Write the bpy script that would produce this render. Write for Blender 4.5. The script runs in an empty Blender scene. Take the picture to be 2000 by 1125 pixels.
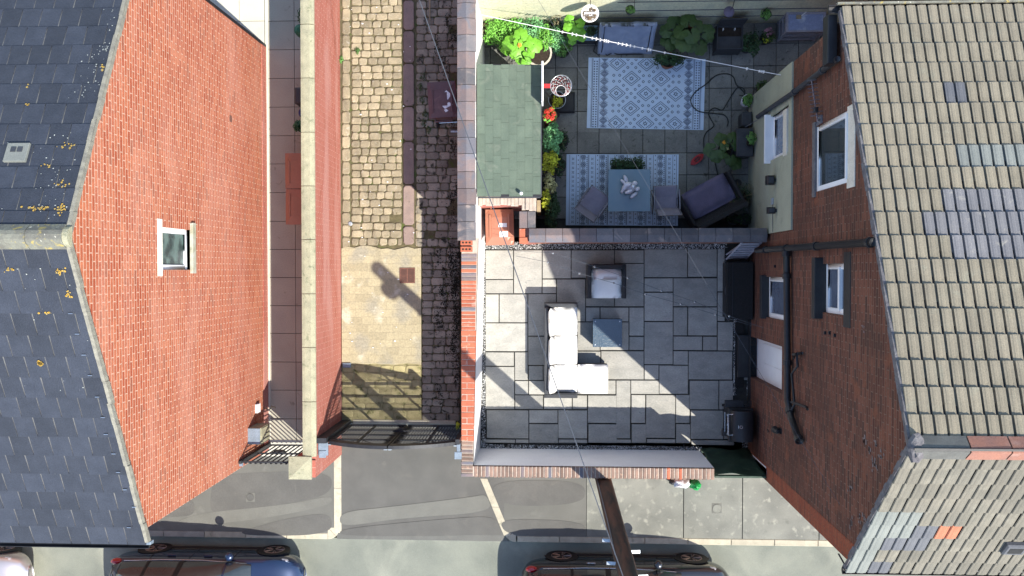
import bpy, bmesh, math, random
from mathutils import Vector, Matrix, noise
R = math.radians
rng = random.Random(7)
sc = bpy.context.scene
COL = sc.collection
# ------------------------------------------------------------------ camera, world, sun, exposure
FPX, HC, CX, CY, NX, NY = 1640.0, 18.0, 1000.0, 562.5, 1075.0, 527.0
_d = Vector((NX-CX, -(NY-CY), -FPX)).normalized()
_Z = -_d
_X = Vector((1, 0, 0)); _X = (_X - _X.dot(_Z)*_Z).normalized()
_Y = _Z.cross(_X)
RW = Matrix((_X, _Y, _Z))                    # camera vector -> world vector
cam = bpy.data.cameras.new('camera'); cam.lens = FPX/2000*36; cam.sensor_width = 36
cam.clip_end = 500; cam.clip_start = .1
camo = bpy.data.objects.new('camera', cam); COL.objects.link(camo)
camo.matrix_world = Matrix.Translation((0, 0, HC)) @ RW.to_4x4()
sc.camera = camo
SX, SY = -.635, .572                         # shadow offset per metre of height
w = bpy.data.worlds.new('World'); sc.world = w; w.use_nodes = True
nt = w.node_tree; bg = nt.nodes['Background']
sky = nt.nodes.new('ShaderNodeTexSky'); sky.sky_type = 'NISHITA'; sky.sun_disc = False
SUNEL = math.atan2(1, math.hypot(SX, SY))
sky.sun_elevation = SUNEL; sky.sun_rotation = math.atan2(-SX, -SY)
sky.air_density = 1.0; sky.dust_density = .6; sky.ozone_density = 1.2
nt.links.new(sky.outputs[0], bg.inputs[0]); bg.inputs[1].default_value = .14
sun = bpy.data.lights.new('sun', 'SUN'); sun.energy = 3.7; sun.angle = R(.53); sun.color = (1, .94, .84)
suno = bpy.data.objects.new('sun', sun); COL.objects.link(suno)
suno.rotation_euler = Vector((SX, SY, -1)).to_track_quat('-Z', 'Y').to_euler()
suno.location = (20, -18, 30)
sc.view_settings.view_transform = 'Standard'; sc.view_settings.look = 'None'
sc.view_settings.exposure = 1.3; sc.view_settings.gamma = 1; sc.view_settings.use_curve_mapping = False

def P(px, py, z=0.0):
    """photo pixel -> world (x, y) on the level z"""
    v = RW @ Vector((px-CX, -(py-CY), -FPX)); t = (HC-z)/-v.z
    return v.x*t, v.y*t
def P3(px, py, z=0.0):
    x, y = P(px, py, z); return Vector((x, y, z))
def PW(px, py, X):
    """photo pixel -> (y, z) on the wall plane x = X"""
    v = RW @ Vector((px-CX, -(py-CY), -FPX)); t = X/v.x
    return v.y*t, HC+v.z*t

# ------------------------------------------------------------------ materials
MATS = {}
WHITES = {'white_render', 'white_upvc', 'cushion', 'rug_white', 'label_white', 'bag_white', 'white_line', 'lintel', 'plaster_white', 'cushion_grey', 'sling', 'galvanised', 'steel', 'lamp_clear', 'roof_tile_orange', 'car_silver', 'pebble'}
def tone(name, c):                            # one overall albedo level for everything that is not white
    g_ = 1.0 if name in WHITES else .84 if name.startswith(('leaf', 'petal', 'yard_green', 'green_render', 'asphalt', 'coping', 'kerb', 'rug', 'table', 'bag', 'pale', 'patio', 'bin')) else .72
    return tuple(v*g_ for v in c)
def mat(name, c1, c2=None, scale=4, rough=.85, bump=.15, bs=60, rnd=.0, metal=0, stain=None, stretch=(1, 1, 1),
        spec=.4, tint=0, alpha=1, trans=0, coat=0, lo=.35, hi=.65, stain2=None, fine=.06):
    m = bpy.data.materials.new(name); m.use_nodes = True; MATS[name] = m
    T = m.node_tree; N = T.nodes; L = T.links; b = N['Principled BSDF']
    g = N.new('ShaderNodeNewGeometry'); mp = N.new('ShaderNodeMapping'); mp.inputs['Scale'].default_value = stretch
    L.new(g.outputs['Position'], mp.inputs[0])
    c1 = tone(name, c1); c2 = tone(name, c2) if c2 else tuple(v*.8 for v in c1)
    stain = stain and (tone(name, stain[0]), *stain[1:]); stain2 = stain2 and (tone(name, stain2[0]), *stain2[1:])
    def nz(sc_, det=6, dist=0):
        n = N.new('ShaderNodeTexNoise'); n.inputs['Scale'].default_value = sc_; n.inputs['Detail'].default_value = det
        n.inputs['Distortion'].default_value = dist; L.new(mp.outputs[0], n.inputs['Vector']); return n.outputs['Fac']
    def ramp(src, a, c):
        r = N.new('ShaderNodeMapRange'); r.inputs[1].default_value = a; r.inputs[2].default_value = c; L.new(src, r.inputs[0]); return r.outputs[0]
    def mix(f, a, c, mode='MIX'):
        x = N.new('ShaderNodeMix'); x.data_type = 'RGBA'; x.blend_type = mode
        for s, v in ((x.inputs[0], f), (x.inputs[6], a), (x.inputs[7], c)):
            if hasattr(v, 'node'): L.new(v, s)
            else: s.default_value = v if isinstance(v, float) else (*v, 1)
        return x.outputs[2]
    col = mix(ramp(nz(scale), lo, hi), c1, c2)
    for st in (stain, stain2):
        if st: col = mix(ramp(nz(st[1], 8, st[4] if len(st) > 4 else .6), st[2], st[3]), col, st[0])
    def mul(v):  # multiply colour by scalar socket
        cc = N.new('ShaderNodeCombineColor')
        for i in range(3): L.new(v, cc.inputs[i])
        return cc.outputs[0]
    if fine:
        r = N.new('ShaderNodeMapRange'); r.inputs[1].default_value = .2; r.inputs[2].default_value = .8
        r.inputs[3].default_value = 1-fine*3; r.inputs[4].default_value = 1+fine*3; L.new(nz(bs*.7, 3), r.inputs[0])
        col = mix(1.0, col, mul(r.outputs[0]), 'MULTIPLY')
    if rnd:
        oi = N.new('ShaderNodeObjectInfo'); at = N.new('ShaderNodeAttribute'); at.attribute_name = 'tint'
        ad = N.new('ShaderNodeMath'); ad.operation = 'ADD'; L.new(oi.outputs['Random'], ad.inputs[0]); L.new(at.outputs['Fac'], ad.inputs[1])
        fr = N.new('ShaderNodeMath'); fr.operation = 'FRACT'; L.new(ad.outputs[0], fr.inputs[0])
        r = N.new('ShaderNodeMapRange'); r.inputs[3].default_value = 1-rnd; r.inputs[4].default_value = 1+rnd; L.new(fr.outputs[0], r.inputs[0])
        col = mix(1.0, col, mul(r.outputs[0]), 'MULTIPLY')
    if tint:  # leaf tone from the per-leaf attribute
        at = N.new('ShaderNodeAttribute'); at.attribute_name = 'tint'
        r = N.new('ShaderNodeMapRange'); r.inputs[3].default_value = 1-tint; r.inputs[4].default_value = 1+tint; L.new(at.outputs['Fac'], r.inputs[0])
        col = mix(1.0, col, mul(r.outputs[0]), 'MULTIPLY')
    L.new(col, b.inputs['Base Color'])
    b.inputs['Roughness'].default_value = rough; b.inputs['Metallic'].default_value = metal
    b.inputs['Specular IOR Level'].default_value = spec
    if coat: b.inputs['Coat Weight'].default_value = coat; b.inputs['Coat Roughness'].default_value = .05
    if trans: b.inputs['Transmission Weight'].default_value = trans
    if alpha < 1: b.inputs['Alpha'].default_value = alpha
    if bump:
        bp = N.new('ShaderNodeBump'); bp.inputs['Strength'].default_value = bump; bp.inputs['Distance'].default_value = .02
        L.new(nz(bs), bp.inputs['Height']); L.new(bp.outputs[0], b.inputs['Normal'])
    return m

def brick_mat(name, axes, c1, c2, mortar, w_=.225, h_=.075, ms=.008, patch=None, patch2=None, dark=None, rough=.85, wob=.0, patchr=(.5, .62), off=.5):
    q_ = .95 if 'paint' in name else .66
    c1, c2, mortar = (tuple(v*q_ for v in c) for c in (c1, c2, mortar))
    dark, patch, patch2 = ((tuple(v*q_ for v in d[0]), *d[1:]) if d else None for d in (dark, patch, patch2))
    m = bpy.data.materials.new(name); m.use_nodes = True; MATS[name] = m
    T = m.node_tree; N = T.nodes; L = T.links; b = N['Principled BSDF']
    g = N.new('ShaderNodeNewGeometry'); sp = N.new('ShaderNodeSeparateXYZ'); L.new(g.outputs['Position'], sp.inputs[0])
    cb = N.new('ShaderNodeCombineXYZ'); L.new(sp.outputs['XYZ'.index(axes[0])], cb.inputs[0]); L.new(sp.outputs['XYZ'.index(axes[1])], cb.inputs[1])
    def nz(s, det=5, stretch=None):
        n = N.new('ShaderNodeTexNoise'); n.inputs['Scale'].default_value = s; n.inputs['Detail'].default_value = det
        if stretch:
            mp = N.new('ShaderNodeMapping'); mp.inputs['Scale'].default_value = stretch; L.new(g.outputs['Position'], mp.inputs[0]); L.new(mp.outputs[0], n.inputs['Vector'])
        else: L.new(g.outputs['Position'], n.inputs['Vector'])
        return n
    vec = cb.outputs[0]
    if wob:
        n = nz(2.5, 2); s = N.new('ShaderNodeVectorMath'); s.operation = 'SCALE'; s.inputs[3].default_value = wob; L.new(n.outputs['Color'], s.inputs[0])
        a = N.new('ShaderNodeVectorMath'); L.new(vec, a.inputs[0]); L.new(s.outputs[0], a.inputs[1]); vec = a.outputs[0]
    def bt(a_, c_, m_, sz=ms):
        t = N.new('ShaderNodeTexBrick'); t.inputs['Scale'].default_value = 1; t.inputs['Brick Width'].default_value = w_
        t.inputs['Row Height'].default_value = h_; t.inputs['Mortar Size'].default_value = sz; t.inputs['Mortar Smooth'].default_value = .15; t.offset = off
        t.inputs['Color1'].default_value = (*a_, 1); t.inputs['Color2'].default_value = (*c_, 1); t.inputs['Mortar'].default_value = (*m_, 1)
        L.new(vec, t.inputs['Vector']); return t
    def mix(f, a, c, mode='MIX'):
        x = N.new('ShaderNodeMix'); x.data_type = 'RGBA'; x.blend_type = mode
        for s, v in ((x.inputs[0], f), (x.inputs[6], a), (x.inputs[7], c)):
            if hasattr(v, 'node'): L.new(v, s)
            else: s.default_value = v if isinstance(v, float) else (*v, 1)
        return x.outputs[2]
    def rmp(src, a, c, lo=0, hi=1):
        r = N.new('ShaderNodeMapRange'); r.inputs[1].default_value = a; r.inputs[2].default_value = c; r.inputs[3].default_value = lo; r.inputs[4].default_value = hi; L.new(src, r.inputs[0]); return r.outputs[0]
    t = bt(c1, c2, mortar); col = t.outputs['Color']; mf = t.outputs['Fac']
    nb = N.new('ShaderNodeMath'); nb.operation = 'SUBTRACT'; nb.inputs[0].default_value = 1; L.new(mf, nb.inputs[1])
    def bm(f):  # only on bricks
        x = N.new('ShaderNodeMath'); x.operation = 'MULTIPLY'; L.new(f, x.inputs[0]); L.new(nb.outputs[0], x.inputs[1]); return x.outputs[0]
    if dark:    # single odd dark bricks
        t2 = bt((0, 0, 0), (1, 1, 1), (0, 0, 0)); col = mix(bm(rmp(t2.outputs['Color'], dark[1], dark[1]+.04, 0, dark[2] if len(dark) > 2 else .8)), col, dark[0])
    if patch: col = mix(rmp(nz(patch[1], 6, patch[2] if len(patch) > 2 else None).outputs['Fac'], *patchr, 0, patch[3] if len(patch) > 3 else .7), col, patch[0])
    if patch2: col = mix(rmp(nz(patch2[1], 8).outputs['Fac'], .6, .7, 0, .85), col, patch2[0])
    r = rmp(nz(30, 4).outputs['Fac'], .25, .75, .8, 1.2)
    cc = N.new('ShaderNodeCombineColor'); [L.new(r, cc.inputs[i]) for i in range(3)]
    col = mix(1.0, col, cc.outputs[0], 'MULTIPLY')
    L.new(col, b.inputs['Base Color']); b.inputs['Roughness'].default_value = rough; b.inputs['Specular IOR Level'].default_value = .3
    bp = N.new('ShaderNodeBump'); bp.inputs['Strength'].default_value = .5; bp.inputs['Distance'].default_value = .008
    L.new(nb.outputs[0], bp.inputs['Height']); L.new(bp.outputs[0], b.inputs['Normal'])
    return m

# ------------------------------------------------------------------ builders
def prop(o, label=None, cat=None, group=None, kind=None):
    if label: o['label'] = label
    if cat: o['category'] = cat
    if group: o['group'] = group
    if kind: o['kind'] = kind
    return o
def wloc(o):
    v = Vector((0, 0, 0))
    while o is not None: v = v+o.location; o = o.parent
    return v
def thing(name, label, cat, loc=(0, 0, 0), rz=0, group=None):
    o = bpy.data.objects.new(name, None); COL.objects.link(o); o.empty_display_size = .2
    o.location = loc; o.rotation_euler = (0, 0, rz); return prop(o, label, cat, group)
def link(name, me, parent=None, loc=(0, 0, 0), rot=None):
    o = bpy.data.objects.new(name, me); COL.objects.link(o); o.location = loc
    if rot: o.rotation_euler = rot
    if parent: o.parent = parent
    return o
def copy_tree(o, parent=None):
    c = o.copy(); COL.objects.link(c)
    if parent: c.parent = parent
    for ch in [x for x in bpy.data.objects if x.parent == o]: copy_tree(ch, c)
    return c

class MB:
    def __init__(s, M=None): s.v = []; s.f = []; s.t = []; s.M = M
    def add(s, vs, fs, t=None):
        n = len(s.v); t = rng.random() if t is None else t
        if s.M is not None: vs = [s.M @ Vector(p) for p in vs]
        s.v += [tuple(p) for p in vs]; s.f += [tuple(i+n for i in f) for f in fs]; s.t += [t]*len(vs); return s
    def box(s, x0, x1, y0, y1, z0, z1, ch=0, M=None, t=None):
        if ch:
            c = ch; vs = [(x0, y0, z0), (x1, y0, z0), (x1, y1, z0), (x0, y1, z0), (x0, y0, z1-c), (x1, y0, z1-c), (x1, y1, z1-c), (x0, y1, z1-c),
                          (x0+c, y0+c, z1), (x1-c, y0+c, z1), (x1-c, y1-c, z1), (x0+c, y1-c, z1)]
            fs = [(3, 2, 1, 0), (0, 1, 5, 4), (1, 2, 6, 5), (2, 3, 7, 6), (3, 0, 4, 7), (4, 5, 9, 8), (5, 6, 10, 9), (6, 7, 11, 10), (7, 4, 8, 11), (8, 9, 10, 11)]
        else:
            vs = [(x, y, z) for z in (z0, z1) for x, y in ((x0, y0), (x1, y0), (x1, y1), (x0, y1))]
            fs = [(3, 2, 1, 0), (4, 5, 6, 7), (0, 1, 5, 4), (1, 2, 6, 5), (2, 3, 7, 6), (3, 0, 4, 7)]
        if M is not None: vs = [M @ Vector(p) for p in vs]
        return s.add(vs, fs, t)
    def quad(s, *p, t=None): return s.add(p, [tuple(range(len(p)))], t)
    def prism(s, pts, z0, z1, ch=0):
        n = len(pts); vs = [(x, y, z0) for x, y in pts]+[(x, y, z1-ch) for x, y in pts]
        fs = [tuple(reversed(range(n)))]+[(i, (i+1) % n, n+(i+1) % n, n+i) for i in range(n)]
        if ch:
            cx = sum(p[0] for p in pts)/n; cy = sum(p[1] for p in pts)/n
            def ins(p):
                d = Vector((cx-p[0], cy-p[1])); d = d*(ch*1.3/max(d.length, .001)); return (p[0]+d.x, p[1]+d.y, z1)
            vs += [ins(p) for p in pts]
            fs += [(n+i, n+(i+1) % n, 2*n+(i+1) % n, 2*n+i) for i in range(n)]+[tuple(range(2*n, 3*n))]
        else: fs.append(tuple(range(n, 2*n)))
        return s.add(vs, fs)
    def tube(s, pts, r, n=8, caps=True):
        pts = [Vector(p) for p in pts]; rs = r if isinstance(r, (list, tuple)) else [r]*len(pts); vs = []; fs = []
        up = Vector((0, 0, 1))
        for i, p in enumerate(pts):
            d = (pts[min(i+1, len(pts)-1)]-pts[max(i-1, 0)]).normalized()
            a = d.cross(up) if abs(d.dot(up)) < .95 else d.cross(Vector((0, 1, 0))); a.normalize(); b = d.cross(a)
            for k in range(n): q = 2*math.pi*k/n; vs.append(p+(a*math.cos(q)+b*math.sin(q))*rs[i])
        for i in range(len(pts)-1):
            for k in range(n): fs.append((i*n+k, i*n+(k+1) % n, (i+1)*n+(k+1) % n, (i+1)*n+k))
        if caps: fs += [tuple(range(n)), tuple(reversed(range((len(pts)-1)*n, len(pts)*n)))]
        return s.add(vs, fs)
    def lathe(s, prof, cx=0, cy=0, n=20, sq=0):
        vs = []; fs = []
        for r_, z in prof:
            for k in range(n):
                a = 2*math.pi*k/n; q = 1
                if sq: q = 1/max(abs(math.cos(a)), abs(math.sin(a)))**sq
                vs.append((cx+r_*q*math.cos(a), cy+r_*q*math.sin(a), z))
        for i in range(len(prof)-1):
            for k in range(n): fs.append((i*n+k, i*n+(k+1) % n, (i+1)*n+(k+1) % n, (i+1)*n+k))
        fs += [tuple(reversed(range(n))), tuple(range((len(prof)-1)*n, len(prof)*n))]
        return s.add(vs, fs)
    def blob(s, c, r, n=10, m=7, jit=0, M=None):
        vs = []; fs = []; M = M or Matrix()
        for i in range(1, m):
            a = math.pi*i/m
            for k in range(n):
                b = 2*math.pi*k/n; j = 1+rng.uniform(-jit, jit)
                vs.append(Vector(c)+M.to_3x3() @ Vector((r[0]*j*math.sin(a)*math.cos(b), r[1]*j*math.sin(a)*math.sin(b), r[2]*j*math.cos(a))))
        for i in range(m-2):
            for k in range(n): fs.append((i*n+k, (i+1)*n+k, (i+1)*n+(k+1) % n, i*n+(k+1) % n))
        fs += [tuple(range(n)), tuple(reversed(range((m-2)*n, (m-1)*n)))]
        return s.add(vs, fs)
    def mesh(s, name, m, smooth=False, bevel=0, keep=False, seg=2):
        used = sorted({i for f in s.f for i in f})
        if len(used) < len(s.v): mp_ = {o: n for n, o in enumerate(used)}; s.v = [s.v[i] for i in used]; s.t = [s.t[i] for i in used]; s.f = [tuple(mp_[i] for i in f) for f in s.f]
        off = Vector((0, 0, 0))
        if not keep and s.v:
            xs, ys, zs = zip(*s.v); off = Vector(((min(xs)+max(xs))/2, (min(ys)+max(ys))/2, min(zs)))
        me = bpy.data.meshes.new(name); me.from_pydata([(a-off.x, b-off.y, c-off.z) for a, b, c in s.v], [], s.f)
        at = me.attributes.new('tint', 'FLOAT', 'POINT'); at.data.foreach_set('value', s.t)
        if bevel:
            bm = bmesh.new(); bm.from_mesh(me); bmesh.ops.remove_doubles(bm, verts=bm.verts, dist=1e-5)
            bmesh.ops.bevel(bm, geom=[e for e in bm.edges if e.calc_face_angle(0) > .5], offset=bevel, segments=seg, profile=.6, affect='EDGES', clamp_overlap=True)
            bm.to_mesh(me); bm.free()
        me.materials.append(MATS[m] if isinstance(m, str) else m)
        if smooth: me.shade_smooth()
        elif bevel: me.shade_smooth(); me.set_sharp_from_angle(angle=R(40))
        me.validate(); return me, off
    def build(s, name, m, parent=None, smooth=False, bevel=0, local=False, seg=2, **kw):
        me, off = s.mesh(name, m, smooth, bevel, seg=seg)
        if parent is not None and not local: off = off-wloc(parent)
        elif parent is not None and parent.type == 'MESH':     # local sub-part: offset of its part
            off = off-parent.location
        return prop(link(name, me, parent, off), **kw)

def wall_panel(mb, outline, holes, to3, depth, out):
    """flat wall with rectangular holes and reveals; outline/holes in (a, b); to3(a, b, d) -> xyz, d = depth behind the face"""
    bm = bmesh.new(); edges = []
    for loop in [outline]+[[(h[0], h[2]), (h[1], h[2]), (h[1], h[3]), (h[0], h[3])] for h in holes]:
        vs = [bm.verts.new(to3(a, b, 0)) for a, b in loop]
        edges += [bm.edges.new((vs[i], vs[(i+1) % len(vs)])) for i in range(len(vs))]
    bmesh.ops.triangle_fill(bm, use_beauty=True, use_dissolve=False, edges=edges, normal=out)
    bm.verts.ensure_lookup_table()
    mb.add([v.co.copy() for v in bm.verts], [tuple(v.index for v in f.verts) for f in bm.faces]); bm.free()
    for h in holes:
        c = [(h[0], h[2]), (h[1], h[2]), (h[1], h[3]), (h[0], h[3])]
        for i in range(4):
            a, b = c[i], c[(i+1) % 4]; mb.quad(to3(*a, 0), to3(*b, 0), to3(*b, depth), to3(*a, depth))

def foliage(mb, c, rad, n, leaf=(.05, .03), up=.5, shell=.55, droop=.2):
    """leaf-sized bent faces spread through a crown's volume"""
    for i in range(n):
        d = Vector((rng.gauss(0, 1), rng.gauss(0, 1), rng.gauss(0, 1))).normalized()
        q = shell+(1-shell)*rng.random()
        q *= 1+.25*noise.noise(Vector(c)*3+d*1.7)
        p = Vector(c)+Vector((d.x*rad[0], d.y*rad[1], abs(d.z)*rad[2]*1.0 if rng.random() < .8 else d.z*rad[2]*.5))*q
        nrm = (d*(1-up)+Vector((rng.uniform(-.5, .5), rng.uniform(-.5, .5), 1))*up).normalized()
        a = nrm.cross(Vector((rng.uniform(-1, 1), rng.uniform(-1, 1), .1))).normalized(); b = nrm.cross(a)
        L_ = leaf[0]*rng.uniform(.6, 1.3); W_ = leaf[1]*rng.uniform(.7, 1.2)
        t = min(1, max(0, .5+.6*noise.noise(p*7)+rng.uniform(-.3, .3)))
        mb.add([p-a*L_*.5, p-b*W_*.5-nrm*droop*W_*.3, p+a*L_*.5-nrm*droop*L_, p+b*W_*.5-nrm*droop*W_*.3, p+nrm*.1*W_], [(0, 1, 4), (1, 2, 4), (2, 3, 4), (3, 0, 4)], t)

def round_leaf(r, lobes=5, notch=.35, cup=.12, n=20):
    """one large leaf: lobed disc with a notch at the stem, veined by folding"""
    mb = MB(); vs = [(0, 0, 0)]; 
    for ring, q in ((1, .5), (2, 1.0)):
        for k in range(n):
            a = -math.pi+2*math.pi*(k+.5)/n
            rr = r*q*(1+.09*math.cos(a*lobes))*(1-notch*max(0, (abs(a)-2.5)/.64))
            z = cup*r*(q*q)*(-1.0)+.05*r*q*math.cos(a*lobes*1.0+1)+(.03*r*q if k % 2 else 0)
            vs.append((rr*math.cos(a), rr*math.sin(a), z))
    fs = [(0, 1+k, 1+(k+1) % n) for k in range(n-1)]+[(1+k, 1+n+k, 1+n+k+1, 2+k) for k in range(n-1)]
    mb.add(vs, fs, .5); return mb
# ------------------------------------------------------------------ material table
mat('asphalt_road', (.235, .25, .205), (.175, .19, .16), 1.3, .9, .5, 160, stain=((.30, .31, .25), .9, .52, .72), fine=.08)
mat('asphalt_path', (.13, .13, .115), (.155, .155, .138), 1.5, .92, .5, 180, stain=((.17, .17, .15), 2.2, .6, .7), fine=.1)
mat('asphalt_dark', (.108, .107, .098), (.132, .13, .118), 1.8, .92, .5, 180, stain=((.14, .135, .12), 3, .62, .75), fine=.1)
mat('asphalt_pale', (.175, .175, .153), (.15, .15, .132), 2, .92, .5, 180, fine=.09)
mat('concrete_bay', (.27, .275, .235), (.19, .195, .17), 1.6, .9, .3, 120, stain=((.36, .36, .30), 7, .57, .72, .1), stain2=((.14, .145, .125), 4, .6, .78, .2), fine=.09)
mat('kerb_cream', (.50, .46, .35), (.40, .37, .28), 5, .9, .3, 90, rnd=.1, stain=((.28, .27, .2), 6, .6, .75))
mat('kerb_grey', (.33, .33, .28), (.25, .25, .22), 5, .9, .3, 90, rnd=.12)
mat('pale_paving', (.62, .60, .50), (.52, .50, .42), 1.5, .9, .15, 90, stain=((.42, .42, .3), 1.6, .62, .75), fine=.04)
mat('path_slab', (.48, .46, .37), (.42, .40, .33), 1.6, .92, .15, 90, rnd=.06, stain=((.2, .17, .12), 5, .66, .8))
mat('lane_soil', (.10, .085, .045), (.17, .145, .075), 7, 1, .6, 60, stain=((.10, .13, .03), 5, .58, .7))
mat('cobble', (.42, .355, .235), (.31, .265, .175), 6, .9, .45, 90, rnd=.24, stain=((.5, .46, .36), 12, .6, .75), stain2=((.2, .17, .08), 9, .64, .74), fine=.09)
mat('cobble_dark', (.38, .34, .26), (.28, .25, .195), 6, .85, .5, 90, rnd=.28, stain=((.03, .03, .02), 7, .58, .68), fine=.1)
mat('cobble_green', (.44, .385, .20), (.33, .29, .14), 8, .9, .5, 90, rnd=.2, stain=((.12, .13, .04), 8, .58, .7))
mat('kerb_pink', (.30, .225, .19), (.25, .19, .165), 5, .9, .3, 100, rnd=.12, stain=((.12, .1, .07), 8, .64, .76))
mat('moss', (.03, .03, .015), (.015, .014, .008), 9, 1, .8, 90)
mat('patio_slab', (.40, .39, .35), (.32, .315, .285), 3, .75, .3, 40, rnd=.15, stain=((.42, .40, .36), 3, .55, .75, 2.5), stain2=((.24, .245, .24), 7, .62, .75, 2), stretch=(1, 1.6, 1), fine=.05)
mat('joint_dark', (.07, .07, .062), (.045, .045, .042), 8, 1, .4, 90)
mat('yard_slab', (.27, .275, .25), (.20, .205, .19), 3, .9, .35, 90, rnd=.14, stain=((.29, .29, .27), 6, .6, .75), stain2=((.1, .105, .09), 8, .6, .72), fine=.09)
mat('pebble', (.68, .68, .66), (.26, .27, .28), 60, .7, .1, 50, rnd=.8, lo=.4, hi=.55)
mat('white_render', (.88, .88, .86), (.84, .84, .83), 3, .8, .12, 70, stain=((.5, .51, .5), 3.5, .68, .85, 1), fine=.02)
mat('coping_concrete', (.42, .40, .27), (.33, .32, .22), 6, .95, .6, 130, rnd=.08, stain=((.23, .24, .15), 10, .58, .72), fine=.12)
mat('red_brick', (.56, .17, .09), (.47, .13, .07), 7, .85, .3, 90, rnd=.22, stain=((.62, .33, .24), 7, .6, .7))
mat('blue_brick', (.19, .17, .175), (.13, .13, .145), 5, .7, .3, 80, rnd=.3, stain=((.36, .29, .26), 4, .58, .7), stain2=((.1, .09, .09), 7, .64, .75))
mat('blue_brick_pink', (.25, .185, .175), (.19, .16, .165), 5, .75, .3, 80, rnd=.22, stain=((.17, .17, .2), 3, .5, .62))
mat('brown_brick', (.30, .19, .14), (.22, .155, .125), 9, .85, .35, 90, rnd=.3, stain=((.5, .32, .22), 9, .6, .7))
mat('mortar', (.62, .52, .43), (.5, .42, .35), 9, .95, .4, 90)
mat('slate', (.040, .048, .068), (.031, .038, .055), 5, .7, .35, 70, rnd=.2, stain=((.11, .115, .12), 30, .70, .78), stain2=((.2, .2, .19), 55, .74, .78), fine=.08)
mat('verge', (.33, .315, .25), (.22, .21, .175), 14, .95, .5, 80)
mat('mossy_concrete', (.25, .25, .20), (.17, .165, .14), 8, .95, .5, 70, stain=((.45, .36, .12), 11, .57, .66), stain2=((.62, .6, .5), 14, .64, .68))
mat('lichen', (.62, .36, .04), (.42, .33, .12), 40, 1, .6, 90)
mat('lichen_pale', (.55, .57, .52), (.42, .45, .42), 40, 1, .6, 90)
mat('roof_tile', (.30, .262, .19), (.245, .215, .157), 3, .9, .35, 90, rnd=.07, stain=((.29, .27, .2), 4, .58, .75), stain2=((.2, .18, .12), 22, .68, .76), fine=.07)
mat('roof_tile_green', (.225, .205, .162), (.18, .168, .135), 3, .9, .35, 90, rnd=.10, stain=((.26, .24, .19), 4, .56, .72), stain2=((.15, .145, .11), 22, .68, .76), fine=.07)
mat('roof_tile_grey', (.225, .22, .225), (.19, .188, .198), 3, .9, .3, 90, rnd=.08, stain=((.36, .34, .3), 7, .6, .75))
mat('roof_tile_blue', (.155, .16, .172), (.13, .135, .15), 3, .9, .3, 90, rnd=.08)
mat('roof_tile_pale', (.255, .27, .245), (.215, .23, .21), 3, .9, .3, 90, rnd=.06)
mat('roof_tile_orange', (.40, .15, .085), (.34, .125, .07), 3, .9, .3, 90, rnd=.06)
mat('ridge_dark', (.17, .17, .155), (.13, .13, .12), 5, .9, .3, 80)
mat('ridge_terracotta', (.42, .19, .13), (.34, .17, .13), 6, .85, .3, 80, rnd=.1, stain=((.5, .3, .24), 5, .56, .7))
mat('slate_bed', (.19, .19, .18), (.13, .13, .125), 9, .95, .4, 50)
mat('lime_smear', (.27, .22, .21), (.2, .15, .14), 9, .95, .4, 50)
mat('mortar_grey', (.22, .21, .21), (.14, .13, .14), 9, .95, .6, 50)
mat('black_plastic', (.018, .019, .022), (.028, .028, .03), 8, .45, .05, 60)
mat('black_paint', (.022, .024, .027), (.03, .032, .035), 8, .6, .1, 60)
mat('dark_grey', (.06, .065, .075), (.045, .05, .06), 8, .6, .15, 80)
mat('dark_mat', (.018, .018, .018), (.028, .028, .028), 40, .95, .5, 150)
mat('gate_steel', (.035, .037, .043), (.05, .052, .056), 8, .5, .1, 60, metal=.3)
mat('grey_paint', (.25, .31, .38), (.2, .25, .3), 8, .5, .1, 60)
mat('white_upvc', (.82, .83, .84), (.78, .79, .8), 5, .35, .0, 60, fine=.01)
mat('lintel', (.66, .63, .54), (.58, .55, .47), 5, .9, .15, 80)
mat('sill_stone', (.55, .53, .44), (.40, .38, .26), 7, .9, .4, 80, stain=((.3, .3, .2), 10, .6, .7))
mat('glass', (.035, .045, .05), (.06, .07, .07), 2, .04, 0, 60, fine=0, spec=.9)
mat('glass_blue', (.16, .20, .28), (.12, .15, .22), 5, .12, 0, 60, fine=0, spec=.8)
mat('frosted_glass', (.16, .24, .22), (.05, .08, .08), 5, .25, .5, 90, spec=.8, lo=.4, hi=.6)
mat('felt_green', (.145, .19, .145), (.115, .155, .12), 3, .95, .35, 160, rnd=.06, stain=((.2, .23, .18), 3, .58, .75), fine=.08)
mat('yard_green', (.50, .57, .42), (.45, .52, .39), 3, .9, .2, 60, stain=((.32, .36, .28), 5, .64, .8))
mat('green_render', (.43, .45, .345), (.37, .39, .30), 2, .9, .25, 90, stain=((.2, .24, .19), 2.5, .6, .8), fine=.05)
mat('bin_brown', (.42, .165, .10), (.36, .15, .09), 3, .45, .05, 60, fine=.03)
mat('bin_plum', (.15, .075, .075), (.12, .06, .06), 3, .5, .1, 60, stain=((.2, .1, .09), 5, .58, .7))
mat('label_white', (.75, .75, .75), (.6, .6, .62), 12, .6, .0, 60)
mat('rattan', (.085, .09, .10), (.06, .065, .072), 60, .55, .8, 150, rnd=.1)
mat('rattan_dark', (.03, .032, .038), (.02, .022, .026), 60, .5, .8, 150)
mat('cushion', (.70, .69, .665), (.64, .63, .61), 4, .9, .15, 60, fine=.01)
mat('cushion_grey', (.135, .12, .19), (.11, .10, .155), 4, .95, .3, 90)
mat('sling', (.25, .24, .30), (.21, .20, .26), 5, .9, .4, 160, fine=.05)
mat('alu', (.32, .32, .36), (.28, .28, .31), 5, .4, 0, 60, metal=.6)
mat('steel', (.6, .6, .6), (.5, .5, .5), 5, .25, 0, 60, metal=.9)
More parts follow.
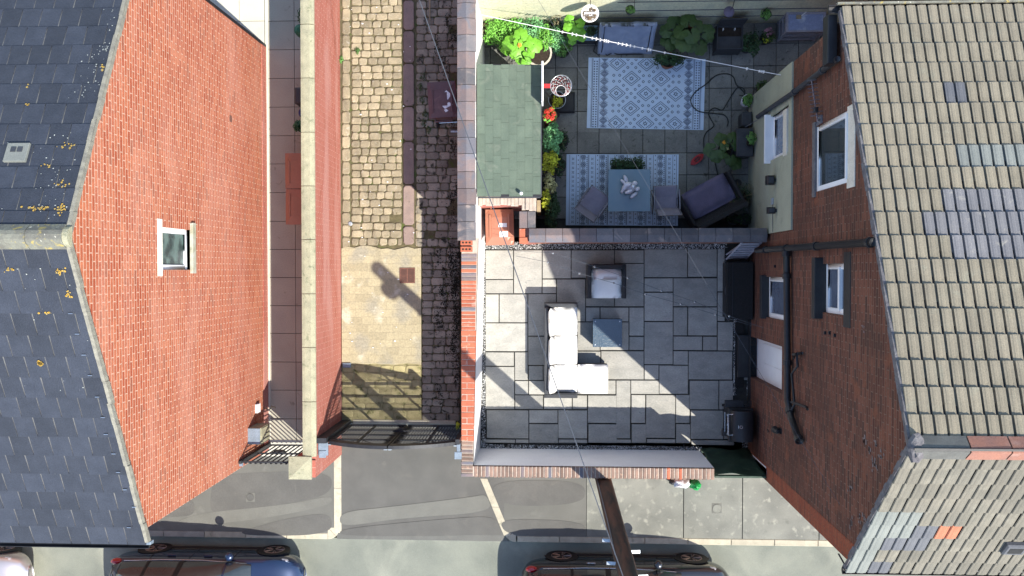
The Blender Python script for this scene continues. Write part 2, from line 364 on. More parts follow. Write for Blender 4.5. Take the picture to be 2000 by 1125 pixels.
mat('table_glass', (.14, .24, .30), (.18, .27, .32), 3, .06, .0, 60, fine=.0, spec=.8, alpha=.88)
mat('rattan_glass', (.06, .105, .15), (.05, .09, .13), 3, .25, .35, 60, fine=.05, spec=.8)
mat('rug_white', (.52, .64, .78), (.48, .60, .74), 3, .95, .35, 220, fine=.04)
mat('rug_blue', (.13, .16, .24), (.11, .14, .21), 3, .95, .2, 200, fine=.04)
mat('rug_navy', (.03, .04, .07), (.025, .03, .06), 3, .95, .2, 200, fine=.04)
mat('cover_plastic', (.38, .45, .60), (.30, .36, .50), 4, .22, .5, 14, fine=.02, stain=((.4, .45, .55), 5, .6, .75, 2))
mat('blue_lid', (.22, .38, .50), (.2, .34, .46), 4, .5, 0, 60)
mat('plaster_white', (.62, .62, .66), (.55, .55, .6), 9, .85, .3, 50)
mat('pot_cream', (.66, .60, .50), (.58, .53, .44), 5, .8, .1, 60)
mat('pot_dark', (.035, .035, .04), (.05, .05, .05), 5, .7, .1, 60)
mat('pot_terracotta', (.36, .15, .09), (.3, .12, .08), 5, .85, .2, 60)
mat('soil', (.035, .024, .016), (.055, .04, .03), 20, 1, .8, 90)
mat('bark', (.30, .22, .13), (.12, .08, .05), 40, 1, .8, 90)
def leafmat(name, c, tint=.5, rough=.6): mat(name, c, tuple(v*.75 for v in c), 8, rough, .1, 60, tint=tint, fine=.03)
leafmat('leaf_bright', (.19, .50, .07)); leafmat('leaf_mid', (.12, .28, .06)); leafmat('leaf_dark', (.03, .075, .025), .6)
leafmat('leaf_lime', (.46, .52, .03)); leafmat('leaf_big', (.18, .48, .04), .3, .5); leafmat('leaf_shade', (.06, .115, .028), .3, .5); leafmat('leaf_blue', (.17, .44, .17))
leafmat('leaf_cream', (.50, .50, .22)); leafmat('leaf_dry', (.2, .17, .09)); leafmat('petal_red', (.62, .035, .02)); leafmat('petal_pink', (.4, .2, .25)); leafmat('petal_orange', (.8, .35, .03))
mat('hose', (.02, .025, .022), (.03, .035, .03), 5, .5, 0, 60)
mat('red_plastic', (.50, .03, .035), (.42, .03, .03), 5, .45, 0, 60)
mat('white_line', (.8, .8, .82), (.8, .8, .82), 5, .6, 0, 60, fine=0)
mat('cable', (.10, .11, .13), (.10, .11, .13), 5, .6, 0, 60, fine=0)
mat('cable_pale', (.17, .18, .2), (.17, .18, .2), 5, .6, 0, 60, fine=0)
mat('pole_wood', (.12, .05, .028), (.06, .03, .02), 5, .8, .5, 30, stretch=(1, 1, .15), stain=((.02, .018, .016), 8, .5, .65))
mat('galvanised', (.42, .47, .50), (.34, .38, .42), 8, .45, 0, 60, metal=.5)
mat('iron_rust', (.22, .10, .07), (.17, .08, .06), 20, .85, .4, 90)
mat('gate_green', (.035, .075, .045), (.022, .05, .032), 3, .6, .6, 9, stain=((.06, .12, .07), 4, .6, .72, 2))
mat('wood_pale', (.48, .38, .23), (.38, .3, .18), 6, .85, .3, 60, stretch=(1, 1, .2))
mat('wood_grey', (.42, .42, .48), (.34, .34, .4), 6, .85, .3, 60)
mat('hutch_top', (.32, .40, .62), (.80, .90, .98), 2.2, .35, .2, 40, lo=.48, hi=.6)  # pale tone is a bright sky reflection put into the glazing colour
mat('bag_white', (.82, .83, .84), (.7, .72, .75), 9, .5, .3, 20)
mat('bag_green', (.02, .36, .09), (.015, .25, .06), 9, .4, .4, 20)
mat('plant_green', (.02, .14, .06), (.015, .1, .045), 6, .5, .1, 30)
mat('blue_plastic', (.02, .05, .25), (.02, .04, .2), 6, .5, .1, 30)
mat('car_silver', (.55, .50, .49), (.55, .50, .49), 2, .28, 0, 60, metal=.7, coat=1, fine=0)
mat('car_blue', (.022, .045, .105), (.022, .04, .1), 2, .25, 0, 60, metal=.5, coat=1, fine=0)
mat('car_black', (.030, .033, .040), (.028, .03, .036), 2, .25, 0, 60, metal=.5, coat=1, fine=0)
mat('car_trim', (.015, .015, .016), (.02, .02, .02), 2, .6, 0, 60)
mat('tyre', (.02, .02, .02), (.028, .028, .028), 8, .9, .2, 60)
mat('rim', (.42, .33, .30), (.38, .3, .28), 8, .35, 0, 60, metal=.7)
mat('lamp_red', (.55, .015, .02), (.5, .01, .02), 8, .15, 0, 60, coat=1, fine=0)
mat('lamp_clear', (.65, .70, .75), (.5, .55, .6), 20, .1, 0, 60, coat=1, metal=.4, fine=0)
mat('water_grey', (.2, .22, .24), (.2, .22, .24), 3, .1, 0, 60)
brick_mat('gable_red', 'YZ', (.44, .095, .042), (.62, .20, .10), (.72, .43, .31), ms=.0085, dark=((.33, .10, .06), .93), patch=((.74, .36, .26), .5, (1, .8, 3.2), .45), patchr=(.46, .72))  # patch: pinkish sheen of glancing sun plus efflorescence, put into the brick colour
brick_mat('lane_wall_red', 'YZ', (.50, .14, .10), (.58, .20, .15), (.66, .36, .28), ms=.007, patch=((.68, .36, .31), .8, (1, .5, 3), .6), dark=((.4, .1, .06), .93))
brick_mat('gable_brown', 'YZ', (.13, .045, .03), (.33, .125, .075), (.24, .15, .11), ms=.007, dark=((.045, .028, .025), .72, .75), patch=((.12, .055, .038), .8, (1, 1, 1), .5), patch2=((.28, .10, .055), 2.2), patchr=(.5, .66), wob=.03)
brick_mat('band_red', 'YZ', (.38, .09, .045), (.45, .13, .06), (.25, .11, .07), ms=.006, dark=((.2, .06, .04), .85, .6))
brick_mat('side_brick', 'XZ', (.38, .11, .06), (.46, .16, .09), (.5, .35, .26), ms=.008)
brick_mat('yard_wall_paint', 'XZ', (.64, .62, .44), (.60, .60, .43), (.52, .52, .38), w_=.33, h_=.11, ms=.006, patch=((.48, .50, .38), 2.2), rough=.9)
brick_mat('smeared_setts', 'XY', (.53, .465, .30), (.48, .42, .27), (.45, .395, .26), w_=.27, h_=.165, ms=.006, patch=((.36, .34, .27), 1.5, (1, 1, 1), .75), patch2=((.66, .62, .48), 2.6), dark=((.34, .30, .2), .82, .3), rough=.95, wob=.05)

# ------------------------------------------------------------------ setting: ground, road, pavement
XL, XR = -6.15, 4.20                                    # gable planes of the two houses
g = MB().box(-80, 80, -80, 80, -.3, -.16).build('ground', 'asphalt_pale', kind='structure')
g = MB().box(-45, 45, -13.5, -5.88, -.25, -.11).build('road', 'asphalt_road', kind='structure')
MB().box(-45, 45, -16.5, -13.6, -.25, 0).build('pavement', 'asphalt_path', kind='structure')   # across the street
x660 = P(656, 980)[0]; x985a = P(948, 935)[0]; x985b = P(985, 1048)[0]; x1145 = P(1145, 1000)[0]
mb = MB(); mb.box(-45, x660, -5.74, -3.75, -.15, 0); mb.box(XL-12, x660, -3.75, -3.70, -.15, -.001)
mb.build('pavement', 'asphalt_path', kind='structure')
mb = MB(); mb.quad((x660, -3.3, .0), (x660, -5.74, 0), (x985b, -5.74, 0), (x985b, -3.3, 0)); mb.quad((x660, -5.74, 0), (x660, -5.9, -.10), (x985b+.1, -5.9, -.10), (x985b, -5.74, 0))
mb.box(x660, x985b, -5.9, -3.3, -.28, -.12)
mb.build('lane_crossing', 'asphalt_dark', kind='structure')
MB().box(x985b, x1145, -5.74, -3.75, -.15, 0).build('pavement', 'asphalt_path', kind='structure')
# concrete bays of the right pavement
bays = thing('concrete_pavement', None, None); prop(bays, kind='structure')
bx = [x1145, P(1335, 1000)[0], P(1450, 1000)[0], P(1600, 1000)[0], 8.5, 11.5, 14.5]
for i in range(len(bx)-1):
    MB().box(bx[i]+.008, bx[i+1]-.008, -5.74, -3.2, -.15, .0, ch=.004).build('concrete_bay', 'concrete_bay', bays)
MB().box(14.5, 45, -5.74, -3.2, -.15, 0).build('concrete_bay', 'concrete_bay', bays)
MB().box(x1145, 14.5, -5.74, -3.2, -.16, -.02).build('joint_fill', 'joint_dark', bays)
# asphalt repairs
PZ = [0]
def patch(name, px, m, z=.004, kind='structure'):
    PZ[0] += 1; z = .002+.0007*PZ[0]; mb = MB(); pts = [Vector(P(x, y)) for x, y in px]
    for _ in range(3): pts = [q for i in range(len(pts)) for q in (pts[i].lerp(pts[(i+1) % len(pts)], .22), pts[i].lerp(pts[(i+1) % len(pts)], .78))]
    mb.quad(*[(x, y, z) for x, y in pts[::-1]]); return mb.build(name, m, kind=kind)
patch('asphalt_patch', [(420, 925), (648, 918), (648, 965), (560, 985), (440, 1003), (410, 1000), (412, 960)], 'asphalt_dark')
patch('asphalt_patch', [(380, 1003), (560, 986), (648, 967), (648, 985), (560, 1005), (440, 1022), (330, 1028)], 'asphalt_pale')
patch('asphalt_patch', [(560, 1012), (648, 1000), (648, 1046), (440, 1046)], 'asphalt_dark')
patch('asphalt_patch', [(300, 1010), (378, 970), (382, 1006), (340, 1010)], 'asphalt_dark')
patch('asphalt_patch', [(955, 938), (1143, 938), (1143, 985), (975, 990)], 'asphalt_dark')
patch('asphalt_patch', [(972, 1012), (1143, 1018), (1143, 1047), (990, 1047)], 'asphalt_dark')
patch('asphalt_patch', [(664, 1000), (760, 990), (925, 970), (950, 965), (962, 1000), (780, 1012), (664, 1030)], 'asphalt_pale')
patch('asphalt_patch', [(664, 1032), (930, 1008), (970, 1012), (981, 1046), (664, 1048)], 'asphalt_dark', .008)
# kerbs
kerb = thing('kerb', None, None); prop(kerb, kind='structure')
def kstone(x0, x1, m='kerb_cream', y0=-5.88, y1=-5.745, z=.0):
    MB().box(x0+.004, x1-.004, y0, y1, -.2, z, ch=.012).build('kerbstone', m, kerb)
xk = P(300, 1055)[0]; xe = P(640, 1055)[0]; k = xe
while k > -14: kstone(k-.914, k, 'kerb_cream' if k > xe-2 else 'kerb_grey'); k -= .914
k = P(1010, 1060)[0]
while k < 14: kstone(k, k+.914, 'kerb_cream', z=.002); k += .914
def curved(cx, cy, r0, r1, a0, a1, n=8, m='kerb_cream'):
    for h in range(2):
        b0 = a0+(a1-a0)*h/2; b1 = a0+(a1-a0)*(h+1)/2; pts = [(cx+r1*math.cos(b0+(b1-b0)*i/n), cy+r1*math.sin(b0+(b1-b0)*i/n)) for i in range(n+1)]
        pts += [(cx+r0*math.cos(b1+(b0-b1)*i/n), cy+r0*math.sin(b1+(b0-b1)*i/n)) for i in range(n+1)]
        MB().prism(pts, -.2, .003, .01).build('kerbstone', m, kerb)
curved(xe, -5.62, .0, .26, -math.pi/2, 0)
curved(P(1008, 1060)[0], -5.6, .12, .28, math.pi, 1.5*math.pi)
# cream edging strips beside the crossing
edg = thing('crossing_edging', None, None); prop(edg, kind='structure')
ya = -3.78
for i in range(2): MB().box(x660-.04, x660+.12, ya-.98*(i+1)+.006, ya-.98*i, -.1, .006, ch=.004).build('edging_stone', 'kerb_cream', edg)
for i in range(2):
    a = P(938+22*i*1.05, 934+56*i); b = P(938+22*(i+1)*1.05, 934+56*(i+1)); MB().prism([(a[0], a[1]-.006), (b[0], b[1]), (b[0]+.15, b[1]), (a[0]+.15, a[1]-.006)], -.1, .006, .003).build('edging_stone', 'kerb_cream', edg)
def manhole(px, py, r, sq=False, m='kerb_grey', label='', z=.006):
    x, y = P(px, py); t = thing('access_cover', label, 'utility cover', (x, y, 0))
    if sq: MB().box(x-r*1.15, x+r*1.15, y-r*1.15, y+r*1.15, -.02, z, ch=.003).build('surround', 'asphalt_pale', t)
    mb = MB(); mb.lathe([(r, -.02), (r, z+.006), (r*.92, z+.010), (r*.9, z+.006), (r*.1, z+.006)], x, y, 20); mb.build('lid', m, t)
manhole(489, 971, .085, True, label='small round water cover in the asphalt pavement beside the red brick gable', m='asphalt_dark')
manhole(1400, 993, .09, True, label='small round cover set in the concrete pavement near the green side gate', m='concrete_bay')

# ------------------------------------------------------------------ path beside the left house
MB().box(-11, -4.6, -3.7, 10, -.12, -.03).build('path_bed', 'joint_dark', kind='structure')
pth = thing('slab_path', None, None); prop(pth, kind='structure')
ys = [P(560, y)[1] for y in (-130, -75, -14, 41, 97, 153, 209, 265, 320, 376, 432, 487, 542, 597, 651, 707, 762, 818, 873)]
xs = [XL+.03, P(577, 500)[0]-.0, -4.56]
for i in range(len(ys)-1):
    for j in range(2): MB().box(xs[j]+.004, xs[j+1]-.004, ys[i+1]+.005, ys[i]-.005, -.05, .0, ch=.004).build('path_slab', 'path_slab', pth)
MB().box(XL-.02, XL+.05, -3.72, 10, -.05, .012, ch=.008).build('edging_strip', 'pale_paving', pth)
court = thing('rear_paving', None, None); prop(court, kind='structure')
cxs = [-10, -9.1, -8.2, P(393, 20)[0], P(467, 20)[0], XL-.03]
cys = [P(500, y)[1] for y in (-190, -75, -14, 41, 97)]
for i in range(len(cxs)-1):
    for j in range(len(cys)-1):
        MB().box(cxs[i]+.004, cxs[i+1]-.004, cys[j+1]+.005, cys[j]-.005, -.05, .0, ch=.004).build('paving_slab', 'pale_paving', court)
MB().box(P(470, 920)[0], P(600, 920)[0], -4.07, -3.70, -.05, .008, ch=.004).build('threshold_slab', 'pale_paving', court)
MB().box(P(600, 910)[0], x660-.04, -4.0, -3.5, -.05, .008, ch=.004).build('threshold_slab', 'pale_paving', court)
MB().box(x660-.04, x660+.12, -3.775, -3.45, -.05, .009, ch=.004).build('threshold_slab', 'kerb_cream', court)

# ------------------------------------------------------------------ cobbled lane
LX0, LX1 = -4.53, -1.70
MB().box(LX0-.1, LX1+.1, -3.42, 12, -.15, -.006).build('lane_bed', 'lane_soil', kind='structure')
lane = thing('cobbled_lane', None, None); prop(lane, kind='structure')
def stone_pts(x0, x1, y0, y1, j):
    c = min(x1-x0, y1-y0)*.2; J = lambda: rng.uniform(-j, j)
    return [(x0+c+J(), y0+J()), (x1-c+J(), y0+J()), (x1+J(), y0+c+J()), (x1+J(), y1-c+J()), (x1-c+J(), y1+J()), (x0+c+J(), y1+J()), (x0+J(), y1-c+J()), (x0+J(), y0+c+J())]
stones = []
def rows(px0, px1, py0, py1, ph, wmin, wmax, m, j=.005, gap=.012, zt=.025, skip=0):
    y = py0; r_ = 0
    while y < py1-ph*.5:
        ph_ = ph*rng.uniform(.94, 1.06); X0 = P(px0, y)[0]; X1 = P(px1, y)[0]; Y1 = P(px0, y)[1]; Y0 = P(px0, y+ph_)[1]; x = X0-rng.uniform(0, .05)
        wv = rng.uniform(-.01, .01)
        while x < X1-.04:
            w_ = rng.uniform(wmin, wmax); xe_ = x+w_
            if X1-xe_ < wmin*.55: xe_ = X1
            if rng.random() >= skip:
                mb = MB(); mb.prism(stone_pts(max(x, X0)+gap*.5, min(xe_, X1)-gap*.5, Y0+gap*.5+wv*(x-X0), Y1-gap*.5+wv*(x-X0), j), -.08, zt+rng.uniform(-.006, .006), .016)
                stones.append((mb, m, x, (Y0+Y1)/2))
            x = xe_
        y += ph_
rows(668, 684, -60, 482, 25, .3, .31, 'cobble', .006)
rows(686, 785, -60, 484, 14.6, .17, .27, 'cobble', .009, gap=.015, skip=.015)
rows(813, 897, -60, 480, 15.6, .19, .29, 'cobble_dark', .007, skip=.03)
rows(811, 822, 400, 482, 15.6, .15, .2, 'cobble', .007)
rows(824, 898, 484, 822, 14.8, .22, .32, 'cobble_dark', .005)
rows(668, 822, 712, 818, 14.6, .24, .32, 'cobble_green', .005)
y = -60
for h in (60, 60, 64, 84, 68, 85, 80): 
    a = P(788, y+1.5); b = P(809, y+h-1.5); stones.append((MB().prism(stone_pts(a[0], b[0], b[1], a[1], .004), -.08, .035, .014), 'kerb_pink', a[0], a[1])); y += h
a = P(788, 442); b = P(809, 478); stones.append((MB().prism(stone_pts(a[0], b[0], b[1], a[1], .006), -.08, .035, .014), 'kerb_pink', a[0], a[1]))
vis = [s for s in stones if s[3] < 5.9]
keep = [s for s in vis if s[1] == 'kerb_pink'] + sorted([s for s in vis if s[1] != 'kerb_pink'], key=lambda s: (s[1] not in ('cobble', 'cobble_dark'), s[3] > 99))[:290]
ids = set(id(s[0]) for s in keep); rest = {}
for mb_, m_, x_, y_ in stones:
    if id(mb_) in ids: mb_.build('kerb_stone' if m_ == 'kerb_pink' else 'cobble', m_, lane)
    else: rest.setdefault(m_, MB()); rest[m_].v and None; n_ = len(rest[m_].v); rest[m_].v += mb_.v; rest[m_].f += [tuple(i+n_ for i in f) for f in mb_.f]; rest[m_].t += mb_.t
for m_, mb_ in rest.items(): prop(mb_.build('cobbles', m_, lane), kind='stuff')
a = P(667, 484); b = P(823, 711)
MB().box(a[0], b[0], P(1, 819)[1], b[1]+.03, -.1, .014).build('mossy_bed', 'cobble_green', kind='structure')
def wavy(a, b, amp, n, z0, z1, m, name, parent):
    pts = []
    for i in range(n): pts.append((a[0]+(b[0]-a[0])*i/n, a[1]+rng.uniform(-amp, amp)))
    for i in range(5): pts.append((b[0], a[1]+(b[1]-a[1])*i/5))
    for i in range(n): pts.append((b[0]+(a[0]-b[0])*i/n, b[1]+rng.uniform(-amp, amp)*.4))
    pts.append((a[0], b[1])); mb = MB(); mb.prism(pts[::-1], z0, z1, .006); return mb.build(name, m, parent, kind='structure')
wavy(a, b, .05, 12, -.1, .022, 'smeared_setts', 'mortared_patch', None)
# dirt and moss against the wall
mm = MB()
for i in range(60):
    cx_, cy_ = P(rng.uniform(880, 898) if i % 3 else rng.uniform(850, 895), rng.uniform(20, 800) if i % 2 else rng.uniform(480, 700)); sd = rng.uniform(.02, .06)
    for k in range(int(sd*1400)):
        c = Vector((min(cx_+rng.gauss(0, sd), -1.72), cy_+rng.gauss(0, sd*2.2), .028+rng.uniform(0, .01))); r_ = rng.uniform(.006, .016)
        mm.add([c+Vector((r_, 0, 0)), c+Vector((0, r_, .0)), c-Vector((r_, 0, 0)), c-Vector((0, r_, 0)), c+Vector((0, 0, r_*.6))], [(0, 1, 4), (1, 2, 4), (2, 3, 4), (3, 0, 4)])
mm.build('moss', 'moss', kind='stuff')
MB().box(P(690, 825)[0], P(890, 825)[0], -3.33, -3.25, -.1, .03, ch=.008).build('gate_threshold', 'kerb_cream', kind='structure')
MB().box(LX0, LX1, -3.42, -3.33, -.1, .012).build('threshold_edge', 'kerb_grey', kind='structure')
# drain grating
x0, y1 = P(781, 523); x1, y0 = P(811, 553)
t = thing('drain_grating', 'rusty square iron drain grating set in the pale mortared patch of the lane', 'drain', ((x0+x1)/2, (y0+y1)/2, 0))
mb = MB(); mb.box(x0, x1, y0, y0+.025, 0, .036); mb.box(x0, x1, y1-.025, y1, 0, .036); mb.box(x0, x0+.022, y0, y1, 0, .037); mb.box(x1-.022, x1, y0, y1, 0, .037); mb.box((x0+x1)/2-.012, (x0+x1)/2+.012, y0, y1, 0, .037); mb.build('frame', 'iron_rust', t)
for i in range(11):
    yy = y0+.03+(y1-y0-.06)*(i+.5)/11; MB().box(x0+.02, x1-.02, yy-.007, yy+.007, .01, .034).build('bar', 'iron_rust', t)
MB().box(x0+.01, x1-.01, y0+.01, y1-.01, .0, .0235).build('drain_hole', 'black_plastic', t)
x, y = P(685, 437); t = thing('stop_tap_cover', 'small round white metal stop tap cover among the sunlit cobbles', 'utility cover', (x, y, .03))
MB().lathe([(.045, .02), (.045, .045), (.03, .05), (.03, .042), (.005, .042)], x, y, 14).build('rim', 'galvanised', t, smooth=False)
x, y = P(678, 713); t = MB().box(x-.09, x+.09, y-.05, y+.05, 0, .06, ch=.01).build('stop_tap_box', 'grey_paint'); prop(t, 'small grey drain box against the pink brick wall behind the arched gate', 'utility cover')

# ------------------------------------------------------------------ patio
MB().box(-1.55, XR, -4.0, .70, -.1, .0).build('patio_bed', 'joint_dark', kind='structure')
pat = thing('patio', None, None); prop(pat, kind='structure')
Z1 = lambda x, y: (880+x/2.164, 440+y/2.164)
Z2 = lambda x, y: (1240+x/2.163, 440+y/2.163)
S1 = [(147,105,265,228),(267,105,386,288),(388,105,509,225),(511,105,692,222),(694,105,817,160),(147,230,265,288),(388,228,447,288),(449,228,570,407),(147,291,204,411),(206,291,326,411),(147,413,326,533),(328,290,447,468),(328,470,447,592),(449,409,534,530),(147,536,268,595),(147,597,270,778),(271,536,327,655),(330,594,391,655),(393,594,534,655),(272,657,328,716),(330,657,449,716),(272,718,391,778),(394,718,513,778),(451,657,534,716),(515,718,577,778),(152,781,330,902),(332,781,453,837),(332,840,455,921),(455,781,578,902),(147,905,273,921),(275,905,330,921),(457,905,578,921),(580,718,701,837),(582,840,704,921),(694,162,817,343),(572,225,692,343),(572,347,631,407),(633,347,753,407),(755,347,817,467),(755,470,817,528),(633,409,753,528),(536,409,631,530),(449,532,634,592),(536,594,634,714),(636,531,817,652),(636,655,698,714),(700,655,760,902),(762,655,881,714),(764,716,823,837),(765,840,827,921),(703,905,763,921)]
S2 = [(40,100,222,220),(225,100,347,218),(350,100,380,280),(40,223,161,281),(163,223,347,343),(350,283,380,405),(40,284,161,405),(163,346,222,466),(225,346,347,466),(350,408,415,530),(40,408,161,588),(163,469,285,528),(288,470,347,529),(163,531,225,590),(227,532,412,653),(40,590,101,652),(103,592,225,713),(47,716,171,900),(173,716,232,836),(174,839,235,921),(50,903,172,921),(232,656,354,779),(357,656,415,779),(236,782,375,905),(378,782,500,905),(238,907,420,930),(417,600,500,655)]
for S, Z in ((S1, Z1), (S2, Z2)):
    for q in S:
        a = P(*Z(q[0], q[1]), .03); b = P(*Z(q[2], q[3]), .03)
        MB().box(a[0]+.004, b[0]-.004, b[1]+.004, a[1]-.004, -.02, .03+rng.uniform(-.002, .002), ch=.006).build('patio_slab', 'patio_slab', pat)
def gravel(name, regs, m='pebble', dens=1500, size=.012, z=.02):
    mb = MB()
    for (xa, ya_, xb, yb) in regs:
        a = P(xa, ya_, .02); b = P(xb, yb, .02); x0, x1 = min(a[0], b[0]), max(a[0], b[0]); y0, y1 = min(a[1], b[1]), max(a[1], b[1])
        for i in range(int((x1-x0)*(y1-y0)*dens)):
            c = Vector((rng.uniform(x0, x1), rng.uniform(y0, y1), z+rng.uniform(-.006, .008))); r_ = size*rng.uniform(.6, 1.25); q = rng.uniform(0, 6.28)
            A = Vector((math.cos(q), math.sin(q), rng.uniform(-.3, .3)))*r_; B = Vector((-math.sin(q), math.cos(q), rng.uniform(-.3, .3)))*r_*.75; C_ = Vector((0, 0, r_*.7))
            mb.add([c+A, c+B, c-A, c-B, c+C_, c-C_], [(0, 1, 4), (1, 2, 4), (2, 3, 4), (3, 0, 4), (1, 0, 5), (2, 1, 5), (3, 2, 5), (0, 3, 5)])
    return mb.build(name, m, kind='stuff')
gravel('gravel', [(940, 478, 948, 872), (940, 473, 1420, 486), (938, 868, 1370, 881), (1433, 620, 1438, 772), (1459, 735, 1471, 772), (1450, 860, 1472, 882), (1414, 500, 1418, 520)], dens=3600)

# ------------------------------------------------------------------ yard slabs
MB().box(-1.45, 7.5, .6, 5.4, -.1, .0).build('yard_bed', 'joint_dark', kind='structure')
yard = thing('yard_paving', None, None); prop(yard, kind='structure')
gx0, gy0 = P(1085, 90, .02); sp = .463
for i in range(-5, 14):
    for j in range(-1, 9):
        x0 = gx0+i*sp; y1 = gy0-j*sp+(.035 if j > 3 else 0)
        if x0 > 7 or y1-sp < .66 or (x0 > XR and y1 < 3.6): continue
        xa, xb = max(x0, -1.45)+.006, min(x0+sp, 7)-.006
        if xb-xa < .05: continue
        MB().box(xa, xb, max(y1-sp, .7)+.006, y1-.006, -.03, .024+rng.uniform(-.004, .004), ch=.005).build('paving_slab', 'yard_slab', yard)
# ------------------------------------------------------------------ wall west of the lane
W1 = thing('lane_wall', 'long red brick wall with weathered concrete coping between the slab path and the cobbled lane', 'wall', (-4.65, 0, 0))
ye = P(600, 893, 2.0)[1]
MB().box(-4.74, LX0, ye-.05, 8, -.1, 2.0).build('brickwork', 'lane_wall_red', W1)
y = 8
for cy in [P(600, v, 2.06)[1] for v in (-60, 47, 152, 258, 363, 468, 574, 679, 785, 893)]:
    if y < 8: 
        mb = MB(); n = 0
        vs = [(-4.78, 1.99), (-4.78, 2.04), (-4.72, 2.055), (-4.60, 2.065), (-4.585, 2.045), (-4.52, 2.035), (-4.52, 1.99)]
        k = len(vs); v3 = [(a_, cy+.006, b_) for a_, b_ in vs]+[(a_, y-.006, b_) for a_, b_ in vs]
        mb.add(v3, [(i, i+1, k+i+1, k+i) for i in range(k-1)]+[(k-1, 0, k, 2*k-1)]+[tuple(range(k))[::-1], tuple(range(k, 2*k))]); mb.build('coping_stone', 'coping_concrete', W1)
    y = cy if y < 8 else cy-.0001
pa = P(562, 893, 2.14); pb = P(607, 938, 2.14)
MB().box(pa[0]+.03, LX0+.0, pb[1]+.03, ye-.051, -.1, 2.04).build('pier', 'lane_wall_red', W1)
mb = MB(); x0, x1, y0, y1 = pa[0], pb[0], pb[1], pa[1]
mb.add([(x0, y0, 2.04), (x1, y0, 2.04), (x1, y1, 2.04), (x0, y1, 2.04), (x0, y0, 2.09), (x1, y0, 2.09), (x1, y1, 2.09), (x0, y1, 2.09), ((x0+x1)/2, (y0+y1)/2, 2.15)],
       [(3, 2, 1, 0), (0, 1, 5, 4), (1, 2, 6, 5), (2, 3, 7, 6), (3, 0, 4, 7), (4, 5, 8), (5, 6, 8), (6, 7, 8), (7, 4, 8)]); mb.build('pier_cap', 'coping_concrete', W1)

# ------------------------------------------------------------------ garden boundary walls
def xin(y): return -1.51+.10*(y+3.85)/4.3          # inner face of the west garden wall
W2 = thing('garden_wall', 'white rendered garden wall topped with red bricks, running beside the cobbled lane and along the street', 'wall', (-1.6, -1.5, 0))
mb = MB(); YN = .62
mb.quad((xin(-3.85), -3.85, -.1), (xin(YN), YN, -.1), (xin(YN), YN, 1.57), (xin(-3.85), -3.85, 1.57))
mb.quad((-1.51, -3.85, -.1), (3.18, -3.85, -.1), (3.18, -3.85, 1.57), (-1.51, -3.85, 1.57)); mb.quad((3.18, -3.85, -.1), (3.18, -4.05, -.1), (3.18, -4.05, 1.57), (3.18, -3.85, 1.57))
mb.build('white_render', 'white_render', W2)
mb = MB(); mb.quad((-1.74, -4.05, -.1), (-1.74, YN, -.1), (-1.74, YN, 1.57), (-1.74, -4.05, 1.57)); mb.build('brickwork', 'lane_wall_red', W2)
mb = MB(); mb.quad((-1.74, -4.06, -.1), (3.18, -4.06, -.1), (3.18, -4.06, 1.57), (-1.74, -4.06, 1.57)); mb.build('brickwork', 'side_brick', W2)
mb = MB(); mb.prism([(-1.735, -4.055), (3.175, -4.055), (3.175, -3.86), (-1.52, -3.86), (xin(YN)-.01, YN), (-1.735, YN)], 1.50, 1.638); mb.build('mortar_bed', 'mortar', W2)
rs = rng
def top_bricks(x0, x1, y0, y1, pitch, along, m, z1=1.65, parent=W2, jit=.004):
    L_ = (x1-x0) if along == 'x' else (y1-y0); n = max(1, round(L_/pitch)); p_ = L_/n
    for i in range(n):
        a_ = i*p_+.009; b_ = (i+1)*p_-.009; mm_ = m if isinstance(m, str) else rng.choices(*m)[0]; dz = rng.uniform(-.004, .004); j = rng.uniform(-jit, jit)
        mb = MB()
        if along == 'x': mb.box(x0+a_, x0+b_, y0+j, y1+j, 1.573, z1+dz, ch=.006)
        else: mb.box(x0+j, x1+j, y0+a_, y0+b_, 1.573, z1+dz, ch=.006)
        mb.build('brick', mm_, parent)
brown = (['brown_brick', 'blue_brick_pink', 'red_brick'], [.88, .11, .01])
top_bricks(-1.50, 3.18, -4.07, -3.855, .0765, 'x', brown)
yy = P(900, 862, 1.65)[1]
top_bricks(-1.745, -1.515, -4.07, yy, .076, 'y', (['brown_brick', 'blue_brick_pink'], [.6, .4]))
ya_ = P(900, 645, 1.65)[1]; yb_ = P(900, 495, 1.65)[1]
# stretcher run of red bricks, two side by side
n = round((ya_-yy)/.112)
for i in range(n):
    y0 = yy+i*(ya_-yy)/n; y1 = yy+(i+1)*(ya_-yy)/n
    if i % 2: MB().box(-1.745, -1.635, y0+.005, y1-.005, 1.573, 1.645+rng.uniform(-.005, .003), ch=.006).build('brick', 'red_brick', W2); MB().box(-1.625, xin(y0)-.004, y0+.005, y1-.005, 1.573, 1.645, ch=.006).build('brick', 'red_brick', W2)
    else: MB().box(-1.745, xin(y0)-.004, y0+.005, y1-.005, 1.573, 1.645+rng.uniform(-.005, .003), ch=.006).build('brick', 'red_brick', W2)
n = round((yb_-ya_)/.076)
for i in range(n):
    y0 = ya_+i*(yb_-ya_)/n; y1 = ya_+(i+1)*(yb_-ya_)/n
    MB().box(-1.742, xin(y0)-.022, y0+.006, y1-.006, 1.573, 1.65+rng.uniform(-.005, .005), ch=.008).build('brick', rng.choices(['red_brick', 'blue_brick_pink'], [.8, .2])[0], W2)
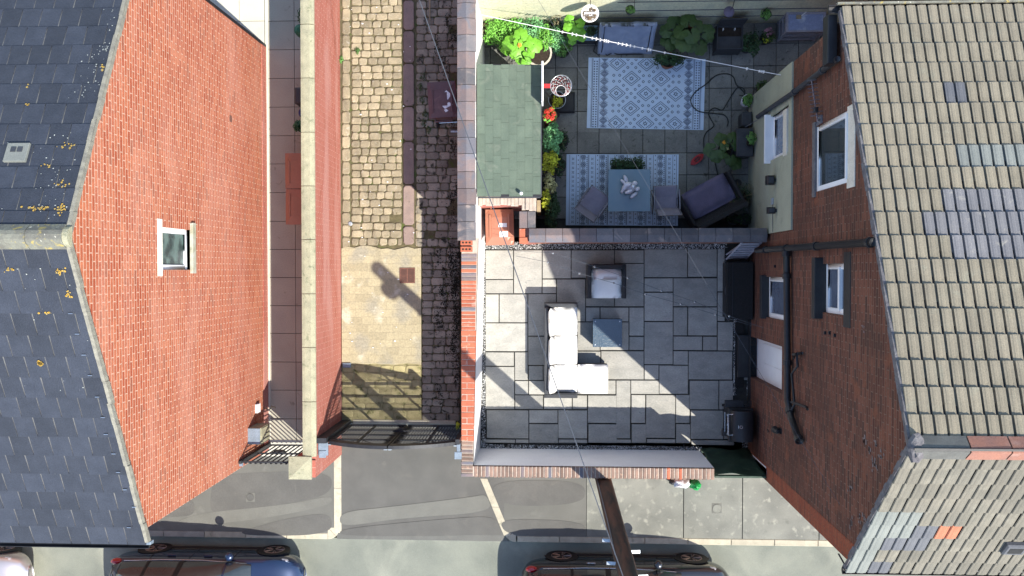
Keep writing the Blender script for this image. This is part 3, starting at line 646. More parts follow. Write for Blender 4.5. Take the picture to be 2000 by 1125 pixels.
# loose perforated brick on the wall
x, y = P(910, 480, 1.8); t = thing('perforated_brick', 'loose orange perforated brick lying on the red wall top by the blue coping', 'brick', (x, y, 1.652))
for dy_, nm in ((.065, 0), (-.065, 1)):
    mb = MB(); mb.box(x-.115, x+.115, y+dy_-.05, y+dy_+.05, 1.652, 1.72, ch=.004); mb.build('brick', 'red_brick', t)
mb = MB()
for i in range(3):
    for dy_ in (.065, -.065): mb.box(x-.085+i*.065, x-.045+i*.065, y+dy_-.018, y+dy_+.018, 1.70, 1.7215)
mb.build('hole', 'soil', t)
# taller north part with saddle coping of blue bricks
W3 = thing('lane_wall', 'taller wall beside the cobbled lane with saddle-shaped blue brick coping, by the green shed', 'wall', (-1.58, 3, 0))
mb = MB(); mb.box(-1.70, -1.44, YN, 8, -.1, 2.22); mb.build('brickwork', 'lane_wall_red', W3)
MB().box(-1.438, -1.41, YN, 8, -.1, 2.20).build('white_render', 'white_render', W3)
def saddle(xa, xb, ya, yb, z0, z1, axis, m, parent, name='coping_brick'):
    """one coping brick with two sloping top faces, ridge along the wall"""
    mb = MB(); c = .5*(xa+xb) if axis == 'y' else .5*(ya+yb)
    if axis == 'y': prof = [(xa, z0), (xb, z0), (xb, z1-.05), (c, z1), (xa, z1-.05)]; v = [(p[0], ya, p[1]) for p in prof]+[(p[0], yb, p[1]) for p in prof]
    else: prof = [(ya, z0), (yb, z0), (yb, z1-.05), (c, z1), (ya, z1-.05)]; v = [(xa, p[0], p[1]) for p in prof]+[(xb, p[0], p[1]) for p in prof]
    mb.add(v, [tuple(range(5)), tuple(range(5, 10))[::-1]]+[(i, i+5, (i+1) % 5+5, (i+1) % 5) for i in range(5)])
    mb.build(name, m, parent)
ys_ = [P(910, v, 2.3)[1] for v in (470, 433, 400, 368, 335, 300, 268, 235, 198, 165, 133, 100, 67, 35, 5, -30, -65, -100)]
for i in range(len(ys_)-1):
    saddle(-1.745, -1.40+rng.uniform(-.01, .01), ys_[i]+.005, ys_[i+1]-.005, 2.22, 2.31, 'y', rng.choice(['blue_brick', 'blue_brick_pink', 'blue_brick_pink']) if i else 'blue_brick', W3)
# dividing wall between patio and yard
W4 = thing('dividing_wall', 'low dividing wall with two rows of dark blue coping bricks between patio and yard', 'wall', (1.8, .66, 0))
xd0 = P(1033, 460, 1.75)[0]; xd1 = 4.14
MB().box(xd0+.03, xd1, .555, .76, -.1, 1.62).build('brickwork', 'side_brick', W4)
n = 14
for i in range(n):
    saddle(xd0+(xd1-xd0)*i/n+.004, xd0+(xd1-xd0)*(i+1)/n-.004, .53, .80, 1.62, 1.76, 'x', ['blue_brick_pink', 'blue_brick'][i > 3], W4)
# bin store: rough wall top on the north, blue block on the east, brick pier
W5 = thing('bin_store', 'small bin store of rough mortar-topped brick walls between shed and dividing wall', 'wall', (-.9, 1.1, 0))
a = P(932, 383, 1.7); b = P(1047, 412, 1.7)
MB().box(-1.40, b[0], P(1, 404, 1.7)[1], a[1], -.1, 1.62).build('brickwork', 'lane_wall_red', W5)
mb = MB(); nn = 16
for i in range(nn):
    x0 = -1.40+(b[0]+1.40)*i/nn; x1 = -1.40+(b[0]+1.40)*(i+1)/nn; yb0 = P(1, 404+(10 if i > 11 else 0), 1.7)[1]; mb.box(x0, x1+.004, yb0+rng.uniform(-.02, .01), a[1]+rng.uniform(-.02, .02), 1.6, 1.68+rng.uniform(-.015, .025), ch=.012)
mb.build('mortar_top', 'mortar', W5)
c = P(1014, 412, 1.7); d = P(1046, 445, 1.7)
MB().box(c[0]+.02, d[0]-.02, P(1, 474, 1.7)[1], c[1], -.1, 1.58).build('brickwork', 'lane_wall_red', W5)
MB().box(c[0], (c[0]+d[0])/2-.003, d[1], c[1]-.005, 1.58, 1.68, ch=.008).build('coping_brick', 'blue_brick_pink', W5)
MB().box((c[0]+d[0])/2+.003, d[0], d[1], c[1]-.005, 1.58, 1.69, ch=.008).build('coping_brick', 'blue_brick', W5)
for (pa_, pb_, m_) in (((1014, 446), (1026, 463), 'red_brick'), ((1014, 463), (1031, 476), 'red_brick')):
    e = P(*pa_, 1.68); f = P(*pb_, 1.68); MB().box(e[0], f[0]-.004, f[1]+.004, e[1]-.004, 1.58, 1.67, ch=.008).build('brick', m_, W5)
# north boundary: tall painted wall
YB0 = P(1540, 45)[1]
W6 = thing('boundary_wall', 'tall pale green painted brick wall closing the yard at the top of the photo', 'wall', (3, 5.35, 0))
MB().box(-1.41, 14, YB0, YB0+.22, -.1, 4.4).build('painted_brickwork', 'yard_wall_paint', W6)
for zz in (.55, 1.0, 1.55): MB().box(rng.uniform(.8, 1.6), 11, YB0-.015, YB0+.01, zz, zz+.012).build('cable_run', 'cable', W6)
MB().box(-1.41, 14, YB0-.02, YB0+.24, 4.4, 4.5, ch=.01).build('coping', 'blue_brick', W6)
MB().box(7.0, 14, 3.62, YB0, -.05, .02).build('side_passage', 'yard_slab', kind='structure')

# ------------------------------------------------------------------ generic roofs
def roof_frame(X0, Ye, ze, Yr, zr):
    """local frame of a roof slope: origin at the verge end of the eave, u along the ridge, v up the slope, n normal"""
    v = Vector((0, Yr-Ye, zr-ze)); L_ = v.length; v.normalize(); return Vector((X0, Ye, ze)), v, L_
# ---------- left house
ZE1, ZR1, YR1, YS1, YN1 = 5.66, 7.62, .42, -3.94, 4.80
H1 = thing('brick_house', 'red brick gable-ended house with dark slate roof, whose gable fills the left of the photo', 'house', (-8.4, .4, 0))
win = [PW(315, 440, XL), PW(370, 528, XL)]
wy0, wy1 = PW(345, 527, XL)[0], PW(345, 446, XL)[0]; wz0, wz1 = PW(371, 485, XL)[1], PW(317, 485, XL)[1]
gab = [(YS1, -.1), (YN1, -.1), (YN1, ZE1), (YR1, ZR1), (YS1, ZE1)]
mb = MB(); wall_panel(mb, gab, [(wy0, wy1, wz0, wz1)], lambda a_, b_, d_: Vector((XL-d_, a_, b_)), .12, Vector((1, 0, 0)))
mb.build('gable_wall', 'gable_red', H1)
mb = MB(); mb.quad((XL, YS1, -.1), (XL, YS1, ZE1), (-13, YS1, ZE1), (-13, YS1, -.1)); mb.quad((XL, YN1, -.1), (-13, YN1, -.1), (-13, YN1, ZE1), (XL, YN1, ZE1)); mb.build('side_wall', 'side_brick', H1)
mb = MB(); mb.quad((XL+.012, YS1, -.1), (XL+.012, YN1, -.1), (XL+.012, YN1, .28), (XL+.012, YS1, .28)); mb.quad((XL+.012, YS1, .28), (XL+.012, YN1, .28), (XL-.02, YN1, .28), (XL-.02, YS1, .28)); mb.build('plinth', 'lane_wall_red', H1)
def window(parent, X, side, y0, y1, z0, z1, rec, glass='glass', panes=(1,), fw=.055, pane_inset=.02, sillm=None):
    """side=+1 faces +x, -1 faces -x"""
    x = X-side*rec; f = MB(); d = .05*side
    def bar(a0, a1, b0, b1): f.box(min(x, x+d), max(x, x+d), a0, a1, b0, b1, ch=0)
    bar(y0, y1, z0, z0+fw); bar(y0, y1, z1-fw, z1); bar(y0, y0+fw, z0+fw, z1-fw); bar(y1-fw, y1, z0+fw, z1-fw)
    tot = sum(panes); yy_ = y0+fw; divs = []
    for i, p_ in enumerate(panes):
        w_ = (y1-y0-2*fw)*p_/tot; divs.append((yy_, yy_+w_)); yy_ += w_
        if i < len(panes)-1: bar(yy_-fw*.5, yy_+fw*.5, z0+fw, z1-fw)
    fr = f.build('window', 'white_upvc', parent, bevel=.006, seg=1)
    for a_, b_ in divs:
        gl = MB(); xx = x+d*.45; gl.box(min(xx, xx-side*.008), max(xx, xx-side*.008), a_+.004, b_-.004, z0+fw, z1-fw); o = gl.build('pane', glass, fr)
    return fr
window(H1, XL, 1, wy0, wy1, wz0, wz1, .10, 'frosted_glass', fw=.085)
mb = MB(); mb.box(XL-.1, XL+.05, wy0-.06, wy1+.12, wz0-.14, wz0, ch=.01); mb.build('window_sill', 'sill_stone', H1)
mb = MB(); mb.box(XL-.05, XL+.006, wy0-.1, wy1+.12, wz1, wz1+.17); mb.build('lintel', 'lintel', H1)
y_, z_ = PW(450, 232, XL); MB().box(XL-.02, XL+.012, y_-.06, y_+.06, z_-.05, z_+.05).build('air_vent', 'iron_rust', H1)
y_, z_ = PW(501, 797, XL); MB().box(XL, XL+.06, y_-.09, y_+.09, z_-.08, z_+.10, ch=.01).build('junction_box', 'white_upvc', H1)
# black pipe and strap at the NE corner
MB().box(XL-.08, XL+.01, YN1, YN1+.06, 0, ZE1).build('corner_pipe', 'black_plastic', H1)
y_, z_ = PW(492, 848, XL); t = thing('meter_box', 'grey-green metal meter cabinet fixed to the red gable beside the railing gate', 'meter box', (XL+.09, y_, z_-.3))
xx = XL+.26; MB().box(XL+.001, xx, y_-.17, y_+.17, z_-.32, z_+.22, ch=.015).build('cabinet', 'coping_concrete', t)
MB().box(xx, xx+.012, y_-.15, y_+.15, z_-.3, z_+.18).build('door', 'coping_concrete', t)
MB().box(XL+.001, xx-.01, y_-.16, y_+.16, z_+.221, z_+.235).build('lid', 'grey_paint', t)
roof1 = MB()
for s_, Ye in ((1, YS1-.22), (-1, YN1+.22)):
    pass
sl = (ZR1-ZE1)/(YR1-YS1)
def rz1(y): return ZR1-abs(y-YR1)*sl
v1 = []
for ye_ in (YS1-.20, YN1+.12):
    mb_ = roof1; mb_.quad((XL+.05, ye_, rz1(ye_)+.02), (XL+.05, YR1, ZR1+.02), (-13, YR1, ZR1+.02), (-13, ye_, rz1(ye_)+.02))
RO1 = roof1.build('roof', 'slate_bed', H1)
def tiles(parent, roof, name, X0, dirx, Ye, ze, Yr, zr, rows_n, ncol, tw, gauge, m_pick, meshf, lift=.03, off=.5, n0=0, tilt=.035):
    o = Vector((X0, Ye, ze)); v = Vector((0, Yr-Ye, zr-ze)); L_ = v.length; v.normalize(); u = Vector((dirx, 0, 0)); nrm = u.cross(v); 
    if nrm.z < 0: nrm = -nrm
    cache = {}
    for r_ in range(rows_n):
        for c_ in range(-1, ncol):
            ua = c_*tw+(off*tw if r_ % 2 else 0); ub = ua+tw; ua = max(ua, 0)
            if ub-ua < .02: continue
            key = (round(ub-ua, 2), m_pick(r_, c_)); 
            if key not in cache:
                me = meshf(ub-ua, key[1]); cache[key] = me
            me = cache[key]
            p_ = o+v*(r_*gauge-.03)+u*((ua+ub)/2)+nrm*(lift+rng.uniform(-.002, .003))
            M = Matrix((u, v, nrm)).transposed().to_4x4() if (u.cross(v)).dot(nrm) > 0 else Matrix((-u, v, nrm)).transposed().to_4x4()
            M = Matrix.Translation(p_-wloc(roof)) @ M @ Matrix.Rotation(rng.uniform(-.009, .009), 4, 'Z') @ Matrix.Rotation(-tilt, 4, 'X')
            ob = bpy.data.objects.new(name, me); COL.objects.link(ob); ob.parent = roof; ob.matrix_basis = M
def slate_mesh(w_, m):
    mb = MB(); mb.box(-w_/2+.006, w_/2-.006, 0, .365, -.010, .004, ch=.003); return mb.mesh('slate', m, keep=True)[0]
Ls = math.hypot(YR1-(YS1-.20), ZR1-rz1(YS1-.20))
tiles(H1, RO1, 'slate', XL+.02, -1, YS1-.20, rz1(YS1-.20), YR1, ZR1, 15, 8, .292, Ls/15.2, lambda r_, c_: 'slate', slate_mesh, tilt=.042)
tiles(H1, RO1, 'slate', XL+.02, -1, YN1+.12, rz1(YN1+.12), YR1, ZR1, 15, 8, .292, Ls/15.2, lambda r_, c_: 'slate', slate_mesh, tilt=.042)
# verge mortar, barge and gutter
for ye_, nm in ((YS1-.20, 0), (YN1+.12, 1)):
    mb = MB(); n = 14
    for i in range(n):
        ya2 = ye_+(YR1-ye_)*i/n; yb2 = ye_+(YR1-ye_)*(i+1)/n; j = rng.uniform(-.012, .012)
        mb.add([(XL+.015, ya2, rz1(ya2)-.05), (XL+.055+j, ya2, rz1(ya2)-.05), (XL+.05+j, ya2, rz1(ya2)+.035), (XL+.005+j, ya2, rz1(ya2)+.045), (XL+.015, yb2, rz1(yb2)-.05), (XL+.055+j, yb2, rz1(yb2)-.05), (XL+.05+j, yb2, rz1(yb2)+.035), (XL+.005+j, yb2, rz1(yb2)+.045)],
               [(0, 1, 2, 3), (7, 6, 5, 4), (1, 5, 6, 2), (2, 6, 7, 3), (0, 3, 7, 4), (0, 4, 5, 1)])
    mb.build('verge', 'verge', RO1)
for i, (xa, xb) in enumerate(((XL+.02, XL-.45), (XL-.46, XL-.93), (XL-.94, XL-1.4), (XL-1.41, XL-1.9), (XL-1.91, XL-2.4))):
    mb = MB(); v = [(.0, -.02), (.04, -.15), (.055, -.15), (.075, -.02)]
    prof = [(-.16, -.03), (-.08, .065), (-.03, .09), (.03, .09), (.08, .065), (.16, -.03)]; k = 6
    vv = [(xa, YR1+a_, ZR1+.02+b_) for a_, b_ in prof]+[(xb, YR1+a_, ZR1+.02+b_) for a_, b_ in prof]
    mb.add(vv, [(i_, i_+1, k+i_+1, k+i_) for i_ in range(k-1)]+[tuple(range(k)), tuple(range(k, 2*k))[::-1], (0, k, 2*k-1, k-1)]); mb.build('ridge_tile', 'mossy_concrete', RO1)
mb = MB(); prof = [(YR1+.13*math.cos(q), ZR1+.0+.12*math.sin(q)) for q in [math.pi*k/8 for k in range(9)]]
mb.add([(XL+.09, a_, b_-.02) for a_, b_ in prof]+[(XL+.0, a_, b_-.02) for a_, b_ in prof], [tuple(range(9))]+[(i, i+9, i+10, i+1) for i in range(8)]); mb.build('ridge_end_cap', 'coping_concrete', RO1)
def gutter(x0, x1, y, z, parent, m='black_plastic', r=.06, side=-1):
    mb = MB(); n = 8; vs = []
    for rr in (r, r-.01):
        for X_ in (x0, x1):
            for k in range(n+1): a_ = math.pi*k/n; vs.append((X_, y-rr*math.cos(a_), z-rr*math.sin(a_)))
    N_ = n+1; fs = []
    for k in range(n): fs += [(k, k+1, N_+k+1, N_+k), (2*N_+k, 3*N_+k, 3*N_+k+1, 2*N_+k+1)]
    fs += [(0, N_, 3*N_, 2*N_), (n, 2*N_+n, 3*N_+n, N_+n)]
    fs += [tuple(range(N_))]; mb.add(vs, fs); return mb.build('gutter', m, parent)
gutter(XL+.04, -13, YS1-.25, rz1(YS1-.20)-.01, H1); gutter(XL+.04, -13, YN1+.17, rz1(YN1+.12)-.01, H1)
MB().box(XL+.0, XL+.07, YS1-.25, YS1-.20, rz1(YS1-.20)-.11, rz1(YS1-.20)+.0, ch=.01).build('gutter_bracket', 'grey_paint', H1)
# small roof vent tile and verge clips
sv = P(33, 298, 6.45); t = []
nn = Vector((0, sl, 1)).normalized()
def on_roof(px, py, up=.0):
    z = 6.4
    for _ in range(12): x, y = P(px, py, z); z = rz1(y)+.05+up
    return Vector((x, y, z))
p0 = on_roof(33, 298); ang = math.atan(sl)
Mv = Matrix.Translation(p0) @ Matrix.Rotation(-ang if p0.y > YR1 else ang, 4, 'X')
mb = MB(Mv); mb.box(-.15, .15, -.14, .14, -.02, .02, ch=.004); vt = mb.build('vent_tile', 'roof_tile_pale', RO1)
for dx in (-.045, .045): mb = MB(Mv); mb.box(dx-.035, dx+.035, .0, .075, .015, .03, ch=.003); mb.build('louvre', 'dark_grey', vt)
for px, py in ((144, 612), (157, 652), (170, 693), (182, 733), (196, 775), (207, 815), (213, 848), (228, 886), (237, 922), (250, 956), (258, 1030), (268, 990)):
    p_ = on_roof(px-6, py, -.0); MB(Matrix.Translation(p_) @ Matrix.Rotation(ang, 4, 'X')).box(-.03, .03, -.005, .005, -.01, .008).build('verge_clip', 'steel', RO1)
# lichen on the slates and ridge
lm = MB(); lp = MB()
def lich(mbx, px, py, n, sx, sy, s=(.006, .022), ridge=False):
    for i in range(n*2):
        q = on_roof(px+rng.gauss(0, sx), py+rng.gauss(0, sy), -.004)
        if q.x > XL-.02: continue
        r_ = rng.uniform(*s); A = ang if q.y < YR1 else -ang
        MM = Matrix.Translation(q) @ Matrix.Rotation(A, 4, 'X'); pts = [MM @ Vector((r_*rng.uniform(.5, 1.1)*math.cos(k*.9), r_*rng.uniform(.5, 1.1)*math.sin(k*.9), .003)) for k in range(7)]
        mbx.quad(*pts)
for a_ in ((75, 407, 14, 14, 2), (122, 408, 10, 5, 4), (55, 204, 3, 2, 2), (90, 324, 4, 6, 2), (130, 285, 6, 10, 3), (120, 360, 5, 8, 4), (20, 527, 6, 6, 2), (118, 530, 8, 4, 3), (134, 573, 7, 3, 4), (90, 611, 4, 6, 1), (200, 132, 4, 3, 5), (55, 168, 2, 2, 2)): lich(lm, *a_)
for i in range(9): lich(lm, 78, 709, 1, 1.8, 1.8, (.03, .035))
for a_ in ((190, 140, 15, 10, 25), (220, 60, 11, 14, 30), (120, 330, 13, 14, 40), (90, 400, 9, 25, 30), (165, 165, 8, 8, 15), (60, 300, 5, 40, 90), (60, 560, 4, 40, 30), (100, 700, 4, 60, 120), (210, 96, 16, 8, 3)): lich(lp, *a_, s=(.004, .013))
lm.build('lichen', 'lichen', RO1, kind='stuff'); lp.build('lichen', 'lichen_pale', RO1, kind='stuff')

# ---------- right house
YS2, ZES, YR2, ZR2, YN2, ZEN = -4.10, 6.18, -2.05, 8.15, 3.60, 5.72
H2 = thing('brick_house', 'dark red brick house with beige ribbed concrete roof tiles, filling the right of the photo', 'house', (8, -.2, 0))
def YZ(px, py): return PW(px, py, XR)
def yz_rect(pxa, pxb, pya, pyb):
    ym = .5*(pya+pyb); xm = .5*(pxa+pxb)
    return (PW(xm, pyb, XR)[0], PW(xm, pya, XR)[0], PW(pxa, ym, XR)[1], PW(pxb, ym, XR)[1])
wA = yz_rect(1590, 1656, 233, 366); wB = yz_rect(1603, 1649, 515, 613); wC = yz_rect(1497, 1531, 541, 623); wD = yz_rect(1506, 1534, 220, 308)
wA = (*wA[:2], 4.47, 6.15); wB = (*wB[:2], 4.84, 6.0); wC = (*wC[:2], 1.46, 2.9); wD = (*wD[:2], 1.80, 3.0)
dE = (PW(1500, 755, XR)[0], PW(1500, 668, XR)[0], .12, 2.58)
gab = [(YS2, -.1), (YN2, -.1), (YN2, ZEN), (YR2, ZR2), (YS2, ZES)]
mb = MB(); wall_panel(mb, gab, [wA, wB, wC, wD, dE], lambda a_, b_, d_: Vector((XR+d_, a_, b_)), .16, Vector((-1, 0, 0)))
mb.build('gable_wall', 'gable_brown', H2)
mb = MB(); mb.quad((XR, YS2, -.1), (13, YS2, -.1), (13, YS2, ZES), (XR, YS2, ZES)); mb.quad((XR, YN2, -.1), (XR, YN2, ZEN), (13, YN2, ZEN), (13, YN2, -.1)); mb.build('side_wall', 'side_brick', H2)
MB().box(XR-.022, XR+.01, YS2-.002, -3.25, .3, 5.2).build('brick_band', 'band_red', H2) if 0 else None
# redder brick return at the street corner
mb = MB(); zz0 = lambda y: 0
mb.add([(XR-.004, YS2, -.1), (XR-.004, YS2+.30, -.1), (XR-.004, YS2+.30, 6.35), (XR-.004, YS2, 6.12)], [(0, 1, 2, 3)]); mb.build('corner_brickwork', 'band_red', H2)
# green painted lower storey beside the yard
yg0 = PW(1540, 450, XR)[0]; zg = PW(1549, 300, XR)[1]
mb = MB(); wall_panel(mb, [(yg0, 0), (YN2, 0), (YN2, zg), (yg0, zg)], [wD], lambda a_, b_, d_: Vector((XR-.03+d_, a_, b_)), .15, Vector((-1, 0, 0)))
mb.quad((XR-.03, yg0, zg), (XR-.03, YN2, zg), (XR, YN2, zg), (XR, yg0, zg)); mb.quad((XR-.03, yg0, 0), (XR-.03, yg0, zg), (XR, yg0, zg), (XR, yg0, 0))
mb.build('green_render', 'green_render', H2)
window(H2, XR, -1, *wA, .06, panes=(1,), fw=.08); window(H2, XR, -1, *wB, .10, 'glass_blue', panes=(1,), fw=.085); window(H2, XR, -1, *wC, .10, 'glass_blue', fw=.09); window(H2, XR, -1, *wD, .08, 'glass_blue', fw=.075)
# opening lights inside the big window
mb = MB(); yq = wA
MB().box(XR-.03, XR+.04, wA[0]+.05, wA[1]-.05, wA[3]-.30, wA[3]-.245).build('transom', 'white_upvc', H2)
MB().box(XR+.03, XR+.08, wB[0]+.05, wB[1]-.05, wB[2]+(wB[3]-wB[2])*.5, wB[2]+(wB[3]-wB[2])*.5+.07).build('transom', 'white_upvc', H2)
def bar_on(pxa, pxb, pya, pyb, out, m, name):
    y0, y1, z0, z1 = yz_rect(pxa, pxb, pya, pyb); return MB().box(XR-out, XR+.05, y0, y1, z0, z1, ch=.004).build(name, m, H2)
def sill(w_, m, out, h=.12, oy=.08):
    return MB().box(XR-out, XR+.13, w_[0]-oy, w_[1]+oy, w_[2]-h, w_[2]+.006, ch=.008).build('window_sill', m, H2)
bar_on(1656, 1671, 205, 366, .012, 'lintel', 'lintel'); bar_on(1649, 1662, 492, 640, .012, 'black_paint', 'lintel'); bar_on(1534, 1541, 214, 304, .045, 'lintel', 'lintel')
sill(wA, 'mortar_grey', .03); sill(wB, 'black_paint', .13, .14, .1); sill(wC, 'black_paint', .10, .14, .03)
MB().box(XR-.14, XR+.045, wD[0]-.05, wD[1]+.04, wD[2]-.05, wD[2]+.012, ch=.006).build('window_sill', 'white_upvc', H2)
# back door: white panels set deep in the wall
mb = MB(); xd = XR+.15; mb.box(xd, xd+.05, dE[0], dE[1], dE[2], dE[3]); dr = mb.build('door', 'white_upvc', H2)
for (a_, b_, c_, d_) in ((.12, .42, .25, .93), (.58, .88, .25, .93)):
    w_ = dE[1]-dE[0]; h_ = dE[3]-dE[2]; MB().box(xd-.012, xd, dE[0]+w_*a_, dE[0]+w_*b_, dE[2]+h_*c_, dE[2]+h_*d_, ch=.01).build('door_panel', 'white_upvc', dr)
MB().box(XR-.25, xd-.001, dE[0]-.02, dE[1]+.02, -.02, .12, ch=.01).build('doorstep', 'black_paint', H2)
MB().box(XR-.02, XR+.0, -3.6, yg0-.02, -.05, .22).build('plinth', 'black_paint', H2)
# pipes on the gable
def pipe(pts, r, name, m='black_plastic', collars=()):
    p = MB().tube(pts, r, 10).build(name, m, H2, smooth=True)
    for c_ in collars:
        a_ = Vector(pts[c_[0]]); b_ = Vector(pts[c_[0]+1]); q = a_.lerp(b_, c_[1]); d_ = (b_-a_).normalized()*.045
        MB().tube([q-d_, q+d_], r*1.28, 10).build('collar', m, p)
    return p
xo = XR-.09
def onw(px, py, out=.09):
    y, z = PW(px, py, XR-out); return (XR-out, y, z)
pipe([onw(1478, 489), onw(1706, 473)], .055, 'soil_pipe', collars=((0, .12), (0, .35), (0, .62), (0, .98)))
pipe([onw(1536, 490), onw(1537, 600), onw(1538, 700), onw(1538, 780), onw(1545, 815), onw(1562, 863)], .06, 'waste_pipe', collars=((0, .05), (0, .45), (2, .1), (3, .6), (4, .9)))
pipe([onw(1550, 700), onw(1556, 690), onw(1558, 715), onw(1546, 730), onw(1552, 790), onw(1546, 800)], .02, 'waste_branch')
pipe([onw(1546, 785), onw(1575, 795), onw(1577, 800)], .022, 'waste_branch')
pipe([onw(1549, 692, .05), onw(1566, 690, .05)], .025, 'waste_branch')
pipe([onw(1480, 228, .07), onw(1548, 182, .07), onw(1636, 115, .07)], .045, 'downpipe', 'dark_grey', collars=((1, .05), (1, .7)))
for px, py in ((1515, 520), (1613, 650), (1622, 650), (1632, 655)):
    y, z = YZ(px, py); MB().box(XR-.03, XR, y-.025, y+.025, z-.02, z+.02).build('fixing', 'black_plastic', H2)
for px, py, s_ in ((1525, 841, .06),):
    y, z = YZ(px, py); t = thing('wall_light', 'small black outdoor wall lamp on the brown brick gable beside the barbecue', 'wall lamp', (XR-.1, y, z-.1))
    MB().box(XR-.03, XR, y-.05, y+.05, z-.06, z+.06).build('bracket', 'black_plastic', t); MB().tube([(XR-.08, y, z-.10), (XR-.08, y, z+.06), (XR-.08, y, z+.10)], [.07, .05, .03], 10).build('lamp_shade', 'black_plastic', t)
    MB().tube([(XR-.08, y, z-.104), (XR-.08, y, z-.10)], .066, 10).build('lens', 'label_white', t)
y, z = YZ(1505, 840); MB().tube([(XR-.05, y, z-.06), (XR-.05, y-.02, z+.07)], .012, 6).build('tap', 'black_plastic', H2)
for px, py, nm, lb in ((1518, 352, 'wall_lantern', 'square black lantern on the green rendered wall below the white-silled window'), (1520, 411, 'wall_lantern', 'small black round lamp on the green rendered wall near the dividing wall')):
    y, z = YZ(px, py); s_ = .085 if py < 400 else .06; t = thing(nm, lb, 'wall lamp', (XR-.15, y, z-s_))
    MB().box(XR-.2, XR-.06, y-s_, y+s_, z-s_, z+s_*.9, ch=.02).build('lamp_body', 'black_plastic', t); MB().box(XR-.065, XR-.03, y-.03, y+.03, z-.03, z+.03).build('bracket', 'dark_grey', t)
    MB().box(XR-.175, XR-.085, y-s_*.6, y+s_*.6, z+s_*.9, z+s_*1.0).build('lens', 'dark_grey', t)
y, z = YZ(1513, 393); MB().box(XR-.06, XR-.03, y-.06, y+.06, z-.05, z+.05, ch=.004).build('junction_box', 'galvanised', H2)
MB().tube([(XR-.045, y, z+.02), (XR-.045, yg0+.02, z+.05)], .006, 6).build('cable_run', 'cable', H2)
# roof deck and tiles
mb = MB(); XV = XR-.06
def rz2(y): return ZR2-(y-YR2)*(ZR2-ZEN)/(YN2-YR2) if y > YR2 else ZR2-(YR2-y)*(ZR2-ZES)/(YR2-YS2)
YNE, YSE = YN2+.12, YS2-.10
mb.quad((XV, YNE, rz2(YNE)-.0), (XV, YR2, ZR2), (13, YR2, ZR2), (13, YNE, rz2(YNE))); mb.quad((XV, YSE, rz2(YSE)), (13, YSE, rz2(YSE)), (13, YR2, ZR2), (XV, YR2, ZR2))
RO2 = mb.build('roof', 'black_plastic', H2)
N_SLOPE = [True]
def roll_tile(w_, m):
    """interlocking concrete tile: two flat pans, each with a raised centre rib and a roll at its right edge"""
    mb = MB(); k = max(1, round(w_/.15)); cw = w_/k; prof = []; g0 = .82 if N_SLOPE[0] else .88; gd = -.03 if N_SLOPE[0] else -.016
    for i in range(k):
        x0 = -w_/2+i*cw
        prof += [(x0+.003, -.004), (x0+.012, .006), (x0+cw*.30, .004), (x0+cw*.40, .007), (x0+cw*.60, .007), (x0+cw*.70, .002), (x0+cw*g0, .001), (x0+cw*(g0+.02), gd), (x0+cw-.001, gd)]
    n = len(prof); L_ = .40
    vs = [(x, 0, z) for x, z in prof]+[(x, L_, z) for x, z in prof]+[(prof[0][0], 0, -.034), (prof[-1][0], 0, -.034)]
    fs = [(i, i+1, n+i+1, n+i) for i in range(n-1)]+[tuple([2*n, 2*n+1]+list(range(n-1, -1, -1)))]
    mb.add(vs, fs); return mb.mesh('roof_tile', m, keep=True)[0]
LN = math.hypot(YNE-YR2, ZR2-rz2(YNE)); LSs = math.hypot(YR2-YSE, ZR2-rz2(YSE))
rc = random.Random(3)
def pickN(r_, c_):                        # r_ from the eave up: row 0 at the top of the photo
    if r_ == 4 and c_ == 4: return 'roof_tile_blue'
    if r_ == 9 and c_ >= 3: return 'roof_tile_grey'
    if r_ == 10 and c_ >= 2: return 'roof_tile_grey'
    if r_ == 11 and c_ >= 3: return 'roof_tile_grey'
    if r_ == 7 and c_ >= 4 and rc.random() < .8: return 'roof_tile_pale'
    return 'roof_tile'
def pickS(r_, c_):
    if r_ == 3 and c_ == 3: return 'roof_tile_orange'
    if (r_, c_) in ((3, 2), (2, 2), (0, 1), (2, 1)): return 'roof_tile_blue'
    if c_ == 0 and r_ < 5 or (r_, c_) in ((3, 1), (4, 1)): return 'roof_tile_pale'
    return 'roof_tile_green'
tiles(H2, RO2, 'roof_tile', XV, 1, YNE, rz2(YNE), YR2, ZR2, 19, 11, .30, LN/19.05, pickN, roll_tile, lift=.05, off=0, tilt=.10)
N_SLOPE[0] = False
tiles(H2, RO2, 'roof_tile', XV, 1, YSE, rz2(YSE), YR2, ZR2, 9, 11, .30, LSs/9.05, pickS, roll_tile, lift=.04, off=0, tilt=.06)
# mortar verge, uneven
mb = MB()
for ye_ in (YNE, YSE):
    n = 30
    for i in range(n):
        ya2 = ye_+(YR2-ye_)*i/n; yb2 = ye_+(YR2-ye_)*(i+1)/n; j = rng.uniform(-.008, .008); o_ = .0 if ye_ > 0 else rng.uniform(0, .05)
        mb.add([(XV-.01-j, ya2, rz2(ya2)-.06-o_), (XV+.03, ya2, rz2(ya2)-.06), (XV+.03, ya2, rz2(ya2)+.025), (XV-.005+j, ya2, rz2(ya2)+.02), (XV-.01-j, yb2, rz2(yb2)-.06-o_), (XV+.03, yb2, rz2(yb2)-.06), (XV+.03, yb2, rz2(yb2)+.025), (XV-.005+j, yb2, rz2(yb2)+.02)],
               [(3, 2, 1, 0), (4, 5, 6, 7), (0, 4, 7, 3), (3, 7, 6, 2), (0, 1, 5, 4)])
mb.build('verge', 'mortar_grey', RO2)
x = XV+.02
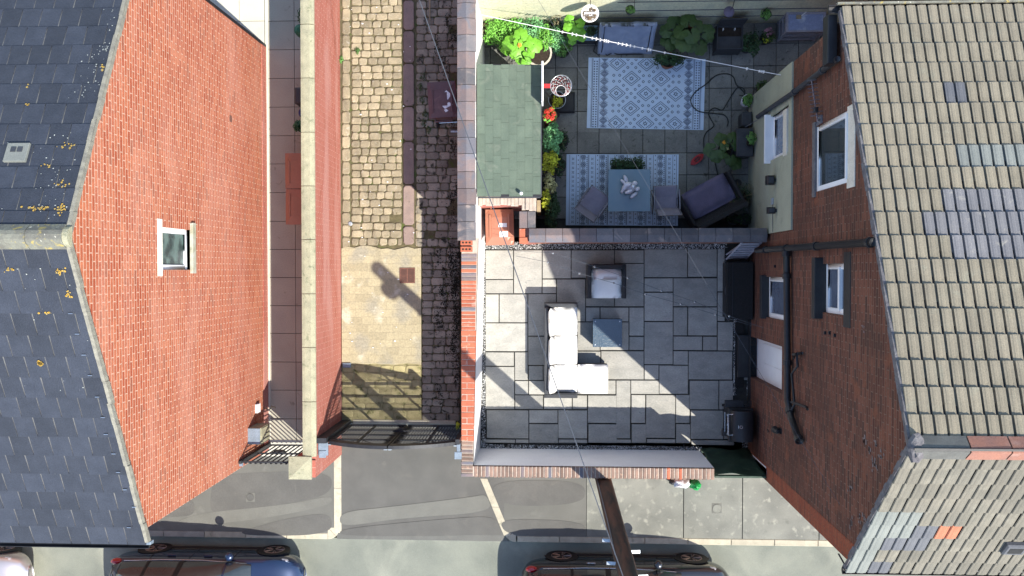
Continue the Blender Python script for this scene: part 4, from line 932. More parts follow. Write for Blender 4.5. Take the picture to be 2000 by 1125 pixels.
for i in range(8):
    L_ = .62 if i == 0 else .46; m_ = 'ridge_dark' if i == 0 else 'ridge_terracotta'; dz = rng.uniform(-.01, .02)
    mb = MB(); prof = [(-.17, -.06), (-.035, .075), (.0, .04), (.035, .075), (.17, -.06)] if 0 else [(-.14, -.05), (-.03, .09), (.03, .09), (.14, -.02)]
    k = 4; xa, xb = x+.006, x+L_-.006
    vv = [(xa, YR2+a_, ZR2+.02+b_+dz) for a_, b_ in prof]+[(xb, YR2+a_, ZR2+.02+b_) for a_, b_ in prof]
    mb.add(vv, [(i_, i_+1, k+i_+1, k+i_) for i_ in range(k-1)]+[tuple(range(k)), tuple(range(k, 2*k))[::-1]]); mb.build('ridge_tile', m_, RO2)
    x += L_
MB().blob((XV+.06, YR2, ZR2+.02), (.1, .17, .09), jit=.15).build('ridge_mortar', 'mortar_grey', RO2)
MB().box(XV, 13, YR2-.006, YR2+.02, ZR2+.121, ZR2+.14).build('ridge_shade_strip', 'black_plastic', RO2)  # black strip standing in for the shaded gap along the ridge
gutter(XV-.02, 13, YSE-.04, rz2(YSE)-.03, H2, r=.055); gutter(XV-.14, 13, YNE+.03, rz2(YNE)-.03, H2, 'black_plastic', r=.06)
MB().box(XV-.03, 13, YNE+.085, YNE+.115, rz2(YNE)-.06, rz2(YNE)+.02).build('gutter_lip', 'mossy_concrete', H2)
mb = MB(); ax, ay = P(1640, 68, 5.6); mb.box(XR-.19, XR-.05, P(1640, 122, 5.6)[1], YNE-.02, rz2(YNE)-.32, rz2(YNE)-.1, ch=.01); mb.build('box_gutter', 'black_plastic', H2)
MB().tube([(XR-.09, YSE+.15, 5.9), (XR-.03, YSE+.02, 6.0), (XR-.05, YSE-.03, rz2(YSE)-.05)], .012, 6).build('gutter_bracket', 'black_plastic', H2)
# whitewash smears on the gable
mb = MB()
for (px, py, s_) in ((1688, 860, 1), (1700, 880, 1), (1712, 865, .8), (1705, 900, 1), (1719, 890, .8), (1658, 955, 1.2), (1662, 1020, 1.3), (1680, 1012, 1), (1690, 1018, 1), (1698, 480, .6), (1696, 380, .7), (1691, 340, .6), (1710, 910, .8), (1687, 640, .5)):
    for q_ in range(5):
        y, z = PW(px+rng.gauss(0, 2.5), py+rng.gauss(0, 6*s_), XR-.006); L1 = .03*s_*rng.uniform(.5, 1.3); mb.quad((XR-.006, y-L1, z-.02), (XR-.006, y+L1, z-.02), (XR-.006, y+L1*.7, z+.02), (XR-.006, y-L1*.8, z+.025))
mb.build('mortar_smears', 'lime_smear', H2, kind='stuff')
vx, vy = P(1985, 1072, 6.7); vv = MB(Matrix.Translation((vx, vy, rz2(vy)+.07)) @ Matrix.Rotation(math.atan2(ZR2-ZES, YR2-YS2), 4, 'X')); vv.box(-.14, .14, -.12, .12, -.02, .05, ch=.02); vt = vv.build('vent_tile', 'roof_tile_blue', RO2); vv = MB(Matrix.Translation((vx, vy, rz2(vy)+.07)) @ Matrix.Rotation(math.atan2(ZR2-ZES, YR2-YS2), 4, 'X')); vv.box(-.09, .09, -.07, .06, .045, .053); vv.build('louvre', 'black_plastic', vt)
# ================================================================== things
def cone_pot(name, parent, x, y, z, r0, r1, h, m, n=20, sq=0, soil=True):
    mb = MB(); mb.lathe([(r0, z), (r1, z+h-.03), (r1*1.07, z+h-.03), (r1*1.07, z+h), (r1*.93, z+h), (r1*.9, z+h-.04), (.01, z+h-.04)], x, y, n, sq)
    p = mb.build(name, m, parent, smooth=False, bevel=0)
    if soil: MB().lathe([(r1*.88, z+h-.05), (r1*.88, z+h-.035), (.01, z+h-.025)], x, y, 14, sq).build('soil', 'soil', parent)
    return p
# ---------- shed
a = P(930, 125, 2.1); b = P(1056, 384, 2.0)
T = thing('garden_shed', 'low garden shed with green felt shingle roof beside the tall lane wall', 'shed', ((a[0]+b[0])/2, (a[1]+b[1])/2, 0))
sx0, sx1, sy0, sy1 = -1.39, b[0], b[1], a[1]
MB().box(sx0+.02, sx1-.08, sy0+.06, sy1-.06, 0, 1.93).build('wall', 'wood_grey', T)
for i in range(8): 
    yy = sy0+.06+(sy1-sy0-.12)*i/8; MB().box(sx1-.08, sx1-.06, yy+.006, yy+(sy1-sy0-.12)/8-.006, 0.02, 1.9).build('board', 'wood_grey', T)
rf = MB().add([(sx0, sy0, 2.06), (sx1, sy0, 1.96), (sx1, sy1, 1.96), (sx0, sy1, 2.06), (sx0, sy0, 2.085), (sx1, sy0, 1.985), (sx1, sy1, 1.985), (sx0, sy1, 2.085)],
        [(3, 2, 1, 0), (4, 5, 6, 7), (0, 1, 5, 4), (1, 2, 6, 5), (2, 3, 7, 6), (3, 0, 4, 7)]).build('roof', 'black_plastic', T)
ncol = 8; pw = (sx1-sx0)/ncol
for c in range(ncol):
    o_ = (.18, .0, .12, .06)[c % 4]; y = sy0-.36+o_
    while y < sy1:
        ya, yb = max(y, sy0), min(y+.34, sy1); y += .34
        if yb-ya < .05: continue
        xa, xb = sx0+c*pw, sx0+(c+1)*pw; za = lambda X: 2.088-.1*(X-sx0)/(sx1-sx0)+.0
        ov = .012 if c < ncol-1 else 0
        j = rng.uniform(0, .003)
        MB().add([(xa+.002, ya+.002, za(xa)), (xb, ya+.002, za(xb)), (xb, yb-.002, za(xb)), (xa+.002, yb-.002, za(xa)), (xa+.002, ya+.002, za(xa)+.005+j), (xb, ya+.002, za(xb)+.011+j), (xb, yb-.002, za(xb)+.011+j), (xa+.002, yb-.002, za(xa)+.005+j)],
                 [(3, 2, 1, 0), (4, 5, 6, 7), (0, 1, 5, 4), (1, 2, 6, 5), (2, 3, 7, 6), (3, 0, 4, 7)]).build('shingle', 'felt_green', rf)
MB().box(sx1, sx1+.02, sy0, sy1, 1.90, 1.99).build('fascia', 'dark_grey', T)
MB().box(sx0, sx1, sy0-.02, sy0, 1.9, 2.0).build('fascia', 'dark_grey', T)
x, y = P(1018, 378, 2.1); t = MB().blob((x, y, 2.14), (.035, .035, .06)).build('solar_light', 'white_upvc', smooth=True); prop(t, 'small white lamp head on the southern edge of the green shed roof', 'lamp')
# ---------- brown bin in the store, bin in the lane, two bins on the path
def wheelie_bin(name, label, loc, rz, m, group=None, stickers=()):
    t = thing(name, label, 'bin', loc, rz, group); H_ = 1.02
    mb = MB(); mb.add([(-.21, -.25, .06), (.21, -.25, .06), (.21, .25, .06), (-.21, .25, .06), (-.275, -.33, H_-.08), (.275, -.33, H_-.08), (.275, .33, H_-.08), (-.275, .33, H_-.08)],
                      [(3, 2, 1, 0), (0, 1, 5, 4), (1, 2, 6, 5), (2, 3, 7, 6), (3, 0, 4, 7), (4, 5, 6, 7)]); mb.build('body', m, t, local=True, bevel=.02)
    # lid: shallow domed slab with raised border
    mb = MB(); n = 9; vs = []; fs = []
    for j in range(n+1):
        for i in range(n+1):
            u = i/n*2-1; v = j/n*2-1; z = H_+.05-.035*(max(abs(u), abs(v))**4)-.0+.012*(1 if max(abs(u), abs(v)) < .66 else 0)
            vs.append((u*.285*(1-.04*(v > .6)), v*.36, z))
    for j in range(n):
        for i in range(n): k = j*(n+1)+i; fs.append((k, k+1, k+n+2, k+n+1))
    mb.add(vs, fs); mb.box(-.285, .285, -.36, .36, H_-.09, H_+.013, ch=.004); lid = mb.build('lid', m, t, local=True, bevel=0)
    for sx in (-1, 1): MB().box(sx*.19-.02, sx*.19+.02, -.20, .26, H_+.05, H_+.068, ch=.008).build('lid_rib', m, lid, local=True)
    mb = MB(); mb.tube([(-.17, .36, H_-.02), (-.17, .44, H_+.01), (.17, .44, H_+.01), (.17, .36, H_-.02)], .014, 8); mb.build('handle', m, t, local=True)
    for sx in (-1, 1): MB().tube([(sx*.23-.025, .30, .11), (sx*.23+.025, .30, .11)], .11, 14).build('wheel', 'tyre', t, local=True)
    MB().tube([(-.24, .30, .11), (.24, .30, .11)], .014, 8).build('axle', 'steel', t, local=True)
    for (a_, b_, c_, d_) in stickers: MB().box(a_, b_, c_, d_, H_+.058, H_+.0665).build('sticker', 'label_white', lid, local=True)
    return t
wheelie_bin('wheelie_bin', 'brown wheelie bin half in sunlight inside the small brick bin store', (*P(976, 444, 1.0), 0), R(1), 'bin_brown', None, ((.0, .17, -.2, -.09), (-.02, .15, .0, .08)))
wheelie_bin('wheelie_bin', 'faded plum bin with torn white stickers on the shaded cobbles against the lane wall', (*P(864, 195, 1.0), 0), R(183), 'bin_plum')
t = bpy.data.objects['wheelie_bin.001']; lid = [o for o in t.children if o.name.startswith('lid')][0]
for pts in ([(-.02, -.10), (-.12, .02), (-.20, -.08), (-.10, -.17)], [(.0, .14), (-.05, .20), (-.22, .12), (-.14, .07)], [(-.03, .22), (-.06, .27), (-.12, .24), (-.08, .2)]):
    MB().prism(pts, 1.075, 1.081).build('sticker', 'label_white', lid, local=True)
b1 = wheelie_bin('wheelie_bin', 'brown bin on the shaded slab path, the nearer one to the green plant pot', (*P(585, 334, 1.0), 0), R(180), 'bin_brown')
b2 = wheelie_bin('wheelie_bin', 'brown bin on the shaded slab path, back to back with the other and farther south', (*P(586, 404, 1.0), 0), 0, 'bin_brown')
# things behind the lane wall on the path
def potted(name, label, cat, x, y, pot_m, r, h, leafm, rad, n, leaf, z=0, group=None, up=.5, sq=0, lift=0, potname='pot'):
    t = thing(name, label, cat, (x, y, z), 0, group); cone_pot(potname, t, x, y, z, r*.8, r, h, pot_m, sq=sq)
    if isinstance(leafm, str): leafm = [(leafm, 1)]
    for m_, f_ in leafm:
        mb = MB(); foliage(mb, (x, y, z+h+lift), rad, int(n*f_), leaf, up); mb.build('foliage', m_, t)
    mb = MB()
    for i in range(5): q = rng.uniform(0, 6.28); mb.tube([(x, y, z+h-.05), (x+rad[0]*.3*math.cos(q), y+rad[1]*.3*math.sin(q), z+h+lift+rad[2]*.4), (x+rad[0]*.6*math.cos(q), y+rad[1]*.6*math.sin(q), z+h+lift+rad[2]*.7)], [.008, .006, .003], 5)
    mb.build('stem', leafm[0][0], t)
    return t
x, y = P(577, 243, .7); t = potted('potted_plant', 'glossy dark green plant in a pale pot on the shaded path behind the lane wall', 'plant', x+.05, y, 'pot_cream', .13, .45, 'plant_green', (.17, .14, .18), 90, (.13, .06))
x, y = P(584, 214, .6); t = thing('watering_can', 'blue plastic watering can on the shaded path beside the glossy green plant', 'watering can', (x, y, 0))
MB().lathe([(.10, .0), (.12, .25), (.09, .33), (.04, .35)], x, y, 14).build('body', 'blue_plastic', t); MB().tube([(x, y-.1, .05), (x-.03, y-.28, .35)], [.03, .015], 8).build('spout', 'blue_plastic', t); MB().tube([(x, y-.02, .33), (x, y+.10, .40), (x, y+.14, .2)], .012, 6).build('handle', 'blue_plastic', t)
x, y = P(582, 186, .5); prop(MB().box(x-.08, x+.2, y-.17, y+.17, 0, .5, ch=.03).build('storage_tub', 'dark_grey', bevel=.01), 'dark grey tub against the lane wall north of the blue watering can', 'tub')
x, y = P(583, 28, 1.1); t = potted('shrub', 'dark small-leaved shrub on the shaded path at the top of the lane wall', 'shrub', x+.05, y, 'pot_dark', .16, .4, 'leaf_dark', (.17, .24, .75), 500, (.06, .03), lift=.1)
x, y = P(584, 57, .6); prop(MB().lathe([(.10, 0), (.13, .45), (.12, .55), (.05, .58)], x, y, 14).build('green_tub', 'plant_green'), 'green tub on the shaded path below the dark shrub', 'tub')

# ---------- railing side gate
gx0_, gx1_ = XL+.03, -5.02; GY = -3.80
t = thing('railing_gate', 'narrow grey steel railing gate between the red gable and the stone pier cap', 'gate', ((gx0_+gx1_)/2, GY, 0))
for z_ in (.12, .95, 1.72): MB().box(gx0_+.04, gx1_-.02, GY-.015, GY+.015, z_-.02, z_+.02).build('rail', 'gate_steel', t)
n = 10
for i in range(n): xx = gx0_+.1+(gx1_-gx0_-.18)*i/(n-1); MB().tube([(xx, GY-.0, .06), (xx, GY-.0, 1.70)], .014, 6).build('bar', 'gate_steel', t); MB().box(xx-.016, xx+.016, GY-.035, GY-.016, 1.69, 1.76, ch=.006).build('finial', 'gate_steel', t)
for xx in (gx0_, gx1_): MB().box(xx-.03, xx+.03, GY-.03, GY+.03, 0, 1.78, ch=.01).build('post', 'grey_paint' if xx > -5.5 else 'gate_steel', t)
mb = MB(); mb.box(gx0_+.42, gx0_+.62, GY+.0, GY+.07, .88, 1.02, ch=.01); mb.tube([(gx0_+.4, GY+.05, 1.05), (gx0_+.55, GY+.05, 1.08), (gx0_+.66, GY+.05, .96)], .012, 6); mb.build('latch', 'gate_steel', t)
MB().box(gx0_-.08, gx0_+.03, GY-.09, GY-.03, 1.66, 1.72).build('wall_bracket', 'grey_paint', t)
# curved cable clip seen near the gate
mb = MB(); mb.tube([(XL+.05, -2.95, .35), (XL+.14, -3.0, .36), (XL+.2, -2.92, .36), (XL+.28, -2.95, .35)], .02, 6); prop(mb.build('hose_pipe', 'coping_concrete'), 'short pale curled hose end on the path near the railing gate', 'hose')

# ---------- arched double gate with perforated panels
GY = -3.36; GXa, GXb = LX0+.22, LX1-.14; gm = (GXa+GXb)/2; HS, HM = 1.90, 2.32
T = thing('arched_gate', 'arched black steel double gate with perforated panels closing the cobbled lane', 'gate', (gm, GY, 0))
def ztop(x): u = (x-gm)/((GXb-GXa)/2); return HS+(HM-HS)*(1-u*u)
def frame_bar(mb, x0, x1, z0, z1, d=.02): mb.box(x0, x1, GY-d, GY+d, z0, z1)
for side in (-1, 1):
    xa, xb = (GXa, gm-.012) if side < 0 else (gm+.012, GXb)
    lf = MB(); 
    n = 12
    for i in range(n):      # arched top bar
        x0 = xa+(xb-xa)*i/n; x1 = xa+(xb-xa)*(i+1)/n
        lf.add([(x0, GY-.035, ztop(x0)-.22), (x1, GY-.035, ztop(x1)-.22), (x1, GY+.03, ztop(x1)-.22), (x0, GY+.03, ztop(x0)-.22), (x0, GY-.035, ztop(x0)), (x1, GY-.035, ztop(x1)), (x1, GY+.03, ztop(x1)), (x0, GY+.03, ztop(x0))], [(3, 2, 1, 0), (4, 5, 6, 7), (0, 1, 5, 4), (2, 3, 7, 6)])
    for x_ in (xa, xb): w_ = .035; lf.box(min(x_, x_-side*w_*0+(-w_ if x_ == xb else w_)), max(x_, x_+(-w_ if x_ == xb else w_)), GY-.02, GY+.02, .08, ztop(x_)-.05)
    frame_bar(lf, xa, xb, .06, .14)
    leaf = lf.build('gate_leaf', 'gate_steel', T)
    xm = (xa+xb)/2+side*.05
    for z_ in (.62, 1.12, 1.60): MB().box(xa+.03, xb-.03, GY-.014, GY+.014, z_-.03, z_+.03).build('rail', 'gate_steel', leaf)
    MB().box(xm-.018, xm+.018, GY-.016, GY+.016, .14, ztop(xm)-.07).build('mid_stile', 'gate_steel', leaf)
    # perforated sheet: fine lattice
    mb = MB(); p_ = .06; x = xa+.04
    while x < xb-.03: mb.box(x-.0095, x+.0095, GY-.004, GY-.001, .14, ztop(x)-.12, t=0); x += p_
    z = .15
    while z < HM-.12:
        hw_ = ((GXb-GXa)/2)*math.sqrt(max(0, 1-max(0, (z+.12-HS))/(HM-HS))); mb.box(max(xa+.03, gm-hw_), min(xb-.03, gm+hw_), GY+.001, GY+.003, z-.0075, z+.0075, t=0); z += p_
    mb.build('perforated_panel', 'gate_steel', leaf, kind='stuff')
    # fan bars in the arch
    mb = MB(); cx_ = xm
    for q in (50, 90, 130):
        L_ = .6; ex = cx_+L_*math.cos(R(q)); 
        for s_ in [k/30 for k in range(1, 31)]:
            px_ = cx_+L_*s_*math.cos(R(q)); pz_ = 1.6+L_*s_*math.sin(R(q))
            if px_ < xa+.02 or px_ > xb-.02 or pz_ > ztop(min(max(px_, xa), xb))-.04: break
        mb.tube([(cx_, GY, 1.6), (px_, GY, pz_)], .009, 5)
    mb.build('fan_bar', 'gate_steel', leaf)
MB().box(gm-.17, gm+.13, GY-.03, GY-.021, .10, ztop(gm)-.07).build('cover_plate', 'gate_steel', T)
for dx in (-.075, .005): MB().box(gm+dx, gm+dx+.065, GY-.055, GY-.036, HM-.09, HM-.02, ch=.004).build('hinge_plate', 'galvanised', T)
for x_, o_ in ((GXa, -1), (GXb, 1)): MB().box(x_-.03, x_+.04, GY-.056, GY-.036, HS-.10, HS-.01, ch=.004).build('hinge_plate', 'galvanised', T)
for x_, wall in ((GXa-.02, LX0), (GXb+.02, LX1-.04)):
    MB().box(min(x_, wall)+.0, max(x_, wall)-.0, GY+.0, GY+.10, .0, 2.0).build('gate_post', 'gate_steel', T)
    MB().box(min(x_, wall)+.01, max(x_, wall), GY-.26, GY-.0, 1.84, 1.90, ch=.01).build('bracket_arm', 'grey_paint', T)
    MB().box((x_+wall)/2-.07, (x_+wall)/2+.07, GY-.30, GY-.16, 1.90, 1.915, ch=.005).build('bracket_plate', 'grey_paint', T)
mb = MB(); mb.tube([(gm-.12, GY+.06, .95), (gm+.05, GY+.09, .9), (gm+.10, GY+.06, .8)], .016, 6); mb.box(gm-.16, gm+.16, GY+.03, GY+.06, .9, .94); mb.build('bolt', 'gate_steel', T)
x, y = P(893, 833, .2); t = thing('weed', 'bright yellow-green weed growing at the foot of the lane wall beside the arched gate', 'plant', (x, y, 0)); mb = MB(); foliage(mb, (x, y, .05), (.05, .08, .35), 40, (.08, .05)); mb.build('foliage', 'leaf_lime', t)
for px, py, lb in ((660, 118, 'small weed at the foot of the pink brick wall beside the sunlit cobbles'), (693, 100, 'tiny weed growing between sunlit cobbles')):
    x, y = P(px+6, py, 0); t = thing('weed', lb, 'plant', (x, y, 0)); mb = MB(); foliage(mb, (x, y, .02), (.06, .09, .1), 60, (.05, .02)); mb.build('foliage', 'leaf_mid', t)
t = thing('weeds', 'straggling green weeds among the dark shaded cobbles around the plum bin', 'plant', (*P(825, 200), 0)); mb = MB()
for px, py in ((822, 170), (825, 195), (830, 222), (828, 240), (880, 222), (838, 255), (890, 190), (826, 150)):
    x, y = P(px, py, 0); foliage(mb, (x, y, .02), (.07, .1, .07), 45, (.05, .018))
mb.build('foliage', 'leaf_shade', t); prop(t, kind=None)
x, y = P(887, 256, .05); t = thing('drink_can', 'crushed silver drink can on the dark cobbles below the plum bin', 'can', (x, y, .03)); MB().tube([(x-.07, y, .06), (x+.07, y-.005, .06)], .033, 12).build('can', 'galvanised', t, smooth=False); MB().tube([(x+.07, y-.005, .06), (x+.078, y-.005, .06)], .026, 12).build('can_end', 'steel', t)
mb = MB(); mb.box(P(840, 10)[0]-.012, P(840, 10)[0]+.012, P(1, 51)[1], 6.5, .03, .05); prop(mb.build('timber_batten', 'wood_pale'), 'thin pale wooden batten lying along the shaded cobbles at the top', 'batten')
# litter on the lane
mb = MB()
for i in range(46):
    x, y = P(rng.uniform(672, 810), rng.uniform(10, 700), .03); s_ = rng.uniform(.006, .018); mb.box(x-s_, x+s_, y-s_*.6, y+s_*.6, .03, .042)
mb.build('litter', 'label_white', kind='stuff')

# ---------- corner sofa, armchair, coffee table
def cushion(parent, name, x0, x1, y0, y1, z0, z1, m='cushion', puff=.03, tilt=None, local=False):
    n = 8; mb = MB(tilt); vs = []; fs = []
    for s_ in (0, 1):
        for j in range(n+1):
            for i in range(n+1):
                u, v = i/n*2-1, j/n*2-1; e = (1-abs(u)**5)*(1-abs(v)**5); q = 1-.025*(abs(v)**6)
                q2 = 1-.025*(abs(u)**6)
                z = (z0+z1)/2+(1 if s_ else -1)*((z1-z0)/2*(e**.35)+(puff if s_ else 0)*(1-u*u)*(1-v*v))+.006*noise.noise(Vector((u*2+x0*5, v*2+y0*3, s_*5)))
                vs.append(((x0+x1)/2+u*q*(x1-x0)/2, (y0+y1)/2+v*q2*(y1-y0)/2, z))
    N1 = (n+1)**2
    for j in range(n):
        for i in range(n): k = j*(n+1)+i; fs += [(k, k+n+1, k+n+2, k+1), (N1+k, N1+k+1, N1+k+n+2, N1+k+n+1)]
    for i in range(n):
        for a_, b_ in (((i), (i+1)), ((n*(n+1)+i+1), (n*(n+1)+i)), (((i+1)*(n+1)), (i*(n+1))), ((i*(n+1)+n), ((i+1)*(n+1)+n))): fs.append((a_, b_, N1+b_, N1+a_))
    mb.add(vs, fs); return mb.build(name, m, parent, smooth=True, local=local)
zA = .62
c0 = P(1063, 592, zA); c1 = P(1128, 778, zA); ch0 = P(1127, 712, .46); ch1 = P(1188, 770, .46)
T = thing('corner_sofa', 'grey rattan corner sofa with bright white cushions and chaise in full sun on the patio', 'sofa', ((c0[0]+c1[0])/2, (c0[1]+c1[1])/2, .03))
X0, X1, Y0, Y1 = c0[0], c1[0], c1[1], c0[1]
MB().box(X0+.05, X1-.01, Y0+.02, Y1-.02, .10, .34, ch=.01).build('base', 'rattan', T)
MB().box(X0, X0+.09, Y0+.09, Y1-.09, .08, .70, ch=.02).build('backrest', 'rattan', T)
MB().box(X0, X1, Y1-.09, Y1, .08, zA, ch=.02).build('arm', 'rattan', T); MB().box(X0, X1, Y0, Y0+.09, .08, zA, ch=.02).build('arm', 'rattan', T)
MB().box(X1-.02, ch1[0]-.01, ch0[1]-(ch0[1]-ch1[1])+.01, ch0[1]-.01, .10, .32, ch=.01).build('chaise_base', 'rattan', T)
for xx, yy in ((X0+.06, Y0+.06), (X0+.06, Y1-.06), (X1-.05, Y1-.06), (X1-.05, Y0+.06), (ch1[0]-.06, ch1[1]+.06), (ch1[0]-.06, ch0[1]-.06)): MB().box(xx-.025, xx+.025, yy-.025, yy+.025, .03, .11).build('foot', 'alu', T)
ymid = [Y0+.09, Y0+.09+(Y1-Y0-.18)/3, Y0+.09+2*(Y1-Y0-.18)/3, Y1-.09]
ymid[1] = ch0[1]
for i in range(3): cushion(T, 'seat_cushion', X0+.12, X1-.0, ymid[i]+.003, ymid[i+1]-.003, .34, .47, puff=.015)
cushion(T, 'chaise_cushion', X1+.005, ch1[0], ch1[1], ch0[1]-.0, .33, .46, puff=.015)
ymid[1] = Y0+.09+(Y1-Y0-.18)/3
for i in range(3):
    yc = (ymid[i]+ymid[i+1])/2; Mt = Matrix.Translation((X0+.19, yc, .62)) @ Matrix.Rotation(R(68+rng.uniform(-3, 3)), 4, 'Y') @ Matrix.Rotation(R(rng.uniform(-5, 5)), 4, 'Z')
    cushion(T, 'back_cushion', -.20, .20, -(ymid[1]-ymid[0])/2+.01, (ymid[1]-ymid[0])/2-.01, -.06, .05, puff=.05, tilt=Mt)
# armchair
c0 = P(1146, 516, .55); c1 = P(1223, 583, .52)
T = thing('armchair', 'dark rattan armchair with white cushions in the shade on the patio', 'armchair', ((c0[0]+c1[0])/2, (c0[1]+c1[1])/2, .03))
X0, X1, Y0, Y1 = c0[0], c1[0], c1[1], c0[1]
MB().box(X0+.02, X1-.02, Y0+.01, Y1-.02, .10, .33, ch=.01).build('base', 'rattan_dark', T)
MB().box(X0, X0+.10, Y0, Y1, .08, .55, ch=.02).build('arm', 'rattan_dark', T); MB().box(X1-.08, X1, Y0, Y1, .08, .55, ch=.02).build('arm', 'rattan_dark', T)
MB().box(X0+.1, X1-.08, Y1-.1, Y1, .08, .68, ch=.02).build('backrest', 'rattan_dark', T)
for xx in (X0+.05, X1-.05):
    for yy in (Y0+.05, Y1-.05): MB().box(xx-.025, xx+.025, yy-.025, yy+.025, .03, .1).build('foot', 'alu', T)
cushion(T, 'seat_cushion', X0+.105, X1-.085, Y0, Y1-.10, .33, .44, puff=.01)
Mt = Matrix.Translation(((X0+X1)/2+.01, Y1-.20, .60)) @ Matrix.Rotation(R(-52), 4, 'X')
cushion(T, 'back_cushion', -.29, .29, -.19, .19, -.06, .06, puff=.05, tilt=Mt)
# coffee table
c0 = P(1158, 623, .42); c1 = P(1215, 678, .42); X0, X1, Y0, Y1 = c0[0], c1[0], c1[1], c0[1]
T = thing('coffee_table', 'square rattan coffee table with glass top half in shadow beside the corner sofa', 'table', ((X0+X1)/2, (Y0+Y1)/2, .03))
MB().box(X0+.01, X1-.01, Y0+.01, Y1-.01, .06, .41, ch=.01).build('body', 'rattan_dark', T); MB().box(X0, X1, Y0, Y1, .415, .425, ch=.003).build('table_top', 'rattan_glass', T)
for xx in (X0+.05, X1-.05):
    for yy in (Y0+.05, Y1-.05): MB().tube([(xx, yy, .425), (xx, yy, .431)], .014, 8).build('suction_pad', 'galvanised', T)
# ---------- storage box, mat, barbecue, rack, side gate
c0 = P(1419, 511, .55); c1 = P(1474, 624, .55)
T = thing('storage_box', 'black plastic garden storage box against the brown brick house', 'box', ((c0[0]+c1[0])/2, (c0[1]+c1[1])/2, .03))
X0, X1, Y0, Y1 = c0[0], min(c1[0], XR-.03), c1[1], c0[1]
MB().box(X0+.03, X1-.02, Y0+.03, Y1-.03, .03, .50, ch=.01).build('body', 'black_paint', T); MB().box(X0, X1, Y0, Y1, .50, .56, ch=.02).build('lid', 'dark_mat', T)
MB().box(X0+.12, X0+.135, Y0+.02, Y1-.02, .56, .565).build('lid_seam', 'black_plastic', T); MB().box(X0-.012, X0+.03, (Y0+Y1)/2-.06, (Y0+Y1)/2+.06, .44, .52).build('clasp', 'dark_grey', T)
a = P(1436, 630, .04); b = P(1473, 756, .04)
prop(MB().box(a[0], XR-.1, b[1], a[1], .03, .05, ch=.004).build('rubber_mat', 'dark_mat'), 'long black rubber mat in front of the white back door', 'mat')
# barbecue
c0 = P(1412, 770, .85); c1 = P(1477, 855, .95)
T = thing('barbecue', 'black gas barbecue with steel lid handle standing by the brown brick house', 'barbecue', ((c0[0]+c1[0])/2, (c0[1]+c1[1])/2, .03))
bx0, bx1 = P(1429, 820, 1.0)[0], P(1474, 820, 1.0)[0]; by0, by1 = P(1, 852, 1.0)[1], P(1, 789, 1.0)[1]
MB().box(bx0+.02, bx1-.02, by0+.03, by1-.03, .12, .80).build('cabinet', 'black_paint', T)
MB().box(bx0-.03, bx1, by0-.0, by1+.0, .80, .88, ch=.01).build('firebox', 'black_plastic', T)
mb = MB(); n = 8; prof = [(bx0+(bx1-bx0)*(.5-.5*math.cos(math.pi*k/n)), .88+.20*math.sin(math.pi*k/n)**.6) for k in range(n+1)]
k = n+1; vs = [(x_, by0+.03, z_) for x_, z_ in prof]+[(x_, by1-.03, z_) for x_, z_ in prof]
mb.add(vs, [(i, k+i, k+i+1, i+1) for i in range(k-1)]+[tuple(range(k)), tuple(range(k, 2*k))[::-1]]); lid = mb.build('lid', 'black_plastic', T, smooth=False, bevel=.012)
MB().tube([(bx0+.04, by1-.10, .99), (bx0-.07, by1-.10, 1.0), (bx0-.07, by0+.16, 1.0), (bx0+.04, by0+.16, .99)], .012, 8).build('lid_handle', 'steel', T, smooth=True)
xq = (bx0+bx1)/2-.06; yq = (by0+by1)/2
MB().tube([(xq, yq, 1.085), (xq, yq, 1.095)], .035, 16).build('badge', 'steel', lid); MB().tube([(xq, yq, 1.095), (xq, yq, 1.098)], .02, 14).build('badge', 'black_plastic', lid); MB().box(xq-.055, xq-.042, yq-.03, yq+.03, 1.08, 1.092).build('badge', 'galvanised', lid)
MB().box(bx0-.10, bx0+.28, by1+.015, by1+.16, .80, .84, ch=.01).build('side_shelf', 'black_paint', T)
for i in range(4): MB().box(bx0+.28, bx1-.02, by1+.03+i*.032, by1+.042+i*.032, .81, .83).build('shelf_slat', 'black_plastic', T)
MB().tube([(bx0-.10, by1-.08, .84), (bx0-.10, by0+.2, .84)], .010, 8).build('front_rail', 'steel', T)
for yy in (by0+.15, (by0+by1)/2, by1-.14): MB().tube([(bx0-.06, yy, .83), (bx0-.03, yy, .83)], .022, 10).build('control_knob', 'galvanised', T)
for yy in (by0+.06, by1-.06):
    for xx in (bx0+.05, bx1-.06): MB().tube([(xx, yy-.02, .09), (xx, yy+.02, .09)], .06, 12).build('wheel', 'tyre', T)
MB().box(bx0-.14, bx0-.06, by0+.10, by0+.24, .70, .80, ch=.01).build('tool_hook', 'black_plastic', T)
# slatted white rack leaning at the end of the dividing wall
T = thing('slatted_rack', 'white slatted wooden rack standing at the house end of the dividing wall', 'rack', (*P(1440, 492), .03))
A0 = P3(1419, 506, .25); A1 = P3(1457, 505, .25); B0 = P3(1449, 474, 1.35); B1 = P3(1487, 472, 1.35)
Bv = B0-A0; Wv = A1-A0
def bar3(p, q, w_=.02, n=4): return MB().tube([p, q], w_, n)
bar3(A0, B0, .024).build('side_rail', 'wood_grey', T); bar3(A1, B1, .024).build('side_rail', 'wood_grey', T)
for i in range(7):
    q = (i+.5)/7; c = A0+Bv*q; d = A1+Bv*q; u = Bv.normalized()*.05; nrm = Vector((0, -.012, .0))
    MB().add([c-u, d-u, d+u, c+u, c-u+nrm, d-u+nrm, d+u+nrm, c+u+nrm], [(0, 1, 2, 3), (7, 6, 5, 4), (0, 4, 5, 1), (1, 5, 6, 2), (2, 6, 7, 3), (3, 7, 4, 0)]).build('slat', 'wood_grey', T)
